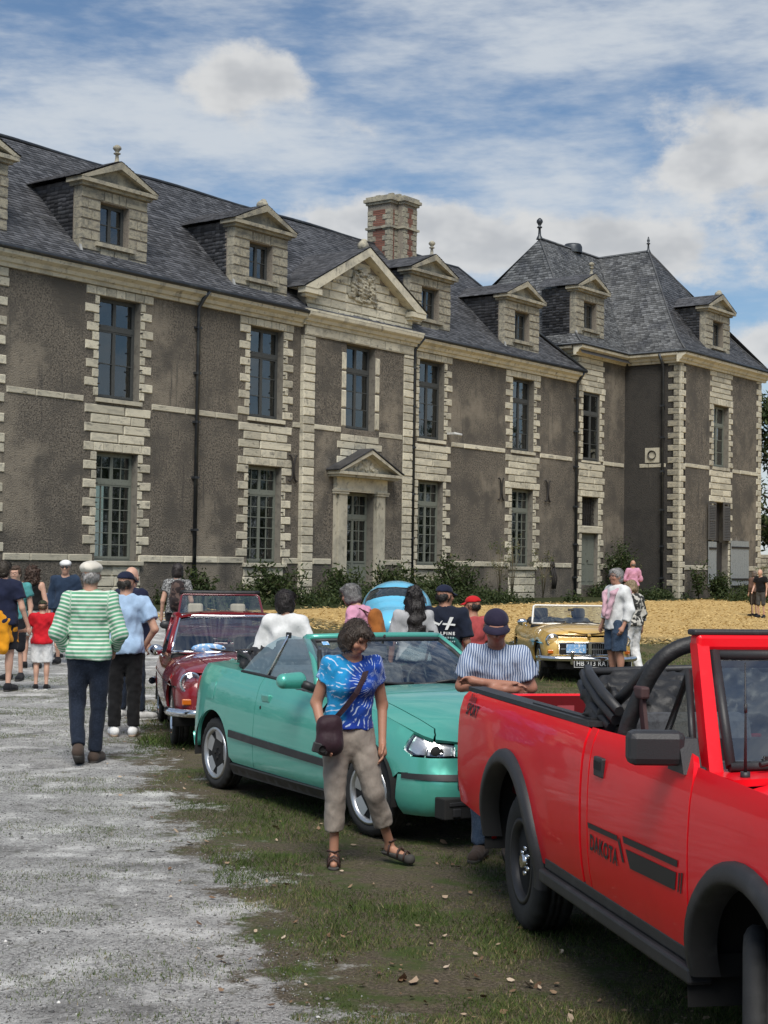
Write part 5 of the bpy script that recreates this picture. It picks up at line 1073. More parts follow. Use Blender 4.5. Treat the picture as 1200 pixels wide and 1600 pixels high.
# ------------------------------------------------------------------ red pickup
def pickup():
    K = empty('pickup_truck', (1.499, 7.919, 0), radians(-80.15)); tag(K, 'bright red open-topped pickup truck with black roll bar and fender flares', 'pickup truck')
    sh = .015; prof = interp([.36, .46, .56, .66, .80, .95, 1.04, 1.10, 1.14, 1.18], [.822, .847, .864, .872, .874, .868, .856, .838, .815, .79])
    def Y(x, z, off=0.): return (x, prof(z - sh * x) + off - .02 * max(0, x - 2.9) ** 2 * 1.2, z)
    S = lambda z, x: z + sh * x; fn = lambda x, z: Y(x, z)
    ar = arc(0, .365, .485, 190, -10, 20); out = [(-1.13, .47)] + [(-.52, .45)] + ar[1:-1] + [(.50, .44), (1.215, S(.42, 1.2)), (1.215, S(1.12, 1.2))] + [(-1.06, S(1.12, -1.06)), (-1.12, 1.07), (-1.14, 1.0)]
    both('bed_side', out, fn, 'red', K, .065)
    both('cab_corner', [(1.245, .46), (1.325, .46), (1.325, S(1.125, 1.32)), (1.245, S(1.125, 1.25))], fn, 'red', K, .05)
    doors = both('door', [(1.338, S(.465, 1.3)), (2.468, S(.465, 2.46)), (2.468, S(1.05, 2.46)), (2.44, S(1.10, 2.4)), (2.38, S(1.135, 2.4)), (1.338, S(1.125, 1.34))], fn, 'red', K, .065)
    far = arc(2.96, .40, .445, 186, -8, 20)
    both('front_fender', [(2.482, S(.465, 2.48)), (2.50, S(.465, 2.48))] + [(2.392 + .1, .46)][:0] + [p for p in far if p[0] > 2.49 and p[1] > .49][0:] + [(3.40, .48), (3.66, .52), (3.68, .95), (3.62, 1.04), (3.3, S(1.075, 3.3)), (2.482, S(1.10, 2.48))], fn, 'red', K, .065)
    # upper skin: hood, cowl, fender tops
    hood = lambda x, y: (x, y, 1.135 - .10 * (abs(y) / .84) ** 3 + .012 * (1 - (y / .5) ** 2 if abs(y) < .5 else 0) - .035 * max(0, x - 2.5) ** 1.6 + .004 * (abs(y) > .42))
    top_panel('hood', [(2.62, -.76), (3.62, -.70), (3.68, -.4), (3.70, 0), (3.68, .4), (3.62, .70), (2.62, .76)], hood, 'red', K, .08)
    for s in (-1, 1):
        q = [(2.49, s * .77), (3.62, s * .71), (3.62, s * .80), (3.2, s * .832), (2.49, s * .838)]
        top_panel('fender_top', q if s > 0 else q[::-1], lambda x, y: (x, y, hood(x, y)[2] - .012 * max(0, (abs(y) - .77) / .07) ** 2), 'red', K, .06)
    top_panel('cowl', [(2.36, -.78), (2.61, -.76), (2.61, .76), (2.36, .78)], lambda x, y: (x, y, 1.128 - .02 * (abs(y) / .78) ** 2), 'red', K, .08)
    # tail, bed
    m = MB(); m.box((-1.135, -.80, .50), (-1.085, .80, 1.085), .012); tg = m.build('tailgate', M['red'], K); MB().box((-1.084, -.72, .60), (-1.076, .72, 1.075)).build('tailgate_inner', M['red_in'], tg)  # thin sheet in the darker red over the tailgate's inner face
    for k in range(5): MB().box((-1.0755, -.55 + k * .25, .985), (-1.070, -.45 + k * .25, 1.02)).build('tailgate_highlight', M['red_in2'], tg)  # pale rectangles with their reflection put into the colour
    m = MB(); m.box((-1.08, -.70, .58), (1.18, .70, .62)); m.box((1.15, -.74, .62), (1.20, .74, 1.11), .01)
    for s in (-1, 1):
        a, b = sorted((s * .70, s * .73)); m.box((-1.08, a, .62), (1.15, b, 1.10)); a, b = sorted((s * .55, s * .70)); m.box((-.45, a, .62), (.45, b, .82), .03)
    bed = m.build('cargo_bed', M['red_in'], K)
    for s in (-1, 1):
        for k in range(5): a, b = sorted((s * .688, s * .70)); MB().box((-.7 + k * .42, a, .96), (-.58 + k * .42, b, 1.01), .004).build('bed_stake_panel', M['red_in2'], bed)
    for s in (-1, 1):
        m = MB(); m.prism([(-1.08, 1.106), (1.20, 1.140), (1.20, 1.163), (-1.08, 1.129)], 1, s * .728, s * .826); m.prism([(1.14, 1.163), (.2, 1.149), (.2, 1.155), (1.14, 1.170)], 1, s * .76, s * .80); m.build('bed_rail', M['blackpl'], K)
        m = MB(); m.box((-1.155, min(s * .72, s * .842), .70), (-1.125, max(s * .72, s * .842), 1.0), .012); m.build('tail_lamp', M['redlens'], K)
    m = MB(); m.box((-1.30, -.84, .50), (-1.15, .84, .64), .02); m.box((-1.15, -.5, .52), (-1.06, .5, .6)); m.build('rear_bumper', M['blackpl'], K)
    # flares, rocker
    for cx, cz, r, a0, a1 in ((0, .365, .475, 178, -6), (2.96, .40, .435, 176, 4)):
        for s in (-1, 1):
            V = []; F = []; n = 22
            for i in range(n + 1):
                a = radians(lerp(a0, a1, i / n)); fl = 1.0 + .02 * abs(cos(a))
                for rr_, off in ((r + .075, -.012), (r + .072, .016), (r + .054, .032), (r + .012, .038), (r - .002, .030), (r - .012, -.06)):
                    x, z = cx + rr_ * cos(a) * fl, cz + rr_ * sin(a) * (.98); y = Y(x, max(.40, z))[1] + off; V.append((x, s * y, z))
            for i in range(n):
                for j in range(5): q = (i * 6 + j, (i + 1) * 6 + j, (i + 1) * 6 + j + 1, i * 6 + j + 1); F.append(q if s < 0 else q[::-1])
            MB().add(V, [f[::-1] for f in F], True).build('fender_flare', M['blackpl'], K)
    for s in (-1, 1):
        m = MB(); a, b = sorted((s * .78, s * .875)); m.T = Matrix.Rotation(-sh, 4, 'Y'); m.box((.60, a, .355), (2.50, b, .415), .012); m.box((.62, min(s * .80, s * .85), .415), (2.48, max(s * .80, s * .85), .47), .01); m.build('running_board', M['blackpl'], K)
    # wheel housings, chassis, engine bay
    m = MB(); m.box((-1.05, -.60, .36), (3.6, .60, .56)); m.box((1.2, -.80, .42), (2.5, .80, .50)); m.box((2.47, -.62, .5), (3.6, .62, 1.0)); m.build('chassis', M['under'], K)
    for cx in (0, 2.96):
        for s in (-1, 1):
            V = [(cx + (.50) * cos(radians(a)), s * y, .40 + .50 * sin(radians(a))) for a in range(-10, 191, 10) for y in (.58, .865)]; F = [(2 * i, 2 * i + 1, 2 * i + 3, 2 * i + 2) for i in range(20)]; MB().add(V, F, True).build('wheel_housing', M['under'], K)
    for x, st, hy in ((0, 0., .70), (2.92, -.40, .745)):
        for s in (-1, 1): wheel(K, x, s, hy, .342, .21, .20, 'steel5', st)
    # windscreen
    bx_, tx_, bz, tz, yb_, yt_ = 2.40, 2.12, 1.13, 1.545, .775, .715
    m = MB()
    for s in (-1, 1):
        for (w0, w1) in ((0, .052),):
            P = [(bx_ - .05, s * yb_, bz - .03), (bx_ + .03, s * yb_, bz - .03), (bx_ + .03, s * (yb_ - .052), bz - .03), (bx_ - .05, s * (yb_ - .045), bz - .03), (tx_ - .045, s * yt_, tz), (tx_ + .03, s * yt_, tz), (tx_ + .03, s * (yt_ - .045), tz), (tx_ - .045, s * (yt_ - .04), tz)]
            f = [(0, 1, 5, 4), (1, 2, 6, 5), (2, 3, 7, 6), (3, 0, 4, 7), (4, 5, 6, 7)]; m.add(P, f if s < 0 else [q[::-1] for q in f])
    m.box((tx_ - .05, -yt_, tz - .025), (tx_ + .035, yt_, tz + .035), .015); m.build('windscreen_frame', M['red'], K)
    m = MB(); m.box((tx_ - .045, -yt_ - .012, tz + .03), (tx_ + .03, yt_ + .012, tz + .052), .008)
    for s in (-1, 1): m.tube([(bx_ + .035, s * (yb_ - .075), bz), (tx_ + .035, s * (yt_ - .065), tz - .03)], .02, 6)
    m.tube([(bx_ + .035, -yb_ + .07, bz + .0), (bx_ + .035, yb_ - .07, bz + .0)], .02, 6); m.tube([(tx_ + .036, -yt_ + .06, tz - .04), (tx_ + .036, yt_ - .06, tz - .04)], .02, 6); m.build('windscreen_seal', M['blackpl'], K)
    grid_glass('windscreen', lambda u, v: (lerp(bx_, tx_, v) + .02, lerp(-1, 1, u) * lerp(yb_ - .06, yt_ - .05, v), lerp(bz, tz - .02, v)), 6, 4, 'cglass', K)
    m = MB(); m.box((tx_ - .16, -.62, tz - .10), (tx_ - .14, -.12, tz + .0), .006); m.box((tx_ - .16, .12, tz - .10), (tx_ - .14, .62, tz), .006); m.build('sun_visor', M['blackpl'], K)
    for s in (-1, 1):  # fixed quarter light in the door
        P = [(2.34, s * .80, 1.15), (2.16, s * .752, 1.44), (2.02, s * .80, 1.15)]; m = MB(); m.tube(P + [P[0]], .015, 6); m.build('quarter_light_frame', M['blackpl'], K); glass('quarter_light', P, 'cglass', K)
    # cab inside
    m = MB(); m.box((2.05, -.76, .78), (2.38, .76, 1.10), .04); m.box((1.26, -.74, .5), (1.32, .74, 1.10)); m.build('dashboard', M['blackpl'], K)
    for s in (-1, 1): m = MB(); a, b = sorted((s * .77, s * .80)); m.box((1.34, a, .55), (2.40, b, 1.125), .01); m.build('door_trim', M['blackpl'], K)
    for y in (-.38, .38): seat(K, 1.58, y, 'seat', .62, .27, False, .5)
    steering_wheel(K, 1.98, .38, 1.05)
    # roll bar with padded hoop
    hp = [(1.42, -.76, .95), (1.45, -.745, 1.15), (1.49, -.70, 1.30), (1.52, -.655, 1.405), (1.535, -.60, 1.47), (1.54, -.50, 1.512), (1.54, -.3, 1.528), (1.54, 0, 1.533)]; hp = hp + [(x, -y, z) for x, y, z in hp[:-1][::-1]]
    m = MB(); m.tube(catmull(hp, 5), .034, 14); m.build('roll_bar', M['vinyl'], K)
    for s in (-1, 1): MB().tube(catmull([(1.52, s * .66, 1.43), (1.2, s * .70, 1.25), (.85, s * .70, 1.14)], 4), .024, 8).build('roll_bar_stay', M['blackpl'], K)
    # folded soft top behind the seats
    m = MB()
    for x0, z0, x1, z1, r in ((.92, 1.32, 1.30, 1.18, .026), (.97, 1.345, 1.34, 1.22, .022), (.88, 1.27, 1.24, 1.14, .024)):
        for s in (-1, 1): m.tube([(x0 - .10, s * .73, z0 + .02), (x0, s * .75, z0), (lerp(x0, x1, .5), s * .755, lerp(z0, z1, .48)), (x1, s * .74, z1)], r, 8)
        m.tube([(x0 - .06, -.73, z0 + .01), (x0 - .09, 0, z0 + .03), (x0 - .06, .73, z0 + .01)], r * .8, 8)
    m.build('soft_top_frame', M['blackpl'], K)
    V, F = sdf_mesh([cone((1.0, -.68, 1.22), (1.0, .68, 1.22), .10, .10), cone((1.1, -.68, 1.14), (1.1, .68, 1.14), .11, .11), ell((.98, -.64, 1.12), (.14, .09, .15)), ell((1.12, -.64, 1.08), (.12, .09, .12)), ell((.98, .64, 1.12), (.14, .09, .15)), cone((.92, -.6, 1.30), (.92, .6, 1.30), .06, .06)], .02, .05, (.022, 30, 4)); link('soft_top_cloth', mesh_np('soft_top_cloth', V, F, M['vinyl'], True), K)
    for s in (-1, 1): m = MB(); m.add([(1.50, s * .715, 1.30), (1.55, s * .715, 1.30), (1.62, s * .70, .95), (1.56, s * .70, .95), (1.50, s * .70, 1.30), (1.55, s * .70, 1.30), (1.62, s * .685, .95), (1.56, s * .685, .95)], [(0, 1, 2, 3), (7, 6, 5, 4), (0, 3, 7, 4), (1, 5, 6, 2)]); m.box((1.48, min(s * .69, s * .73), 1.29), (1.58, max(s * .69, s * .73), 1.34), .01); m.build('seat_belt', M['belt'], K)
    # mirrors, handles, aerial, wipers
    for s in (-1, 1):
        m = MB(); T = Matrix.Translation((2.30, s * .93, 1.185)) @ Matrix.Rotation(s * .15, 4, 'Z'); m.T = T; m.box((-.045, -.102, -.062), (.055, .102, .060), .026); m.T = None; m.prism([(2.24, 1.10), (2.40, 1.10), (2.35, 1.22), (2.29, 1.22)], 1, s * .79, s * .86); o = m.build('door_mirror', M['blackpl'], K)
        g = MB(); g.T = T; g.box((-.05, -.086, -.047), (-.046, .086, .045)); g.build('mirror_glass', M['mirror_gl'], o)
    for i, d in enumerate(doors):
        s = 1 if i == 0 else -1; yy = Y(1.47, 1.0)[1]; m = MB(); m.box((1.42, s * yy - .012, .965), (1.53, s * yy + .012, 1.045), .006); o = m.build('door_handle', M['blackpl'], d); MB().box((1.435, s * (yy + .012) - .004, .995), (1.515, s * (yy + .012) + .004, 1.03)).build('handle_flap', M['under'], d)
        # stripes and lettering on the door
        P = lambda x, z: (x, s * (Y(x, z)[1] + .003), z); st = MB()
        def q(a, b, c, d_):
            f = [P(*a), P(*b), P(*c), P(*d_)]; st.add(f, [(0, 1, 2, 3)] if s < 0 else [(3, 2, 1, 0)])
        q((1.355, .738), (1.74, .750), (1.73, .771), (1.345, .760)); q((1.74, .750), (1.79, .680), (1.815, .680), (1.755, .771))
        q((1.81, .757), (2.385, .775), (2.39, .80), (1.795, .782)); q((1.88, .672), (2.36, .690), (2.375, .755), (1.83, .738)); q((2.385, .69), (2.395, .69), (2.415, .76), (2.40, .76)); q((2.41, .69), (2.42, .69), (2.44, .765), (2.425, .765)); st.build('side_stripe', M['decal'], d)
        V, F = text_geo('DAKOTA', .105, 0, .003, 1.12); w = max(v.x for v in V); sc = .36 / w
        if s < 0: vv = [(1.375 + v.x * sc, s * (Y(1.5, .68)[1] + .0035), .655 + v.y * sc * 1.1) for v in V]
        else: vv = [(1.735 - v.x * sc, s * (Y(1.5, .68)[1] + .0035), .655 + v.y * sc * 1.1) for v in V]
        MB().add(vv, F).build('door_lettering', M['decal'], d)
    for s in (-1, 1):
        for txt, h, x0, z0, sw in (('SPORT', .10, -.985, .985, .30), ('Dakota', .05, -.97, 1.06, .17)):
            V, F = text_geo(txt, h, .35, .002); w = max(v.x for v in V); sc = sw / w; fx = (lambda v: x0 + v.x * sc) if s < 0 else (lambda v: x0 + sw - v.x * sc); MB().add([(fx(v), s * (Y(fx(v), z0 + v.y * sc)[1] + .003), z0 + v.y * sc) for v in V], F).build('side_lettering', M['decal'] if txt == 'SPORT' else M['decal_faded'], K)
    m = MB(); m.tube([(2.56, -.70, 1.10), (2.56, -.70, 1.13)], .018, 8); m.tube([(2.56, -.70, 1.13), (2.548, -.695, 1.30), (2.53, -.69, 1.50)], [.006, .004, .0025], 6); m.tube([(2.546, -.694, 1.33), (2.543, -.693, 1.36)], .006, 6); m.build('aerial', M['blackpl'], K)
    m = MB()
    for y in (-.62, .05): m.tube([(2.50, y, 1.145), (2.47, y + .12, 1.165), (2.425, y + .5, 1.175)], .010, 6); m.box((2.41, y + .05, 1.15), (2.43, y + .56, 1.165))
    m.build('windscreen_wiper', M['blackpl'], K)
    # front end
    m = MB(); m.box((3.60, -.78, .56), (3.68, .78, .98), .02); o = m.build('grille', M['blackpl'], K)
    for s in (-1, 1): a, b = sorted((s * .42, s * .74)); MB().box((3.68, a, .70), (3.70, b, .90), .006).build('headlight', M['lens'], K)
    m = MB(); m.box((3.70, -.86, .48), (3.86, .86, .64), .03); m.build('front_bumper', M['blackpl'], K)
    return K
pickup()
# ------------------------------------------------------------------ jade cabriolet
def cabrio():
    K = empty('jade_cabriolet', (-.684, 12.837, 0), radians(-58.9)); tag(K, 'metallic jade green two-door cabriolet with its roof folded and side windows up', 'car')
    zt = interp([-.6, -.4, .1, .6, 1.2, 1.9, 2.3, 2.7, 3.0, 3.2], [.97, .985, .975, .955, .93, .895, .855, .765, .672, .645])
    sh = Shell([(-.60, 0), (-.59, .42), (-.53, .66), (-.36, .765), (.2, .805), (1.2, .815), (2.0, .81), (2.5, .79), (2.82, .735), (3.02, .62), (3.12, .40), (3.16, 0)], .18, zt,
               [(0, .07), (.06, .03), (.16, .008), (.35, 0), (.6, .008), (.8, .03), (.93, .062), (1, .10)], [(0, .12), (.10, .05), (.25, .01), (.45, .0), (.58, .02), (.66, .045), (.8, .065), (.92, .085), (1, .11)], [(0, .1), (.1, .04), (.3, 0), (.5, 0), (.6, .03), (.8, .06), (.95, .10), (1, .14)])
    F = lambda q, z: sh.M(q, z); X = sh.sx
    def archp(cx, r, a0=180, a1=0, cz=.30): return [(X(cx) + r * cos(radians(a)), cz + r * sin(radians(a))) for a in np.linspace(a0, a1, 20)]
    both('rear_quarter', [(0.002, .42), (X(-.45), .42), (X(-.45), .30)] + archp(0, .335, 178, 0) + [(X(.40), .26), (X(.775), .255)] + sh.top(X(.775), .002, 22), F, 'teal', K, .06)
    both('rear_bumper', [(0.002, .20), (X(-.33) - .02, .24), (X(-.46), .29), (X(-.46), .413), (.002, .413)], lambda q, z: sh.M(q, z, .012), 'teal', K, .06)
    doors = both('door', [(X(.782), .255), (X(1.97), .245)] + sh.top(X(1.97), X(.782), 12), F, 'teal', K, .06)
    zl = lambda s_: .565 + 0 * s_
    both('front_fender', [(X(1.978), .245), (X(2.08), .245)] + archp(2.42, .335, 190, 22)[1:] + [(X(2.78), .47), (X(2.86), .475), (X(2.86), .588), (X(2.795), .618)] + sh.top(X(2.828), X(1.978), 12), F, 'teal', K, .06)
    both('front_bumper', [(X(2.765), .30), (X(2.80), .20), (sh.L - .002, .185), (sh.L - .002, .574), (X(2.99), .574), (X(2.865), .578), (X(2.865), .465), (X(2.785), .46)], lambda q, z: sh.M(q, z, .010), 'teal', K, .05)
    lampo = [(X(2.805), .615), (X(2.87), .588), (X(3.06), .582), (X(3.095), .584)] + [(a_, b_ - .008) for a_, b_ in sh.top(X(3.095), X(2.835), 8)]
    for a in both('headlight', lampo, lambda q, z: sh.M(q, z, -.045), 'reflector', K, .04): pass
    both('headlight_lens', lampo, lambda q, z: sh.M(q, z, .002), 'lens', K, .04)
    for s in (-1, 1):   # bulbs and divider behind the lens
        p = sh.M(X(3.02), .605, -.03); q = sh.M(X(2.93), .605, -.03); m = MB(); m.ball((p[0], s * p[1], p[2]), (.04, .05, .042), 10, 8); m.build('headlight_bulb', M['under'], K); a, b = sh.M(X(2.955), .56, -.012), sh.M(X(2.955), .675, -.012); MB().tube([(a[0], s * a[1], a[2]), (b[0], s * b[1], b[2])], .007, 5).build('headlight_divider', M['alloy'], K)
    both('nose_panel', [(X(3.098), .584), (sh.L - .002, .584), (sh.L - .002, sh.zt(3.16) - .002)] + sh.top(sh.L - .002, X(3.098), 6)[1:], F, 'teal', K, .05)
    both('bumper_strip', [(X(2.82), .438), (X(3.04), .436), (sh.L - .12, .430), (sh.L - .12, .472), (X(3.04), .476), (X(2.82), .474)], lambda q, z: sh.M(q, z, .018), 'blackpl', K, .05)
    m = MB(); m.box((3.03, -.62, .20), (3.15, -.40, .335), .008); m.box((3.03, .40, .20), (3.15, .62, .335), .008); m.box((3.155, -.30, .225), (3.172, .30, .33), .005); m.build('lower_grille', M['under'], K)
    m = MB(); m.box((3.10, -.585, .285), (3.158, -.435, .31), .004); m.box((3.14, -.56, .215), (3.162, -.50, .27), .006); m.build('fog_lamp_frame', M['blackpl'], K)
    zc = lambda x: sh.zt(x) + interp([1.8, 2.4, 2.9, 3.16], [.055, .072, .06, .02])(x); T = sh.T(zc, 2.6)
    hh_ = [(1.86, .80), (2.4, .80), (2.7, .79), (2.84, .80), (2.90, .90), (2.935, .995), (3.0, .995), (3.040, .99)]; top_panel('hood', [(x, -t) for x, t in hh_] + hh_[::-1], T, 'teal', K, .06)
    for s in (-1, 1):
        q = [(1.86, .812 * s), (2.4, .812 * s), (2.7, .802 * s), (2.835, .812 * s), (2.895, .91 * s), (2.925, 1.0 * s), (2.4, 1.0 * s), (1.86, 1.0 * s)]; top_panel('fender_top', q if s > 0 else q[::-1], T, 'teal', K, .05)
    MB().tube([(2.55, -.05, T(2.55, 0)[2] - .004), (2.55, -.05, T(2.55, 0)[2] + .008)], .016, 8).build('washer_jet', M['blackpl'], K)
    top_panel('cowl', [(1.70, -.97), (1.855, -.97), (1.855, .97), (1.70, .97)], lambda x, t: (T(1.86, t)[0] - (1.86 - x), T(1.86, t)[1], T(1.86, t)[2] - .012), 'blackpl', K, .08)
    # door and window sills (upper edge of the sides), rear deck
    zr = lambda x: sh.zt(x) + .012; TR = sh.T(zr, 3)
    for s in (-1, 1):
        q = [(.42, .88 * s), (1.86, .90 * s), (1.86, .998 * s), (.42, .998 * s)]; top_panel('waist_seal', q if s > 0 else q[::-1], lambda x, t: (TR(x, t)[0], TR(x, t)[1], sh.zt(x) + .002), 'blackpl', K, .06, flange=.06)
    zb_ = lambda x: sh.zt(x) + interp([-.6, -.3, .2], [.0, .03, .03])(x); TB = sh.T(zb_, 3)
    top_panel('boot_lid', [(-.44, -.80), (-.10, -.80), (-.10, .80), (-.44, .80)], TB, 'teal', K, .07)
    for s in (-1, 1): q = [(-.44, .81 * s), (.415, .81 * s), (.415, 1.0 * s), (-.2, 1.0 * s), (-.44, 1.0 * s)]; top_panel('quarter_top', q if s > 0 else q[::-1], TB, 'teal', K, .06)
    # black side strip, sill, fuel flap, handle
    both('side_strip', [(X(.36), .455), (X(1.96), .405), (X(1.96), .458), (X(.36), .51)], lambda q, z: sh.M(q, z, .014), 'blackpl', K, .07)
    both('side_strip', [(X(1.985), .404), (X(2.06), .402), (X(2.06), .454), (X(1.985), .457)], lambda q, z: sh.M(q, z, .014), 'blackpl', K, .07)
    both('sill', [(X(.36), .165), (X(2.06), .165), (X(2.06), .235), (X(.36), .245)], lambda q, z: sh.M(q, max(z, .19), .02)[:2] + (z,), 'blackpl', K, .07)
    panel('fuel_flap', [(X(-.16), .72), (X(.0), .72), (X(.0), .86), (X(-.16), .86)], lambda q, z: sh.M(q, z, .003), M['teal'], K, .05, mirror=True, flip=True, flange=.006)
    for i, d in enumerate(doors):
        s = 1 if i == 0 else -1; p = sh.M(X(.93), .80, .0); m = MB(); m.T = Matrix.Translation((p[0], s * p[1], p[2])) @ Matrix.Rotation(-s * .14, 4, 'X'); m.box((-.055, -.014, -.028), (.075, .016, .032), .010); m.build('door_handle', M['teal'], d); p = sh.M(X(.87), .725, .0); MB().ball((p[0], s * p[1], p[2]), (.012, .006, .015), 8, 6).build('door_lock', M['under'], d)
    # glass: rear quarter and door windows, wound up; black posts
    ytop = lambda x, z: sh.yb(x) - .01 - .42 * (z - sh.zt(x)) * .45
    def wg(name, pts, mt, step=.08):
        for s in (-1, 1): m = MB(); q = [(x, s * ytop(x, z), z) for x, z in pts]; m.poly(q if s > 0 else q[::-1]); m.build(name, M[mt], K)
    wg('quarter_window', [(.36, .97), (.80, .955), (1.02, 1.275), (.88, 1.255), (.70, 1.19), (.52, 1.09)], 'tint')
    wg('door_window', [(.815, .955), (1.63, .918), (1.50, 1.19), (1.37, 1.262), (1.04, 1.280)], 'tint'); wg('vent_window', [(1.66, .918), (1.93, .905), (1.56, 1.19)], 'tint')
    for s in (-1, 1):
        def W(x, z, o=.004): return (x, s * (ytop(x, z) + o), z)
        MB().tube([W(.805, .955), W(1.03, 1.285)], .011, 6).build('window_post', M['chrome'], K); m = MB(); m.tube([W(1.645, .918), W(1.53, 1.19)], .018, 6); m.tube([W(.36, .965, .006), W(.8, .955, .006), W(1.64, .918, .006), W(1.95, .90, .006)], .013, 6); m.build('window_seal', M['blackpl'], K); MB().box((.99, min(s * (ytop(1.03, 1.28) - .012), s * (ytop(1.03, 1.28) + .012)), 1.255), (1.045, max(s * (ytop(1.03, 1.28) - .012), s * (ytop(1.03, 1.28) + .012)), 1.30), .005).build('window_clip', M['blackpl'], K)
    # windscreen frame and glass
    B0 = lambda t: Vector((1.80 - .13 * t * t, t * .715, .925)); T0 = lambda t: Vector((1.30 - .10 * t * t, t * .575, 1.275 - .012 * t * t)); L_ = lambda t, v: B0(t).lerp(T0(t), v) + Vector((.03 * sin(pi * v), 0, .02 * sin(pi * v)))
    m = MB()
    for s in (-1, 1): m.tube([L_(s * 1.02, v) for v in (-.05, .2, .5, .8, 1.0)], [.042, .030, .026, .026, .030], 10)
    m.tube([L_(t, 1.0) + Vector((0, 0, .004)) for t in np.linspace(-1.02, 1.02, 15)], .028, 10); m.build('windscreen_frame', M['teal'], K)
    m = MB(); m.tube([L_(-.955, v) for v in (.03, .35, .65, .93)] + [L_(t, .93) for t in np.linspace(-.93, .93, 12)] + [L_(.955, v) for v in (.93, .65, .35, .03)], .019, 6); m.tube([L_(t, .035) for t in np.linspace(-.95, .95, 10)], .02, 6); m.build('windscreen_seal', M['blackpl'], K)
    grid_glass('windscreen', lambda u, v: L_(lerp(-.96, .96, u), lerp(.02, .95, v)), 14, 8, 'cglass', K)
    mb = MB(); mb.add([L_(-.86, .90), L_(-.78, .90), L_(-.78, .82), L_(-.86, .82)], [(0, 1, 2, 3)]); mb.v = [(x + .004, y, z + .003) for x, y, z in mb.v]; mb.build('windscreen_sticker', M['blue_card'], K)
    m = MB(); c = L_(0, .86); m.box((c.x - .10, -.11, c.z - .035), (c.x - .07, .11, c.z + .03), .012); m.tube([(c.x - .08, 0, c.z), (c.x - .02, 0, c.z + .05)], .01, 6); m.build('rear_view_mirror', M['blackpl'], K)
    m = MB()
    for y0, y1 in ((-.62, -.02), (.02, .60)): a, b = L_(y0 / .72, .02), L_(y1 / .72, .05); m.tube([Vector((1.83, y1 + .02, .94)), a.lerp(b, .55) + Vector((.05, 0, .03)), a.lerp(b, .3) + Vector((.03, 0, .02))], .010, 6); m.tube([a + Vector((.03, 0, .012)), b + Vector((.03, 0, .012))], .011, 6)
    m.build('windscreen_wiper', M['blackpl'], K)
    # mirrors
    for s in (-1, 1):
        V, F = sdf_mesh([cone((1.60, s * .86, .985), (1.63, s * 1.0, .985), .062, .055, .9)], .012, .02); o = link('door_mirror', mesh_np('door_mirror', V, F, M['teal'], True), K); MB().tube([(1.68, s * .77, .93), (1.64, s * .85, .965)], .03, 8).build('mirror_foot', M['blackpl'], K)
    # cabin
    m = MB(); m.box((-.3, -.66, .22), (1.9, .66, .30)); m.box((1.45, -.70, .62), (1.78, .70, .90), .05); m.box((.28, -.66, .3), (.36, .66, .94)); m.build('cabin_floor', M['under'], K)
    m = MB()
    for s in (-1, 1): a, b = sorted((s * .70, s * .735)); m.box((.36, a, .3), (1.9, b, .915), .01)
    m.build('door_trim', M['seat'], K)
    for y in (-.36, .36): seat(K, .98, y, 'seat', .42, .25, True, .52)
    m = MB(); m.box((.38, -.6, .42), (.62, .6, .60), .04); m.box((.36, -.6, .58), (.46, .6, .92), .04); m.build('rear_seat', M['seat'], K)
    steering_wheel(K, 1.42, .36, .90)
    V, F = sdf_mesh([cone((.20, -.56, 1.0), (.20, .56, 1.0), .075, .075), cone((.06, -.52, .99), (.06, .52, .99), .06, .06), cone((.30, -.60, 1.02), (.02, -.56, 1.06), .045, .04), cone((.30, .60, 1.02), (.02, .56, 1.06), .045, .04), ell((.25, -.58, .98), (.16, .08, .06)), ell((.25, .58, .98), (.16, .08, .06)), cone((.15, -.5, 1.08), (.15, .5, 1.08), .045, .045)], .018, .03, (.02, 34, 8)); link('folded_roof', mesh_np('folded_roof', V, F, M['vinyl'], True), K)
    m = MB()
    for s in (-1, 1): m.tube([(.42, s * .62, .98), (.30, s * .62, 1.07), (.08, s * .60, 1.10)], .018, 7)
    m.build('roof_frame', M['blackpl'], K)
    # underside
    m = MB(); m.box((-.48, -.55, .20), (3.0, .55, .30)); m.box((.40, -.72, .19), (2.0, .72, .26)); m.box((2.0, -.45, .30), (3.02, .45, .62)); m.build('underbody', M['under'], K)
    for cx in (0, 2.42):
        for s in (-1, 1): V = [(cx + .345 * cos(radians(a)), s * y, .30 + .345 * sin(radians(a))) for a in range(-10, 191, 10) for y in (.52, .785)]; MB().add(V, [(2 * i, 2 * i + 1, 2 * i + 3, 2 * i + 2) for i in range(20)], True).build('wheel_housing', M['under'], K)
    for x, st in ((0, 0), (2.42, .10)):
        for s in (-1, 1): wheel(K, x, s, .685, .285, .165, .195, 'alloy5', st)
    for s in (-1, 1): p = sh.M(X(-.5), .75); m = MB(); m.ball((p[0], s * p[1], .72), (.05, .03, .16), 8, 8); m.build('tail_lamp', M['redlens'], K)
    return K
cabrio()
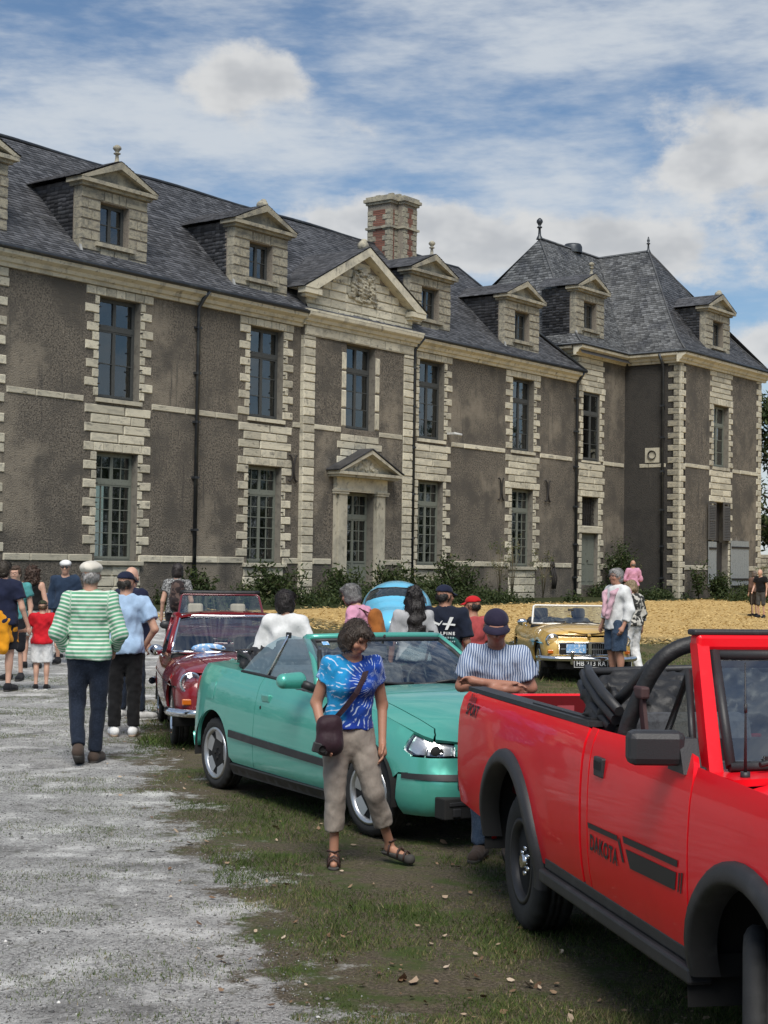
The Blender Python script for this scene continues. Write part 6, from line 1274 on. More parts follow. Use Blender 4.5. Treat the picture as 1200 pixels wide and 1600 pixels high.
# ------------------------------------------------------------------ classic roadsters and coupe share one skin
def classic(name, label, loc, rz, mt, kind):
    K = empty(name, (*loc, 0), rz); tag(K, label, 'car'); zt = interp([-.9, -.7, -.2, .4, 1.0, 1.6, 2.2, 2.7, 3.0], [.74, .79, .815, .80, .79, .80, .80, .765, .70])
    sh = Shell([(-.86, 0), (-.85, .42), (-.76, .64), (-.45, .725), (.2, .755), (1.2, .765), (2.1, .76), (2.6, .725), (2.84, .64), (2.93, .42), (2.96, 0)], .20, zt, [(0, .09), (.10, .045), (.3, .012), (.5, 0), (.7, .005), (.88, .04), (1, .10)], [(0, .12), (.12, .06), (.35, .01), (.6, 0), (.85, .04), (1, .12)], [(0, .12), (.12, .06), (.4, .02), (.6, 0), (.85, .03), (1, .1)]); X = sh.sx; F = lambda q, z: sh.M(q, z)
    def archp(cx, r, a0, a1, cz=.31): return [(X(cx) + r * cos(radians(a)), cz + r * sin(radians(a))) for a in np.linspace(a0, a1, 18)]
    both('rear_quarter', [(0.002, .28), (X(-.55), .27), (X(-.40), .27)] + archp(0, .335, 186, -6) + [(X(.42), .25), (X(.55), .25)] + sh.top(X(.55), .002, 18), F, mt, K, .09)
    both('door', [(X(.556), .25), (X(1.46), .25)] + sh.top(X(1.46), X(.556), 8), F, mt, K, .09)
    both('front_fender', [(X(1.466), .25), (X(1.90), .25)] + archp(2.31, .335, 188, 10) + [(X(2.70), .36), (X(2.84), .38), (X(2.90), .40), (sh.L - .52, .42)] + sh.top(sh.L - .52, X(1.466), 16), F, mt, K, .08)
    both('nose_panel', [(sh.L - .515, .36), (sh.L - .002, .36), (sh.L - .002, .43), (sh.L - .49, .43), (sh.L - .49, .62), (sh.L - .002, .62), (sh.L - .002, zt(2.96))] + sh.top(sh.L - .002, sh.L - .515, 6)[1:], F, mt, K, .06)
    zc = lambda x: sh.zt(x) + interp([1.3, 2.0, 2.6, 2.96], [.075, .085, .07, .015])(x); T = sh.T(zc, 3)
    hd = [(1.44, -.72), (2.5, -.66), (2.86, -.60), (2.88, 0), (2.86, .60), (2.5, .66), (1.44, .72)]; top_panel('hood', hd, T, mt, K, .09)
    top_panel('nose_top', [(2.868, -.62), (2.93, -.9), (2.93, .9), (2.868, .62), (2.888, 0)], T, mt, K, .06); 
    for s in (-1, 1): q = [(1.30, .735 * s), (2.5, .672 * s), (2.86, .612 * s), (2.93, .93 * s), (2.85, 1. * s), (1.30, 1. * s)]; top_panel('fender_top', q if s > 0 else q[::-1], T, mt, K, .06)
    top_panel('cowl', [(1.28, -.97), (1.435, -.97), (1.435, .97), (1.28, .97)], T, mt, K, .08)
    TB = sh.T(lambda x: sh.zt(x) + .05, 3); top_panel('boot_lid', [(-.84, -1), (.15, -1), (.15, 1), (-.84, 1)], TB, mt, K, .1)
    for s in (-1, 1): q = [(.15, .86 * s), (1.28, .86 * s), (1.28, 1. * s), (.15, 1. * s)]; top_panel('waist_rail', q if s > 0 else q[::-1], TB, mt, K, .08, flange=.05)
    # grille, lamps, bumpers
    e = sh.M(sh.L - .01, .52); m = MB(); m.box((e[0] - .06, -.47, .44), (e[0] - .03, .47, .61)); m.build('grille_backing', M['under'], K); m = MB()
    m.box((e[0] - .045, -.46, .515), (e[0] - .03, .46, .535))
    for k in range(27):
        y = -.45 + k * .9 / 26
        if abs(y) > .05: m.box((e[0] - .028 - .05 * (y / .47) ** 2, y - .004, .445), (e[0] - .018 - .05 * (y / .47) ** 2, y + .004, .605))
    m.build('grille_bars', M['alloy'], K)
    m = MB(); m.tube([(e[0] + .0 - .07, -.48, .61), (e[0] + .005, -.2, .625), (e[0] + .008, 0, .63), (e[0] + .005, .2, .625), (e[0] - .07, .48, .61), (e[0] - .07, .48, .44), (e[0] + .005, 0, .43), (e[0] - .07, -.48, .44), (e[0] - .07, -.48, .61)], .012, 6); m.box((e[0] - .01, -.03, .44), (e[0] + .012, .03, .64), .006); m.build('grille_surround', M['chrome'], K)
    for s in (-1, 1):
        c = Vector((2.80, s * .575, .655)); o = MB().lathe([(.098, -.10), (.108, .02), (.10, .035), (.088, .038), (.082, .02), (.05, -.03), (0, -.05)], 24, 0, c).build('headlight', M['chrome'], K); MB().lathe([(.088, .032), (.06, .052), (.03, .060), (0, .063)], 24, 0, c).build('headlight_lens', M['lens'], o)
        p = sh.M(X(2.86), .47); m = MB(); m.box((2.84, min(s * .50, s * .66), .445), (2.885, max(s * .50, s * .66), .505), .01); m.build('indicator', M['amber'], K)
    bz = .375; m = MB(); m.tube(catmull([(2.62, -.775, bz), (2.80, -.75, bz), (2.97, -.60, bz), (3.03, -.3, bz), (3.045, 0, bz), (3.03, .3, bz), (2.97, .60, bz), (2.80, .75, bz), (2.62, .775, bz)], 4), .042, 10)
    for s in (-1, 1): m.box((3.02, s * .30 - .028, bz - .09), (3.085, s * .30 + .028, bz + .13), .02)
    m.build('front_bumper', M['chrome'], K)
    m = MB(); m.tube(catmull([(-.5, -.77, bz + .05), (-.85, -.62, bz + .05), (-.93, 0, bz + .05), (-.85, .62, bz + .05), (-.5, .77, bz + .05)], 4), .042, 8); m.build('rear_bumper', M['chrome'], K)
    both('side_trim', [(X(-.6), .585), (X(2.70), .60), (X(2.70), .612), (X(-.6), .597)], lambda q, z: sh.M(q, z, .008), 'chrome', K, .12, flange=.012)
    # windscreen
    top_z = {'roadster': 1.165, 'coupe': 1.235, 'hooded': 1.33}[kind]; tx = {'roadster': 1.08, 'coupe': .98, 'hooded': .92}[kind]; yt = {'roadster': .60, 'coupe': .56, 'hooded': .58}[kind]
    B0 = lambda t: Vector((1.38 - .09 * t * t, t * .665, .865)); T0 = lambda t: Vector((tx - .06 * t * t, t * yt, top_z)); L_ = lambda t, v: B0(t).lerp(T0(t), v)
    fm = {'roadster': 'cream', 'coupe': 'chrome', 'hooded': mt}[kind]
    m = MB(); m.tube([L_(-1, 0)] + [L_(-1, v) for v in (.3, .7, .94)] + [L_(t, 1) for t in np.linspace(-.95, .95, 13)] + [L_(1, v) for v in (.94, .7, .3, 0)], .018, 8); m.tube([L_(t, 0) for t in np.linspace(-1, 1, 10)], .018, 8); m.build('windscreen_frame', M[fm], K)
    grid_glass('windscreen', lambda u, v: L_(lerp(-.98, .98, u), v), 12, 5, 'cglass', K)
    m = MB()
    for y0, y1 in ((-.5, -.12), (.0, .38)): a, b = L_(y0 / .68, .04), L_(y1 / .68, .10); m.tube([a + Vector((.03, 0, .01)), b + Vector((.03, 0, .01))], .009, 5); m.tube([Vector((1.42, y1 + .12, .87)), b.lerp(a, .5) + Vector((.04, 0, .02))], .009, 5)
    m.build('windscreen_wiper', M['blackpl'], K)
    for s in (-1, 1):
        m = MB(); m.tube([(1.28, s * .735, .80), (1.27, s * .80, .86)], .012, 6); m.ball((1.27, s * .83, .885), (.045, .085, .06), 12, 8); m.build('door_mirror', M['chrome'] if kind != 'hooded' else M['blackpl'], K)
    # cabin
    m = MB(); m.box((.1, -.62, .22), (1.5, .62, .30)); m.box((1.02, -.66, .62), (1.34, .66, .84), .04); m.box((.08, -.64, .3), (.14, .64, .82)); m.build('cabin_floor', M['under'], K)
    sm = {'roadster': 'under', 'coupe': 'under', 'hooded': 'seat'}[kind]
    for y in (-.33, .33): seat(K, .58, y, sm, .30, .22, kind != 'coupe', .52 if kind == 'roadster' else .60, 'seat_tan' if kind == 'hooded' else None)
    steering_wheel(K, 1.02, .33 if kind == 'coupe' else -.33, .80)
    if kind == 'coupe':
        # fixed roof, side windows, tailgate
        rt = lambda x: interp([-.75, -.4, .1, .6, .95], [.90, 1.06, 1.20, 1.25, 1.245])(x); ry = lambda x: interp([-.75, .0, .95], [.50, .56, .575])(x)
        top_panel('roof', [(-.10, -1), (.96, -1), (.96, 1), (-.10, 1)], lambda x, t: (x, t * ry(x), rt(x) + .035 * (1 - t * t) - .01 * abs(t) ** 6), mt, K, .09)
        for s in (-1, 1):
            m = MB(); m.tube([L_(s * 1.04, 0), L_(s * 1.04, .5), L_(s * 1.03, 1)], .03, 8); m.tube([(.96, s * ry(.96), rt(.96)), (.4, s * (ry(.4) + .012), rt(.4) - .01), (-.1, s * (ry(-.1) + .012), rt(-.1) - .01), (-.78, s * .60, .85)], .03, 8); m.tube([(.28, s * .70, .80), (.22, s * .585, rt(.2))], .018, 6); m.build('roof_pillar', M[mt], K)
            q = [(1.22, s * .70, .82), (.96, s * .575, rt(.96) - .02), (.3, s * .58, rt(.3) - .02), (.30, s * .715, .81)]; glass('side_window', q, 'tint', K); q = [(.28, s * .715, .81), (.26, s * .58, rt(.26) - .02), (-.2, s * .57, rt(-.2) - .03), (-.66, s * .63, .86)]; glass('quarter_window', q, 'tint', K)
        glass('tailgate_glass', [(-.11, -.53, 1.18), (-.11, .53, 1.18), (-.78, .5, .88), (-.78, -.5, .88)], 'tint', K)
        m = MB(); m.ball((1.36, -.28, .905), (.02, .19, .055), 14, 6); m.build('rally_plate', M['blue_card'], K)
    if kind == 'hooded':
        m = MB(); m.tube([L_(t, 1) + Vector((-.02, 0, .03)) for t in np.linspace(-1.03, 1.03, 13)], .036, 8); m.build('soft_top_header', M['vinyl'], K)
        V, F = sdf_mesh([cone((.02, -.5, .93), (.02, .5, .93), .09, .09), cone((-.15, -.46, .90), (-.15, .46, .90), .07, .07)], .025, .04, (.02, 25, 2)); link('folded_roof', mesh_np('folded_roof', V, F, M['vinyl'], True), K)
    if kind == 'roadster':
        V, F = sdf_mesh([cone((.02, -.5, .86), (.02, .5, .86), .07, .07), cone((-.12, -.46, .85), (-.12, .46, .85), .05, .05)], .025, .04, (.015, 25, 2)); link('hood_cover', mesh_np('hood_cover', V, F, M['vinyl'], True), K)
        m = MB(); m.box((3.050, -.27, .245), (3.060, .27, .365), .003); pl = m.build('number_plate', M['platebk'], K)
        V, F = text_geo('HB 213 RA', .095, 0, .0012, 1.08); w = max(v.x for v in V); sc = .47 / w; MB().add([(3.062, -.235 + v.x * sc, .272 + v.y * sc * 1.15) for v in V], F).build('plate_lettering', M['white'], K); m = MB(); 
        for a, b, c, d in ((-.27, .27, .243, .249), (-.27, .27, .361, .367), (-.27, -.264, .249, .361), (.264, .27, .249, .361)): m.box((3.056, a, c), (3.0625, b, d))
        m.build('plate_border', M['white'], K); m = MB(); m.box((e[0] - .005, -.16, .46), (e[0] + .012, .16, .60), .008); m.T = None; m.build('rally_plate', M['blue_card'], K, loc=(0, -.22, 0))
        m = MB(); m.box((1.24, -.05, 1.08), (1.27, .05, 1.12), .01); m.build('rear_view_mirror', M['blackpl'], K)
    m = MB(); m.box((-.72, -.5, .2), (2.85, .5, .32)); m.box((.36, -.68, .22), (1.95, .68, .28)); m.box((1.5, -.45, .3), (2.84, .45, .66)); m.build('underbody', M['under'], K)
    for cx in (0, 2.31):
        for s in (-1, 1): V = [(cx + .345 * cos(radians(a)), s * y, .31 + .345 * sin(radians(a))) for a in range(-15, 196, 10) for y in (.45, .735)]; MB().add(V, [(2 * i, 2 * i + 1, 2 * i + 3, 2 * i + 2) for i in range(21)], True).build('wheel_housing', M['under'], K)
        for s in (-1, 1): wheel(K, cx, s, .64, .30, .165, .19, 'rostyle' if kind == 'roadster' else 'disc')
    return K
classic('yellow_roadster', 'mustard yellow open roadster with chrome bumper facing the camera', (3.12, 27.37), radians(-86.6), 'yellow', 'roadster')
classic('red_coupe', 'dark red fixed-roof coupe with round chrome headlights behind the jade cabriolet', (-1.84, 17.74), radians(-78.5), 'maroon', 'coupe')
classic('maroon_convertible', 'maroon convertible with beige headrests parked behind the dark red coupe', (-2.62, 24.2), radians(-80), 'maroon2', 'hooded')
# ------------------------------------------------------------------ rounded blue saloon
def rounded_car():
    K = empty('rounded_blue_car', (.27, 30.2, 0), radians(-93)); tag(K, 'sky blue rounded vintage saloon with curved windscreen near the weeds', 'car')
    V, F = sdf_mesh([ell((-.15, 0, .86), (1.42, .66, .42), .08), ell((-.2, 0, .95), (1.0, .69, .56), .10), ell((1.25, 0, .68), (.72, .50, .34), .10), cone((-1.5, -.35, .5), (-1.5, .35, .5), .35, .35, 1, k=.1)] + [ell((cx, s * .60, .48), (.52, .17, .34), .07) for cx in (1.25, -1.2) for s in (-1, 1)] + [cone((-.8, s * .70, .30), (.9, s * .70, .30), .05, .05) for s in (-1, 1)], .035, .08)
    link('body', mesh_np('body', V, F, M['sky_blue'], True), K)
    def X_(y, z, o=.012): q = 1 - (y / .69) ** 2 - ((z - .95) / .56) ** 2; return (-.2 + 1.0 * sqrt(max(q, 0)) + o, y, z)
    pts = [(-.60, 1.02), (-.4, .985), (0, .975), (.4, .985), (.60, 1.02), (.575, 1.16), (.50, 1.29), (.36, 1.36), (0, 1.385), (-.36, 1.36), (-.50, 1.29), (-.575, 1.16)]
    panel('windscreen', pts, lambda y, z: X_(y, z, .03), M['pane2'], K, .07, flange=.004); B_ = resample(pts, .08); m = MB(); m.tube([X_(y, z, .03) for y, z in B_ + [B_[0]]], .014, 6); m.build('windscreen_seal', M['blackpl'], K)
    for s in (-1, 1):
        o = MB().lathe([(.10, -.06), (.10, .03), (.085, .04), (.05, .05), (0, .055)], 18, 0, (1.64, s * .60, .62)).build('headlight', M['chrome'], K)
        for cx in (1.2, -1.2): wheel(K, cx, s, .62, .31, .15, .19, 'disc')
    m = MB(); m.tube(catmull([(1.75, -.74, .36), (1.98, -.4, .38), (2.02, 0, .38), (1.98, .4, .38), (1.75, .74, .36)], 4), .045, 8); m.build('front_bumper', M['chrome'], K)
M['pane2'] = mat('dark curved glass', (.02, .03, .035), .03, coat=1.)
rounded_car()
# ------------------------------------------------------------------ people
def cloth(name, c, kind=None, c2=(1, 1, 1), sc=10., rough=.85):
    m = bpy.data.materials.new(name); m.use_nodes = True; nt = m.node_tree; n = nt.nodes; l = nt.links; b = n['Principled BSDF']; b.inputs['Roughness'].default_value = rough; b.inputs['Specular IOR Level'].default_value = .2; b.inputs['Sheen Weight'].default_value = .08
    tcn = n.new('ShaderNodeTexCoord'); sp = n.new('ShaderNodeSeparateXYZ'); l.new(tcn.outputs['Object'], sp.inputs[0])
    def noi(s, det=4, s3=(1, 1, 1)):
        mp = n.new('ShaderNodeMapping'); l.new(tcn.outputs['Object'], mp.inputs[0]); mp.inputs[3].default_value = s3; t = n.new('ShaderNodeTexNoise'); t.inputs['Scale'].default_value = s; t.inputs['Detail'].default_value = det; l.new(mp.outputs[0], t.inputs[0]); return t.outputs[0]
    def mth(op, a, b_=0.):
        m_ = n.new('ShaderNodeMath'); m_.operation = op
        for i, v in enumerate((a, b_)):
            if isinstance(v, (int, float)): m_.inputs[i].default_value = v
            else: l.new(v, m_.inputs[i])
        return m_.outputs[0]
    def ss(v, lo, hi): r = n.new('ShaderNodeMapRange'); r.interpolation_type = 'SMOOTHSTEP'; r.inputs[1].default_value = lo; r.inputs[2].default_value = hi; l.new(v, r.inputs[0]); return r.outputs[0]
    def mix(f, a, b_):
        m_ = n.new('ShaderNodeMix'); m_.data_type = 'RGBA'
        for i, v in ((0, f), (6, a), (7, b_)):
            if isinstance(v, tuple): m_.inputs[i].default_value = (*v, 1)
            else: l.new(v, m_.inputs[i])
        return m_.outputs[2]
    base = mix(ss(noi(7), .35, .7), tuple(v * .82 for v in c), tuple(min(1, v * 1.1) for v in c))
    if kind == 'axial': at = n.new('ShaderNodeAttribute'); at.attribute_name = 'st'; base = mix(ss(mth('SINE', mth('MULTIPLY', at.outputs['Fac'], 6.283 * sc)), .0, .45), base, c2)
    elif kind == 'vert': base = mix(ss(mth('SINE', mth('MULTIPLY', mth('ADD', sp.outputs[0], mth('MULTIPLY', noi(7, 2), .035)), 6.283 * sc)), -.2, .3), base, c2)
    elif kind == 'spots': base = mix(ss(noi(sc, 2), .50, .55), base, c2)
    elif kind == 'burst':
        r = mth('SQRT', mth('ADD', mth('POWER', mth('SUBTRACT', sp.outputs[0], .17), 2.), mth('POWER', mth('SUBTRACT', sp.outputs[2], 1.30), 2.))); a = mth('ARCTAN2', mth('SUBTRACT', sp.outputs[2], 1.30), mth('SUBTRACT', sp.outputs[0], .17))
        base = mix(ss(mth('ADD', sp.outputs[0], mth('MULTIPLY', mth('SUBTRACT', noi(6), .5), .18)), .0, -.07), base, (.016, .25, .52)); base = mix(ss(sp.outputs[2], 1.06, 1.0), base, (.012, .04, .28))
        st = ss(mth('SINE', mth('ADD', mth('MULTIPLY', a, 46.), mth('ADD', mth('MULTIPLY', noi(11, 2), 14.), mth('MULTIPLY', r, 30.)))), .50, .9); st = mth('MULTIPLY', st, ss(noi(26, 3), .45, .57)); base = mix(st, base, (.50, .60, .76)); base = mix(mth('MULTIPLY', ss(mth('ABSOLUTE', sp.outputs[0]), .20, .27), ss(noi(40, 2, (1, 1, .25)), .42, .55)), base, (.56, .60, .74))
    elif kind == 'denim': base = mix(ss(noi(90, 2), .45, .65), base, c2); 
    l.new(base, b.inputs['Base Color']); bp = n.new('ShaderNodeBump'); bp.inputs['Distance'].default_value = .03; bp.inputs['Strength'].default_value = .6; l.new(noi(11, 6, (1, 1, .55)), bp.inputs['Height']); l.new(bp.outputs[0], b.inputs['Normal']); return m
def skin_mat(name):
    m = bpy.data.materials.new(name); m.use_nodes = True; n = m.node_tree.nodes; l = m.node_tree.links; b = n['Principled BSDF']; a = n.new('ShaderNodeAttribute'); a.attribute_name = 'col'; l.new(a.outputs['Color'], b.inputs['Base Color']); b.inputs['Roughness'].default_value = .5; b.inputs['Subsurface Weight'].default_value = .08; b.inputs['Subsurface Radius'].default_value = (.01, .004, .002); b.inputs['Specular IOR Level'].default_value = .35; return m
M['skin'] = skin_mat('skin')
HAIRM = {}
def hair_mat(c):
    if c not in HAIRM: HAIRM[c] = mat('hair', c, .55, noise=[(45, tuple(v * 1.5 + .004 for v in c), .5, .72, (1, 1, .35)), (90, tuple(v * .4 for v in c), .52, .7, (1, 1, .3))], bump=(70, .012, .7))
    return HAIRM[c]
def person(name, label, pos, face, H, skin=(.50, .29, .20), top=None, bottom=None, shoe=None, hair=None, cap=None, J={}, lean=(0, 0), yaw=0., pitch=0., vox=.016, fem=False, build_=1., nofeet=False, extra=None, bag=None, headroll=0.):
    """face: heading in degrees clockwise from facing the camera seen from above (90: facing image left)"""
    px, py = pos; E_ = empty(name, (px, py, float(gz(np.array(px), np.array(py))) + .004), radians(-face)); E_.scale = (H / 1.75,) * 3; tag(E_, label, 'person'); rg = np.random.default_rng(int(abs(px * 1000 + py * 77)))
    A = lambda *v: np.array(v, float); w = build_
    j = dict(RS=A(-.178 * w, .012, 1.425), LS=A(.178 * w, .012, 1.425), RE=A(-.235 * w, .035, 1.13), LE=A(.235 * w, .035, 1.13), RW=A(-.25 * w, -.03, .89), LW=A(.25 * w, -.03, .89), RH=A(-.09, 0, .93), LH=A(.09, 0, .93), RK=A(-.10, -.015, .50), LK=A(.10, -.015, .50), RA=A(-.10, .03, .09), LA=A(.10, .03, .09), RT=None, LT=None)
    for k, v in J.items(): j[k] = A(*v)
    if fem:
        for k in ('RS', 'LS'): j[k][0] *= .90
    def U(p):  # upper body lean
        p = np.array(p, float); t = max(0, p[2] - .95) / .5; return p + A(lean[0] * t, lean[1] * t, -.10 * (lean[0] ** 2 + lean[1] ** 2) * t)
    for k in ('RS', 'LS', 'RE', 'LE', 'RW', 'LW'):
        if k in J or k[1] == 'S': j[k] = U(j[k]) if k[1] == 'S' else j[k]
        else: j[k] = j[k] + (U(A(0, 0, 1.425)) - A(0, 0, 1.425))
    nb = U((0, .015, 1.47)); hc = U((0, -.012 - .03 * abs(sin(pitch)) * 1, 1.625)) + A(0, -.05 * sin(pitch), -.03 * (1 - cos(pitch)) - .01 * abs(sin(pitch)))
    R = Matrix.Rotation(-yaw, 3, 'Z') @ Matrix.Rotation(headroll, 3, 'Y') @ Matrix.Rotation(pitch, 3, 'X'); Rn = np.array(R)
    hd = lambda x, y, z: hc + Rn @ A(x, y, z)
    he = lambda c, r, k=.012: ell(hd(*c), r, k, R)
    fine = vox < .0125
    head = [he((0, .012, .025), (.076, .094, .098), .03), he((0, -.012, -.035), (.062, .076, .085), .03), he((0, -.045, -.085), (.036, .036, .030), .03), he((0, -.088, -.005), (.020, .018, .03), .02), he((0, -.104, -.022), (.014, .018, .013), .014), he((.0, -.074, .035), (.055, .022, .018), .025), he((0, -.083, -.058), (.025, .014, .010), .012)]
    for s in (-1, 1): head += [he((s * .076, .012, -.005), (.012, .022, .033), .01), he((s * .042, -.066, -.022), (.026, .022, .024), .02), sub(he((s * .031, -.093, .014), (.017, .014, .012), .01), .012)]
    tw = w * (.90 if top and top[0] != 'tank' else .97)
    torso = [cone(A(0, 0, .95), U((0, 0, 1.08)), .140 * tw, .130 * tw, .70), cone(U((0, 0, 1.08)), U((0, .008, 1.33)), .128 * tw, .155 * tw, .66), cone(U((-.135 * w, .012, 1.405)), U((.135 * w, .012, 1.405)), .062, .062, 1., k=.05), cone(U((0, .01, 1.40)), U((0, .012, 1.47)), .085, .055, .85, k=.05)]
    if fem: torso += [ell(U((s * .072, -.066, 1.275)), (.058, .052, .058), .05) for s in (-1, 1)]
    torso += [ell(A(s * .07, .035, .92), (.08, .08, .09), .06) for s in (-1, 1)]
    neck = [cone(nb - A(0, 0, .05), hd(0, .02, -.05), .058, .050, 1., k=.03)]
    def arm(s, e, wr, r=(.050, .042, .038, .027)): return [cone(s, e, r[0], r[1], k=.03), cone(e, wr, r[2], r[3], k=.02)]
    def hand(wr, el_, s, spec=None):
        d = wr - el_; d = d / np.linalg.norm(d)
        if spec is not None: d = A(*spec); d /= np.linalg.norm(d)
        up = A(s, 0, 0) - d * (s * d[0]); up = up / (np.linalg.norm(up) + 1e-9); sd = np.cross(up, d); q = [cone(wr, wr + d * .075, .024, .034, k=.015)]
        fl = (.070, .080, .075, .058)
        for i in range(4):
            b0 = wr + d * .085 + sd * ((i - 1.5) * .019) * (1 if s > 0 else 1); b1 = b0 + d * fl[i] * .55 - up * .008; b2 = b1 + d * fl[i] * .38 - up * .026; q += [cone(b0, b1, .0098, .0090, k=.004), cone(b1, b2, .0090, .0074, k=.004)]
        t0 = wr + d * .03 - sd * .028; t1 = t0 + d * .035 - sd * .020 - up * .010; q += [cone(t0, t1, .013, .0105, k=.008), cone(t1, t1 + d * .032 - sd * .004 - up * .006, .0105, .0085, k=.006)]
        return q
    arms = arm(j['RS'], j['RE'], j['RW']) + arm(j['LS'], j['LE'], j['LW']); hands = hand(j['RW'], j['RE'], -1, (extra or {}).get('rh')) + hand(j['LW'], j['LE'], 1, (extra or {}).get('lh'))
    ls_ = .66 if bottom and bottom[0] == 'trousers' else 1.
    legs = [cone(j['RH'], j['RK'], .085 * ls_, .056 * ls_, k=.04), cone(j['RK'], j['RA'], .053 * ls_, .034, k=.02), cone(j['LH'], j['LK'], .085 * ls_, .056 * ls_, k=.04), cone(j['LK'], j['LA'], .053 * ls_, .034, k=.02)]
    for a in (('R', 'L') if ls_ == 1. else ()): kn, an = j[a + 'K'], j[a + 'A']; dd = an - kn; legs.append(ell(kn + dd * .30 + A(0, .022 * ls_, 0), (.045 * ls_, .050 * ls_, .11), .04))
    feet = []
    FD = {}
    for a in ('R', 'L'):
        an = j[a + 'A']; t = j[a + 'T']; 
        if t is None: t = an + A(-.03 if a == 'R' else .03, -.175, -.055)
        FD[a] = (an, t); feet += [cone(an + A(0, .02, -.045), t, .034, .026, k=.03)]
    allp = head + neck + torso + arms + hands + legs + feet; V, F = sdf_mesh(allp, vox, .02)
    # skin tints: lips, brows, lids, stubble shade
    col = np.tile(A(*skin), (len(V), 1)); Lc = (V - hc) @ Rn
    def spot(c, r, tint, amt=1.):
        d = np.sqrt(sum(((Lc[:, i] - c[i]) / r[i]) ** 2 for i in range(3))); k = np.clip(1.3 - d, 0, 1)[:, None] * amt; return col * (1 - k) + np.array(tint) * k
    hcol = hair[1] if hair else (.1, .08, .06)
    if vox < .019:
        col = spot((0, -.098, -.060), (.026, .03, .012), (.36, .11, .09), .8)
        for s in (-1, 1): col = spot((s * .031, -.088, .012), (.017, .03, .009), (.06, .035, .03), .85); col = spot((s * .033, -.088, .036), (.024, .03, .007), tuple(v * .8 + .02 for v in hcol), .7); col = spot((s * .045, -.06, -.025), (.03, .04, .03), (skin[0] * 1.05, skin[1] * .82, skin[2] * .80), .5)
    col = np.concatenate([np.clip(col, 0, 1), np.ones((len(V), 1))], 1); link('body', mesh_np('body', V, F, M['skin'], True, {'col': ('POINT', col)}), E_)
    def garment(nm, prims, mt, k=.03, noise=(.008, 22), cuts=(), axial=None):
        V, F = sdf_mesh(prims, vox, k, (noise[0], noise[1], int(rg.integers(1e6))) if noise else None, cuts); at = None
        if axial is not None:
            ds_ = []; av = []
            for p in axial:
                a, b = p[1], p[2]; d = b - a; L = np.linalg.norm(d); t = ((V - a) @ d) / (L * L); tc_ = np.clip(t, 0, 1); ds_.append(np.linalg.norm(V - a - tc_[:, None] * d, axis=1) - p[3]); av.append(t * L)
            ds_ = np.array(ds_); i = np.argmin(ds_, 0); at = {'st': ('POINT', np.array(av)[i, np.arange(len(V))])}
        return link(nm, mesh_np(nm, V, F, mt, True, at), E_)
    # top
    if top:
        kind, mt = top[0], top[1]; o = dict(hem=.93, g=.016, sleeve=.5, collar=False, open=False); o.update(top[2] if len(top) > 2 else {}); g = o['g']; hem = o['hem']
        tp = [cone(A(0, 0, hem), U((0, 0, 1.10)), (.160 + g) * w, (.138 + g) * w, .76, fa=True), cone(U((0, 0, 1.08)), U((0, .008, 1.33)), (.134 + g) * w, (.158 + g) * w, .68), cone(U((-.135 * w, .012, 1.40)), U((.135 * w, .012, 1.40)), .064 + g * .6, .064 + g * .6, k=.05)]
        if fem: tp += [ell(U((s * .072, -.078, 1.275)), (.072, .070, .072), .05) for s in (-1, 1)]
        tp += [ell(A(s * .075, .056, .95), (.096 + g, .092 + g, .11), .06) for s in (-1, 1)]
        tp += [sub(cone(A(0, 0, hem), A(0, 0, hem - .4), .4, .4, fa=True), .004)]
        ax = [cone(A(0, 0, hem), U((0, 0, 1.5)), .15, .15)]
        for a in ('R', 'L'):
            S_, El, Wr = j[a + 'S'], j[a + 'E'], j[a + 'W']; sl = o['sleeve']
            if kind == 'tank': continue
            if sl < 1: e = S_ + (El - S_) * sl; q = [cone(S_, e, .058 + g * .7, .060 + g * .8, fb=True, k=.035)]
            else: e = El + (Wr - El) * (sl - 1); q = [cone(S_, El, .056 + g * .6, .050 + g * .6, k=.035), cone(El, e, .049 + g * .6, .038 + g * .6, fb=True, k=.02)]
            tp += q; ax += [cone(c[1], c[2], c[3] - .02, c[4]) for c in q]
        tp += [sub(cone(nb + A(0, -.01, -.035), hd(0, 0, .0), .062, .075, .95), .01)]
        if o['collar']: tp += [sub(ell(U((0, -.11, 1.435)), (.026, .05, .055)), .01)]
        if kind == 'tank': tp += [sub(ell(j[a + 'S'] + A(0, 0, -.01), (.055, .2, .10)), .01) for a in 'RL']
        garment('top', tp, mt, axial=ax)
        if o['collar']:
            cp = [cone(nb + A(s * .02, -.055, -.02), nb + A(s * .065, .0, .015), .02, .018, k=.01) for s in (-1, 1)] + [cone(nb + A(-.06, .01, .018), nb + A(.06, .01, .018), .018, .018, 2.2)] + [cone(nb + A(s * .022, -.06, -.02), nb + A(s * .035, -.085, -.06), .016, .012, k=.01) for s in (-1, 1)]
            garment('collar', cp, o.get('cmt', mt), .015, None)
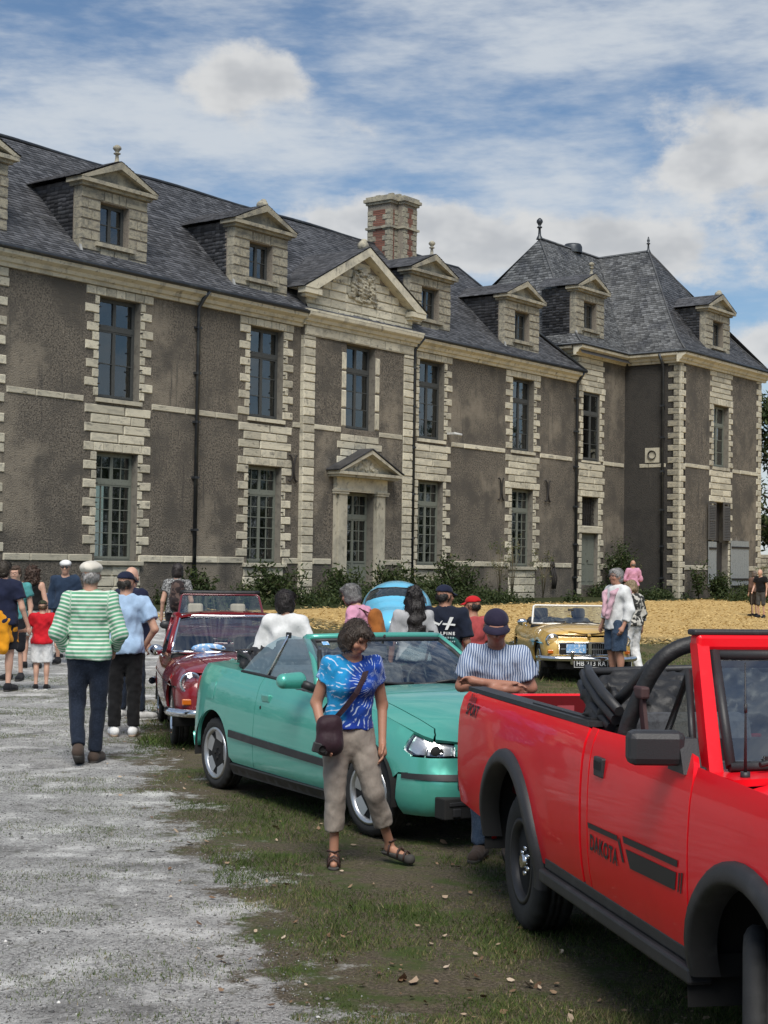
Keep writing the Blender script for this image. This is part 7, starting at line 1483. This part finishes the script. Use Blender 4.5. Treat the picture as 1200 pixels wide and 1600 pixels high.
    if bottom:
        kind, mt = bottom[0], bottom[1]; o = dict(waist=1.02, end=1.0, g=.018, flare=1.0); o.update(bottom[2] if len(bottom) > 2 else {}); g = o['g']
        if top: o['waist'] = min(o['waist'], (top[2] if len(top) > 2 else {}).get('hem', .93) + .045)
        bp = [cone(A(0, 0, .90), A(0, 0, o['waist']), (.148 + g * .3) * w, (.138 + g * .3) * w, .72, fb=True)] + [ell(A(s * .075, .050, .93), (.088 + g * .3, .088, .105), .06) for s in (-1, 1)]
        if kind == 'skirt': bp += [cone(A(0, 0, .92), A(0, 0, o['end']), .17 * w, .19 * w, .78, fb=True)]
        else:
            for a in ('R', 'L'):
                Hh, Kn, An = j[a + 'H'], j[a + 'K'], j[a + 'A']; e = o['end']
                if e < 1: q = Hh + (Kn - Hh) * e; bp += [cone(Hh, q, .088 + g, lerp(.088, .066, e) + g + .008, fb=True, k=.035)]
                else: q = Kn + (An - Kn) * (e - 1); bp += [cone(Hh, Kn, .088 + g, .058 + g, k=.035), cone(Kn, q, .056 + g, (.046 + g) * o['flare'], fb=True, k=.02)]
        garment('trousers' if kind == 'trousers' else kind, bp, mt, .03, (.0045, 26))
    if shoe and not nofeet:
        kind, mt, sole = shoe
        for a in ('R', 'L'):
            an, t = FD[a]; d = t - an; d[2] = 0; d = d / np.linalg.norm(d); zt_ = min(t[2], an[2] - .05); hp_ = an + A(0, 0, -.045) - d * .035; tip = t + d * .03; up_ = t[2] - (an[2] - .055)
            if kind == 'sandal':
                sd = np.cross(d, A(0, 0, 1)); ps = [cone(hp_ + A(0, 0, -.034), tip + A(0, 0, -.024), .040, .044, fa=False)]; V, F = sdf_mesh([cone(hp_, tip, .038, .042)], vox * .7, .01, None, [(0, 0, 1, 9)]); 
                V, F = sdf_mesh([cone(hp_ + A(0, 0, -.014), tip + A(0, 0, -.008), .036, .040, k=.01)], vox * .7, .01, None, [(0, 0, 1, max(hp_[2], tip[2]) - .022)]); link('sandal_sole', mesh_np('sandal_sole', V, F, sole, True), E_); m = MB()
                for f in (.25, .62, .88): c = hp_ + (tip - hp_) * f; m.tube([c - sd * .043 + A(0, 0, -.02), c - sd * .03 + A(0, 0, .022 + .02 * (1 - f)), c + A(0, 0, .038 + .022 * (1 - f)), c + sd * .03 + A(0, 0, .022 + .02 * (1 - f)), c + sd * .043 + A(0, 0, -.02)], .0085, 6)
                m.tube([an + A(0, .045, .02), an + A(.045, .0, .015), an + A(0, -.045, .01), an + A(-.045, 0, .015), an + A(0, .045, .02)], .0085, 6); m.build('sandal_strap', mt, E_)
            else:
                V, F = sdf_mesh([cone(hp_ + A(0, 0, .0), tip, .044, .041, k=.02), cone(an + A(0, .0, -.01), hp_ + A(0, 0, .01), .047, .045, k=.03), cone(an + d * .03 + A(0, 0, -.03), tip - d * .05, .045, .040, k=.03)], vox * .8, .02); link('shoe', mesh_np('shoe', V, F, mt, True), E_)
                V, F = sdf_mesh([cone(hp_ + A(0, 0, -.022), tip + A(0, 0, -.018), .046, .044, k=.01)], vox * .8, .01, None, [(0, 0, 1, max(hp_[2], tip[2]) - .022)]); link('shoe_sole', mesh_np('shoe_sole', V, F, sole, True), E_)
    if hair:
        kind, c = hair[0], hair[1]; hp = []
        face_cut = [sub(he((0, -.105, -.035), (.062, .075, .085)), .015)]
        if kind in ('short', 'bob', 'long', 'curly', 'pony'): hp = [he((0, .020, .038), (.086, .100, .098), .02), he((0, .045, -.02), (.080, .075, .085), .02)]
        if kind == 'short': hp += [he((0, -.055, .085), (.06, .045, .035), .02)]
        if kind == 'bob': hp += [he((0, .02, .038), (.088, .103, .095), .02), he((0, .05, -.045), (.080, .072, .078), .03), he((0, -.06, .080), (.066, .052, .030), .02)] + [he((s * .075, .0, -.035), (.025, .055, .075), .02) for s in (-1, 1)]
        if kind == 'long': hp += [he((0, .07, -.10), (.10, .075, .14), .04), he((0, .10, -.27), (.115, .07, .16), .05), he((.02, .11, -.40), (.09, .06, .12), .05)] + [he((s * .075, .02, -.08), (.03, .06, .13), .03) for s in (-1, 1)]
        if kind == 'curly': hp += [he((0, .04, .0), (.125, .115, .125), .03), he((0, .07, -.13), (.13, .09, .11), .04)]
        if cap: hp = [he((0, .028, .0), (.080, .084, .058), .02)]; face_cut = [sub(he((0, -.105, -.03), (.12, .105, .10)), .012)]
        if kind == 'bald': hp = [he((0, .045, -.025), (.080, .070, .055), .02)]
        nz = {'curly': (.026, 50), 'bob': (.006, 60), 'long': (.014, 42), 'short': (.007, 60), 'bald': (.003, 40), 'pony': (.008, 40)}[kind]; V, F = sdf_mesh(hp + face_cut, vox * .9, .02, (*nz, int(rg.integers(1e6)))); Vs = []; Fs = []; ns_ = 900 if vox < .018 and kind != 'bald' else 0
        if ns_:
            C_ = V.mean(0); ix = rg.integers(0, len(V), ns_)
            for q in V[ix]:
                n_ = q - C_; n_ /= np.linalg.norm(n_) + 1e-9; t = A(0, .25, -1.) + rg.normal(0, .35, 3); t -= n_ * (t @ n_); t /= np.linalg.norm(t) + 1e-9; s_ = np.cross(t, n_) * .0022; L = rg.uniform(.02, .055); o = len(V) + len(Vs)
                Vs += [q - s_ + n_ * .002, q + s_ + n_ * .002, q + t * L * .6 + s_ + n_ * .006, q + t * L * .6 - s_ + n_ * .006, q + t * L + n_ * .002 + s_ * .2, q + t * L + n_ * .002 - s_ * .2]; Fs += [(o, o + 1, o + 2, o + 3), (o + 3, o + 2, o + 4, o + 5)]
            V = np.concatenate([V, np.array(Vs)]); F = np.concatenate([F, np.array(Fs)])
        link('hair', mesh_np('hair', V, F, hair_mat(c), True), E_)
    if cap:
        kind, mt = cap[0], cap[1]
        if kind == 'baseball':
            V, F = sdf_mesh([he((0, .014, .052), (.088, .106, .080), .02)], vox * .8, .02, None); pl = (Rn @ A(0, -.10, 1)); pl = pl / np.linalg.norm(pl)
            V, F = sdf_mesh([he((0, .014, .052), (.088, .106, .080), .02)], vox * .8, .02, None, [(*(-pl), -(pl @ hd(0, 0, .045)))]); link('cap', mesh_np('cap', V, F, mt, True), E_)
            Vb = []; n = 10
            for i in range(n + 1):
                a = lerp(-.92, .92, i / n)
                for q, zz in ((.088, .050), (.170 - .05 * abs(a) ** 2, .036 - .02 * cos(a * 1.4)), (.167 - .05 * abs(a) ** 2, .029 - .02 * cos(a * 1.4)), (.088, .042)): Vb.append(hd(q * sin(a) * .95, .014 - q * cos(a) * 1.04, zz - .03 * (q > .1) * abs(a) ** 2 * .5))
            Fb = [(i * 4 + k, (i + 1) * 4 + k, (i + 1) * 4 + (k + 1) % 4, i * 4 + (k + 1) % 4) for i in range(n) for k in range(4)]; MB().add([tuple(v) for v in Vb], Fb, True).build('cap_brim', mt, E_)
        else:
            V, F = sdf_mesh([he((0, .02, .075), (.098, .112, .062), .03), he((0, -.05, .068), (.086, .085, .040), .04), he((0, -.10, .048), (.058, .035, .012), .02)], vox * .8, .02, (.004, 30, 3)); link('cap', mesh_np('cap', V, F, mt, True), E_)
    ex = extra or {}
    if 'glasses' in ex:
        m = MB()
        for s in (-1, 1): m.tube([hd(s * .034 + .023 * cos(a), -.112, .010 + .018 * sin(a)) for a in np.linspace(0, 6.283, 13)], .003, 5, False); m.tube([hd(s * .057, -.11, .014), hd(s * .080, -.02, .012), hd(s * .078, .02, .004)], .003, 5)
        m.tube([hd(-.011, -.114, .014), hd(.011, -.114, .014)], .003, 5)
        if ex['glasses'] == 'dark':
            for s in (-1, 1): m.ball(tuple(hd(s * .034, -.108, .010)), (.024, .010, .019), 8, 6)
        m.build('glasses', M['blackpl'], E_)
    E_['_'] = 0; del E_['_']; return E_, dict(j=j, U=U, hd=hd, hc=hc, Rn=Rn, A=A, g=garment, nb=nb)
def at_px(px, py):
    """ground point seen at a pixel of the photograph"""
    d = fw + rv * ((px - 600) / 2400) - uv_ * ((py - 800) / 2400); z = 0.
    for _ in range(8): k = (z - CAM_H) / d.z; z = float(gz(np.array(k * d.x), np.array(k * d.y)))
    return k * d.x, k * d.y
def at_d(px, d): return (px - 600) / 2400 * d, d
DK = cloth('dark cloth', (.012, .013, .017)); BLACK = cloth('black cloth', (.009, .009, .010)); NAVY = cloth('navy cloth', (.012, .016, .040)); WHITE = cloth('white cloth', (.74, .74, .73)); JEANS = cloth('blue denim', (.035, .060, .105), 'denim', (.06, .09, .14)); DJEANS = cloth('dark denim', (.010, .016, .030), 'denim', (.018, .026, .044)); BEIGE = cloth('beige linen', (.27, .235, .20)); PINK = cloth('pink cotton', (.62, .30, .42)); RUB = M['white']; BROWN = cloth('brown suede', (.07, .05, .04)); GREYSOLE = mat('grey sole', (.05, .046, .042), .8)
S1, S2, S3 = (.46, .26, .18), (.40, .205, .135), (.55, .33, .24)
# the woman in front of the jade cabriolet
wp = at_px(540, 1352)
E1, c1 = person('person', 'woman in blue and white patterned top and beige trousers with a shoulder bag', wp, -12, 1.49, S2, ('tshirt', cloth('blue burst print', (.013, .060, .34), 'burst'), dict(hem=.97, g=.014, sleeve=.42, collar=False)), ('trousers', BEIGE, dict(end=1.62, g=.018, flare=1.10, waist=1.0)), ('sandal', mat('dark brown leather', (.045, .022, .018), .6), GREYSOLE), ('bob', (.035, .022, .014)), None,
    dict(RE=(-.225, .03, 1.15), RW=(-.20, -.14, .93), LE=(.26, .045, 1.13), LW=(.245, -.05, .87), RH=(-.085, 0, .93), LH=(.085, 0, .93), RK=(-.085, -.01, .50), RA=(-.085, .01, .085), RT=(-.115, -.155, .03), LK=(.185, -.07, .515), LA=(.33, .06, .14), LT=(.43, -.06, .05)), lean=(.02, -.05), yaw=-.66, pitch=.52, vox=.0095, fem=True, headroll=.06)
def strap(E, pts, wd, mt, nm, nrm): # flat band along points; nrm: list of outward normals
    V = []; F = []
    for i, p in enumerate(pts):
        p = np.array(p, float); d = np.array(pts[min(i + 1, len(pts) - 1)], float) - np.array(pts[max(i - 1, 0)], float); d /= np.linalg.norm(d); n = np.array(nrm[i], float); s = np.cross(d, n); s /= np.linalg.norm(s); n = np.cross(s, d); V += [p - s * wd + n * .003, p + s * wd + n * .003, p + s * wd - n * .003, p - s * wd - n * .003]
    for i in range(len(pts) - 1): F += [(4 * i + k, 4 * i + (k + 1) % 4, 4 * i + 4 + (k + 1) % 4, 4 * i + 4 + k) for k in range(4)]
    return MB().add([tuple(v) for v in V], F + [(3, 2, 1, 0), tuple(len(V) - 4 + k for k in range(4))]).build(nm, mt, E)
BAGM = cloth('dark plum nylon', (.030, .014, .020), rough=.6)
bagE = empty('shoulder_bag', E1.location, E1.rotation_euler.z); bagE.scale = E1.scale; tag(bagE, 'dark plum shoulder bag slung across the woman in blue', 'bag')
V, F = sdf_mesh([cone((-.205, -.175, .86), (-.20, -.175, 1.02), .062, .056, .85), cone((-.125, -.175, .86), (-.13, -.175, 1.02), .062, .056, .85), cone((-.20, -.215, .88), (-.13, -.215, .88), .045, .045, .8)], .01, .05, (.003, 30, 5)); link('pouch', mesh_np('pouch', V, F, BAGM, True), bagE)
strap(bagE, [(-.11, -.145, 1.06), (-.045, -.172, 1.14), (.02, -.190, 1.23), (.075, -.165, 1.33), (.115, -.105, 1.41), (.125, -.03, 1.468), (.11, .05, 1.455), (.06, .135, 1.36), (-.05, .155, 1.2), (-.17, .08, 1.08), (-.215, -.08, 1.02)], .019, BAGM, 'strap', [(0, -1, .2), (0, -1, .1), (0, -1, 0), (0, -1, .3), (0, -.6, .8), (0, 0, 1), (0, .6, .8), (0, 1, 0), (-.2, 1, 0), (-1, .4, 0), (-1, -.4, 0)])
camE = empty('compact_camera', E1.location, E1.rotation_euler.z); camE.scale = E1.scale; tag(camE, 'small black camera held in the right hand of the woman in blue', 'camera'); m = MB(); m.T = Matrix.Translation((-.235, -.225, .855)) @ Matrix.Rotation(.25, 4, 'Y'); m.box((-.055, -.022, -.035), (.055, .022, .035), .008); m.build('camera_body', M['blackpl'], camE); m = MB(); m.lathe([(.024, 0), (.024, .018), (.018, .02), (0, .016)], 14, 1, (-.225, -.27, .855)); m.build('lens', M['under'], camE)
m = MB(); m.tube([c1['nb'] + c1['A'](s * .05, .02 - .09 * t, .0 - .22 * t * t) for s, t in [(-1, 0), (-.9, .5), (-.5, .8), (0, 1), (.5, .8), (.9, .5), (1, 0)]], .003, 5); m.build('necklace', M['belt'], E1)
# man with folded arms behind the pickup
sp_ = at_d(779, 9.62)
E2, c2_ = person('person', 'man in striped blue shirt and dark cap with arms folded behind the pickup', sp_, 8, 1.555, (.36, .17, .115), ('tshirt', cloth('blue striped cotton', (.11, .165, .29), 'vert', (.50, .56, .66), 58.), dict(hem=.90, g=.026, sleeve=.75, collar=True)), ('trousers', JEANS, dict(end=1.95, g=.02)), ('shoe', BROWN, GREYSOLE), ('short', (.05, .045, .04)), ('baseball', cloth('dark plum cap', (.022, .018, .040))),
    dict(RE=(-.245, -.05, 1.205), RW=(.065, -.215, 1.20), LE=(.245, -.05, 1.205), LW=(-.085, -.190, 1.245)), lean=(0, -.05), yaw=-.10, pitch=.36, vox=.0105, build_=.94, extra=dict(rh=(.9, .12, .05), lh=(-.9, .15, .12)))
# walkers on the lime
GRN = cloth('green striped jersey', (.125, .36, .215), 'axial', (.62, .66, .58), 29.)
person('person', 'man in green and white striped jersey and white flat cap walking away', at_px(136, 1192), 176, 1.8, S1, ('long', GRN, dict(hem=.90, g=.024, sleeve=1.86)), ('trousers', DJEANS, dict(end=1.97, g=.014)), ('shoe', BROWN, GREYSOLE), ('short', (.30, .29, .28)), ('flat', cloth('off white cap', (.66, .62, .54))), dict(RE=(-.275, .07, 1.13), RW=(-.20, -.10, .97), LE=(.275, .07, 1.13), LW=(.20, -.10, .97), RK=(-.085, -.03, .50), RA=(-.06, -.03, .085), LK=(.10, -.02, .50), LA=(.055, .20, .16), LT=(.06, .05, .03)), vox=.013, build_=1.0)
person('person', 'man in pale blue polo shirt and black jeans, hand in pocket', at_px(193, 1150), 172, 1.70, S1, ('tshirt', cloth('pale blue pique', (.36, .50, .68)), dict(hem=.88, g=.026, sleeve=.66, collar=False)), ('trousers', BLACK, dict(end=1.97, g=.02)), ('shoe', WHITE, mat('tan sole', (.4, .3, .22), .8)), ('short', (.03, .025, .02)), ('baseball', NAVY), dict(LE=(.27, .06, 1.15), LW=(.26, -.02, .93), RE=(-.31, .09, 1.14), RW=(-.20, -.02, .95)), yaw=.65, vox=.013, build_=1.06)
person('person', 'balding man in navy standing beyond the man in pale blue', at_d(207, 17.8), 215, 1.75, S3, ('long', NAVY, dict(g=.03, sleeve=1.9)), ('trousers', DJEANS, dict(end=1.97)), ('shoe', WHITE, RUB), ('bald', (.08, .06, .05)), None, dict(RA=(-.22, .05, .09), RK=(-.15, 0, .5)), yaw=-.4, vox=.017)
kp = at_px(64, 1078)
kid_, kd = person('person', 'small child in red shirt, white shorts and camouflage cap', kp, 172, 1.24, S3, ('tshirt', cloth('red jersey', (.55, .012, .022)), dict(hem=.90, g=.035, sleeve=.6)), ('shorts', WHITE, dict(end=.92, g=.036)), ('shoe', BLACK, RUB), ('short', (.10, .06, .03)), ('baseball', cloth('camouflage cap', (.05, .055, .03), 'spots', (.012, .012, .010), 30)), dict(LE=(.30, .02, 1.16), LW=(.46, -.04, 1.14), RE=(-.23, .02, 1.13), RW=(-.26, .0, .92)), vox=.015, build_=1.05)
OR = cloth('orange fleece', (.62, .26, .012))
p1, d1 = person('person', 'person at the left edge in navy tee with an orange fleece tied round the waist', at_px(2, 1080), 185, 1.78, S3, ('tshirt', NAVY, dict(hem=.9, g=.03, sleeve=.6)), ('shorts', DK, dict(end=.85, g=.03)), ('shoe', DK, GREYSOLE), ('short', (.04, .03, .02)), None, dict(RE=(-.27, .02, 1.12), RW=(-.33, -.06, .88)), vox=.015, build_=1.08)
d1['g']('tied_fleece', [cone((0, 0, .66), (0, 0, 1.02), .215, .175, .80, fa=True), cone((-.06, .16, .62), (-.03, .14, .98), .10, .09, .5)], OR, .03, (.012, 20))
person('person', 'woman with curly brown hair in black vest and grey skirt', at_px(48, 1044), 176, 1.66, S3, ('tank', BLACK, dict(hem=1.0, g=.014)), ('skirt', cloth('pale grey skirt', (.36, .37, .34)), dict(end=.56)), ('shoe', BLACK, GREYSOLE), ('curly', (.045, .022, .012)), None, dict(RA=(-.10, .10, .10), RK=(-.09, -.03, .5)), vox=.016, fem=True, extra=None)
person('person', 'bearded man in teal shirt and glasses at the far left', at_d(27, 23), 10, 1.70, S3, ('tshirt', cloth('teal cotton', (.08, .30, .30)), dict(g=.03)), ('trousers', DK), ('shoe', DK, GREYSOLE), ('short', (.06, .035, .02)), None, {}, vox=.02, extra=dict(glasses=1))
person('person', 'short-haired woman in a navy flowered dress beyond the striped jersey', at_d(88, 27), 190, 1.32, S3, ('tshirt', cloth('flowered navy', (.02, .03, .085), 'spots', (.25, .30, .42), 40), dict(hem=.8)), ('skirt', cloth('flowered navy skirt', (.02, .03, .085), 'spots', (.25, .30, .42), 40), dict(end=.40)), ('shoe', DK, GREYSOLE), ('bob', (.07, .035, .02)), None, {}, vox=.018, fem=True)
person('person', 'man in navy jacket, white flat cap and sunglasses facing the camera', at_d(104, 26), -5, 1.74, S3, ('long', cloth('navy jacket', (.022, .040, .075)), dict(g=.035, sleeve=1.9)), ('trousers', DK), ('shoe', DK, GREYSOLE), ('short', (.2, .2, .2)), ('flat', WHITE), {}, vox=.02, extra=dict(glasses='dark'))
b10, d10 = person('person', 'dark-haired woman with arms bare seen from behind at the downpipe', at_d(279, 26), 170, 1.77, S3, ('tshirt', cloth('grey print', (.10, .10, .10), 'spots', (.32, .32, .31), 40), dict(g=.02)), ('trousers', DK), ('shoe', DK, GREYSOLE), ('bob', (.018, .012, .010)), None, {}, vox=.018, fem=True)
bp10 = empty('backpack', b10.location, b10.rotation_euler.z); bp10.scale = b10.scale; tag(bp10, 'black and brown hiking backpack on the dark-haired woman', 'backpack'); V, F = sdf_mesh([cone((0, .20, 1.08), (0, .20, 1.36), .13, .12, .75), ell((0, .28, 1.14), (.10, .06, .10))], .02, .03, (.008, 25, 2)); link('pack', mesh_np('pack', V, F, cloth('backpack nylon', (.030, .022, .022), 'spots', (.09, .06, .05), 14), True), bp10)
for s in (-1, 1): strap(bp10, [(s * .09, .13, 1.42), (s * .11, .03, 1.475), (s * .12, -.09, 1.40), (s * .13, -.14, 1.25), (s * .15, .0, 1.08)], .022, BLACK, 'pack_strap', [(0, 1, .5), (0, 0, 1), (0, -1, .5), (0, -1, 0), (s, 0, 0)])
# the group round the jade cabriolet
person('person', 'dark-haired woman in a white long-sleeved top behind the jade cabriolet', at_d(449, 14.25), 190, 1.56, S1, ('long', WHITE, dict(g=.034, sleeve=1.8)), ('trousers', DK), ('shoe', DK, GREYSOLE), ('bob', (.016, .011, .010)), None, dict(LE=(.28, .03, 1.12), LW=(.26, -.12, .95), RE=(-.27, .02, 1.12), RW=(-.22, -.15, .95)), yaw=.55, vox=.014, fem=True, build_=1.04)
gp_, gd = person('person', 'grey-haired person in a pink shirt bending to look at the cars', at_d(580, 16.2), 112, 1.6, S1, ('tshirt', PINK, dict(g=.03, sleeve=.8)), ('trousers', DK), ('shoe', DK, GREYSOLE), ('bob', (.17, .165, .16)), None, {}, lean=(0, -.16), pitch=.25, vox=.015, extra=dict(glasses=1))
bg_ = empty('backpack', gp_.location, gp_.rotation_euler.z); bg_.scale = gp_.scale; tag(bg_, 'orange-brown leather backpack on the grey-haired person', 'backpack'); V, F = sdf_mesh([cone((0, .13, 1.08), (0, .07, 1.36), .13, .11, .7)], .02, .03, (.006, 25, 2)); link('pack', mesh_np('pack', V, F, cloth('tan leather', (.34, .12, .028)), True), bg_)
for s in (-1, 1): strap(bg_, [(s * .09, .02, 1.42), (s * .11, -.08, 1.475), (s * .12, -.2, 1.40), (s * .13, -.24, 1.25), (s * .15, -.1, 1.08)], .018, cloth('dark strap', (.05, .02, .01)), 'pack_strap', [(0, 1, .5), (0, 0, 1), (0, -1, .5), (0, -1, 0), (s, 0, 0)])
person('person', 'woman with very long dark hair in a pale grey top', at_d(648, 15.6), 172, 1.585, S2, ('tshirt', cloth('pale grey jersey', (.42, .42, .43)), dict(g=.02, sleeve=.9)), ('trousers', DK), ('shoe', DK, GREYSOLE), ('long', (.012, .008, .007)), None, {}, yaw=-.3, vox=.014, fem=True)
al, ad = person('person', 'man in navy cap and navy tee with white lettering on its back', at_d(697, 15.7), 188, 1.605, S2, ('tshirt', cloth('navy tee', (.010, .014, .028)), dict(g=.034, sleeve=.85)), ('trousers', DK), ('shoe', DK, GREYSOLE), ('short', (.02, .018, .016)), ('baseball', NAVY), {}, yaw=.75, vox=.014, build_=1.08, extra=dict(glasses='dark'))
BK = lambda x, z: (-x, .172 - .9 * x * x, z)
m = MB()
for poly in ([(.02, 1.26), (.05, 1.26), (.115, 1.40), (.075, 1.40)], [(-.01, 1.315), (.0, 1.335), (.135, 1.325), (.13, 1.305)], [(-.13, 1.335), (-.11, 1.355), (-.085, 1.31), (-.10, 1.295)], [(-.14, 1.34), (-.125, 1.36), (-.03, 1.325), (-.05, 1.31)], [(-.06, 1.30), (-.04, 1.31), (-.005, 1.36), (-.02, 1.355)]): m.poly([BK(*q) for q in poly])
m.build('shirt_emblem', M['white'], al)
V, F = text_geo('ALPINE', .045, 0, .002, 1.5); w0 = max(v.x for v in V); sc = .20 / w0; MB().add([BK((v.x - w0 / 2) * sc + .03, 1.205 + v.y * sc) for v in V], F).build('shirt_lettering', M['white'], al)
m = MB()
for z0, n_, s_ in ((1.165, 7, .022), (1.125, 9, .018)):
    for k in range(n_): x0 = -.06 + k * s_ * 1.25; m.poly([BK(x0, z0), BK(x0 + s_ * .7, z0), BK(x0 + s_ * .7, z0 + .016), BK(x0, z0 + .016)])
m.build('small_print', M['white'], al)
person('person', 'boy in red cap and faded red tee near the yellow roadster', at_d(740, 16.6), 158, 1.49, S2, ('tshirt', cloth('faded red tee', (.42, .075, .075)), dict(g=.03, sleeve=.8)), ('trousers', DK), ('shoe', DK, GREYSOLE), ('short', (.02, .014, .012)), ('baseball', cloth('red cap', (.55, .015, .02))), {}, yaw=-.7, vox=.015, extra=dict(glasses=1))
# by the yellow roadster
wm, wd_ = person('person', 'man in white shirt and denim shorts with a pink sweater over his shoulders', at_px(962, 1072), 62, 1.82, (.42, .22, .15), ('long', WHITE, dict(g=.036, sleeve=1.7, hem=.84)), ('shorts', JEANS, dict(end=.95, g=.035)), ('shoe', WHITE, RUB), ('short', (.28, .27, .26)), None, dict(LE=(.27, .05, 1.13), LW=(.26, -.06, .90), RE=(-.26, .03, 1.13), RW=(-.24, -.08, .92)), vox=.014, build_=1.06, extra=dict(glasses=1))
swm = empty('pink_sweater', wm.location, wm.rotation_euler.z); swm.scale = wm.scale; tag(swm, 'pale pink sweater draped round the shoulders of the man in white', 'sweater')
V, F = sdf_mesh([cone((-.14, .08, 1.40), (.14, .08, 1.40), .075, .075), cone((-.12, .02, 1.46), (-.10, -.13, 1.38), .045, .04), cone((.12, .02, 1.46), (.10, -.13, 1.38), .045, .04), cone((-.10, -.14, 1.37), (-.03, -.20, 1.05), .042, .036), cone((.10, -.14, 1.37), (.05, -.20, 1.02), .042, .036), cone((0, .15, 1.38), (0, .19, 1.12), .12, .14, .4)], .014, .03, (.008, 26, 9)); link('knit', mesh_np('knit', V, F, cloth('pale pink knit', (.60, .38, .44)), True), swm)
person('person', 'blonde woman in white trousers and black and white blouse', at_px(986, 1056), 150, 1.60, S2, ('long', cloth('leaf print blouse', (.035, .036, .034), 'spots', (.52, .50, .45), 13.), dict(g=.034, sleeve=1.5, hem=.92)), ('trousers', WHITE, dict(end=1.9, g=.03)), ('shoe', BROWN, GREYSOLE), ('bob', (.30, .22, .13)), None, dict(RK=(-.10, -.03, .5), RA=(-.10, .12, .11), LE=(.28, .06, 1.13), LW=(.2, -.1, 1.0)), yaw=-.6, pitch=.25, vox=.015, fem=True, build_=1.08)
person('person', 'distant man in a pink shirt standing before the pavilion', at_d(990, 50.5), 165, 1.80, S1, ('long', PINK, dict(g=.03, sleeve=1.6)), ('trousers', BEIGE), ('shoe', DK, GREYSOLE), ('bald', (.1, .08, .06)), None, dict(RE=(-.28, 0, 1.13), RW=(-.12, -.18, 1.08), LE=(.28, 0, 1.13), LW=(.12, -.18, 1.08)), vox=.024)
om, od = person('person', 'white-haired man in black shirt leaning on a stick at the right edge', at_px(1189, 963), 40, 1.70, S3, ('tshirt', BLACK, dict(g=.03)), ('trousers', cloth('grey flannel', (.07, .068, .066))), ('shoe', DK, GREYSOLE), ('bald', (.5, .5, .5)), None, dict(RE=(-.25, -.05, 1.12), RW=(-.22, -.25, .95)), lean=(0, -.06), vox=.024)
ck = empty('walking_stick', om.location, om.rotation_euler.z); ck.scale = om.scale; tag(ck, 'thin walking stick held by the white-haired man', 'walking stick'); MB().tube([(-.22, -.31, 0), (-.22, -.30, .5), (-.22, -.29, .93)], .014, 6).build('shaft', M['bark'], ck); MB().tube([(-.22, -.29, .93), (-.22, -.33, .95), (-.22, -.25, .95)], .016, 6).build('handle', M['bark'], ck)
person('person', 'person in brown clothes beside the white-haired man with the stick', at_px(1178, 958), 150, 1.60, S3, ('long', cloth('brown jacket', (.13, .075, .055)), dict(g=.03, sleeve=1.8)), ('trousers', cloth('dark brown cloth', (.04, .03, .025))), ('shoe', DK, GREYSOLE), ('bob', (.12, .09, .07)), None, {}, vox=.024)
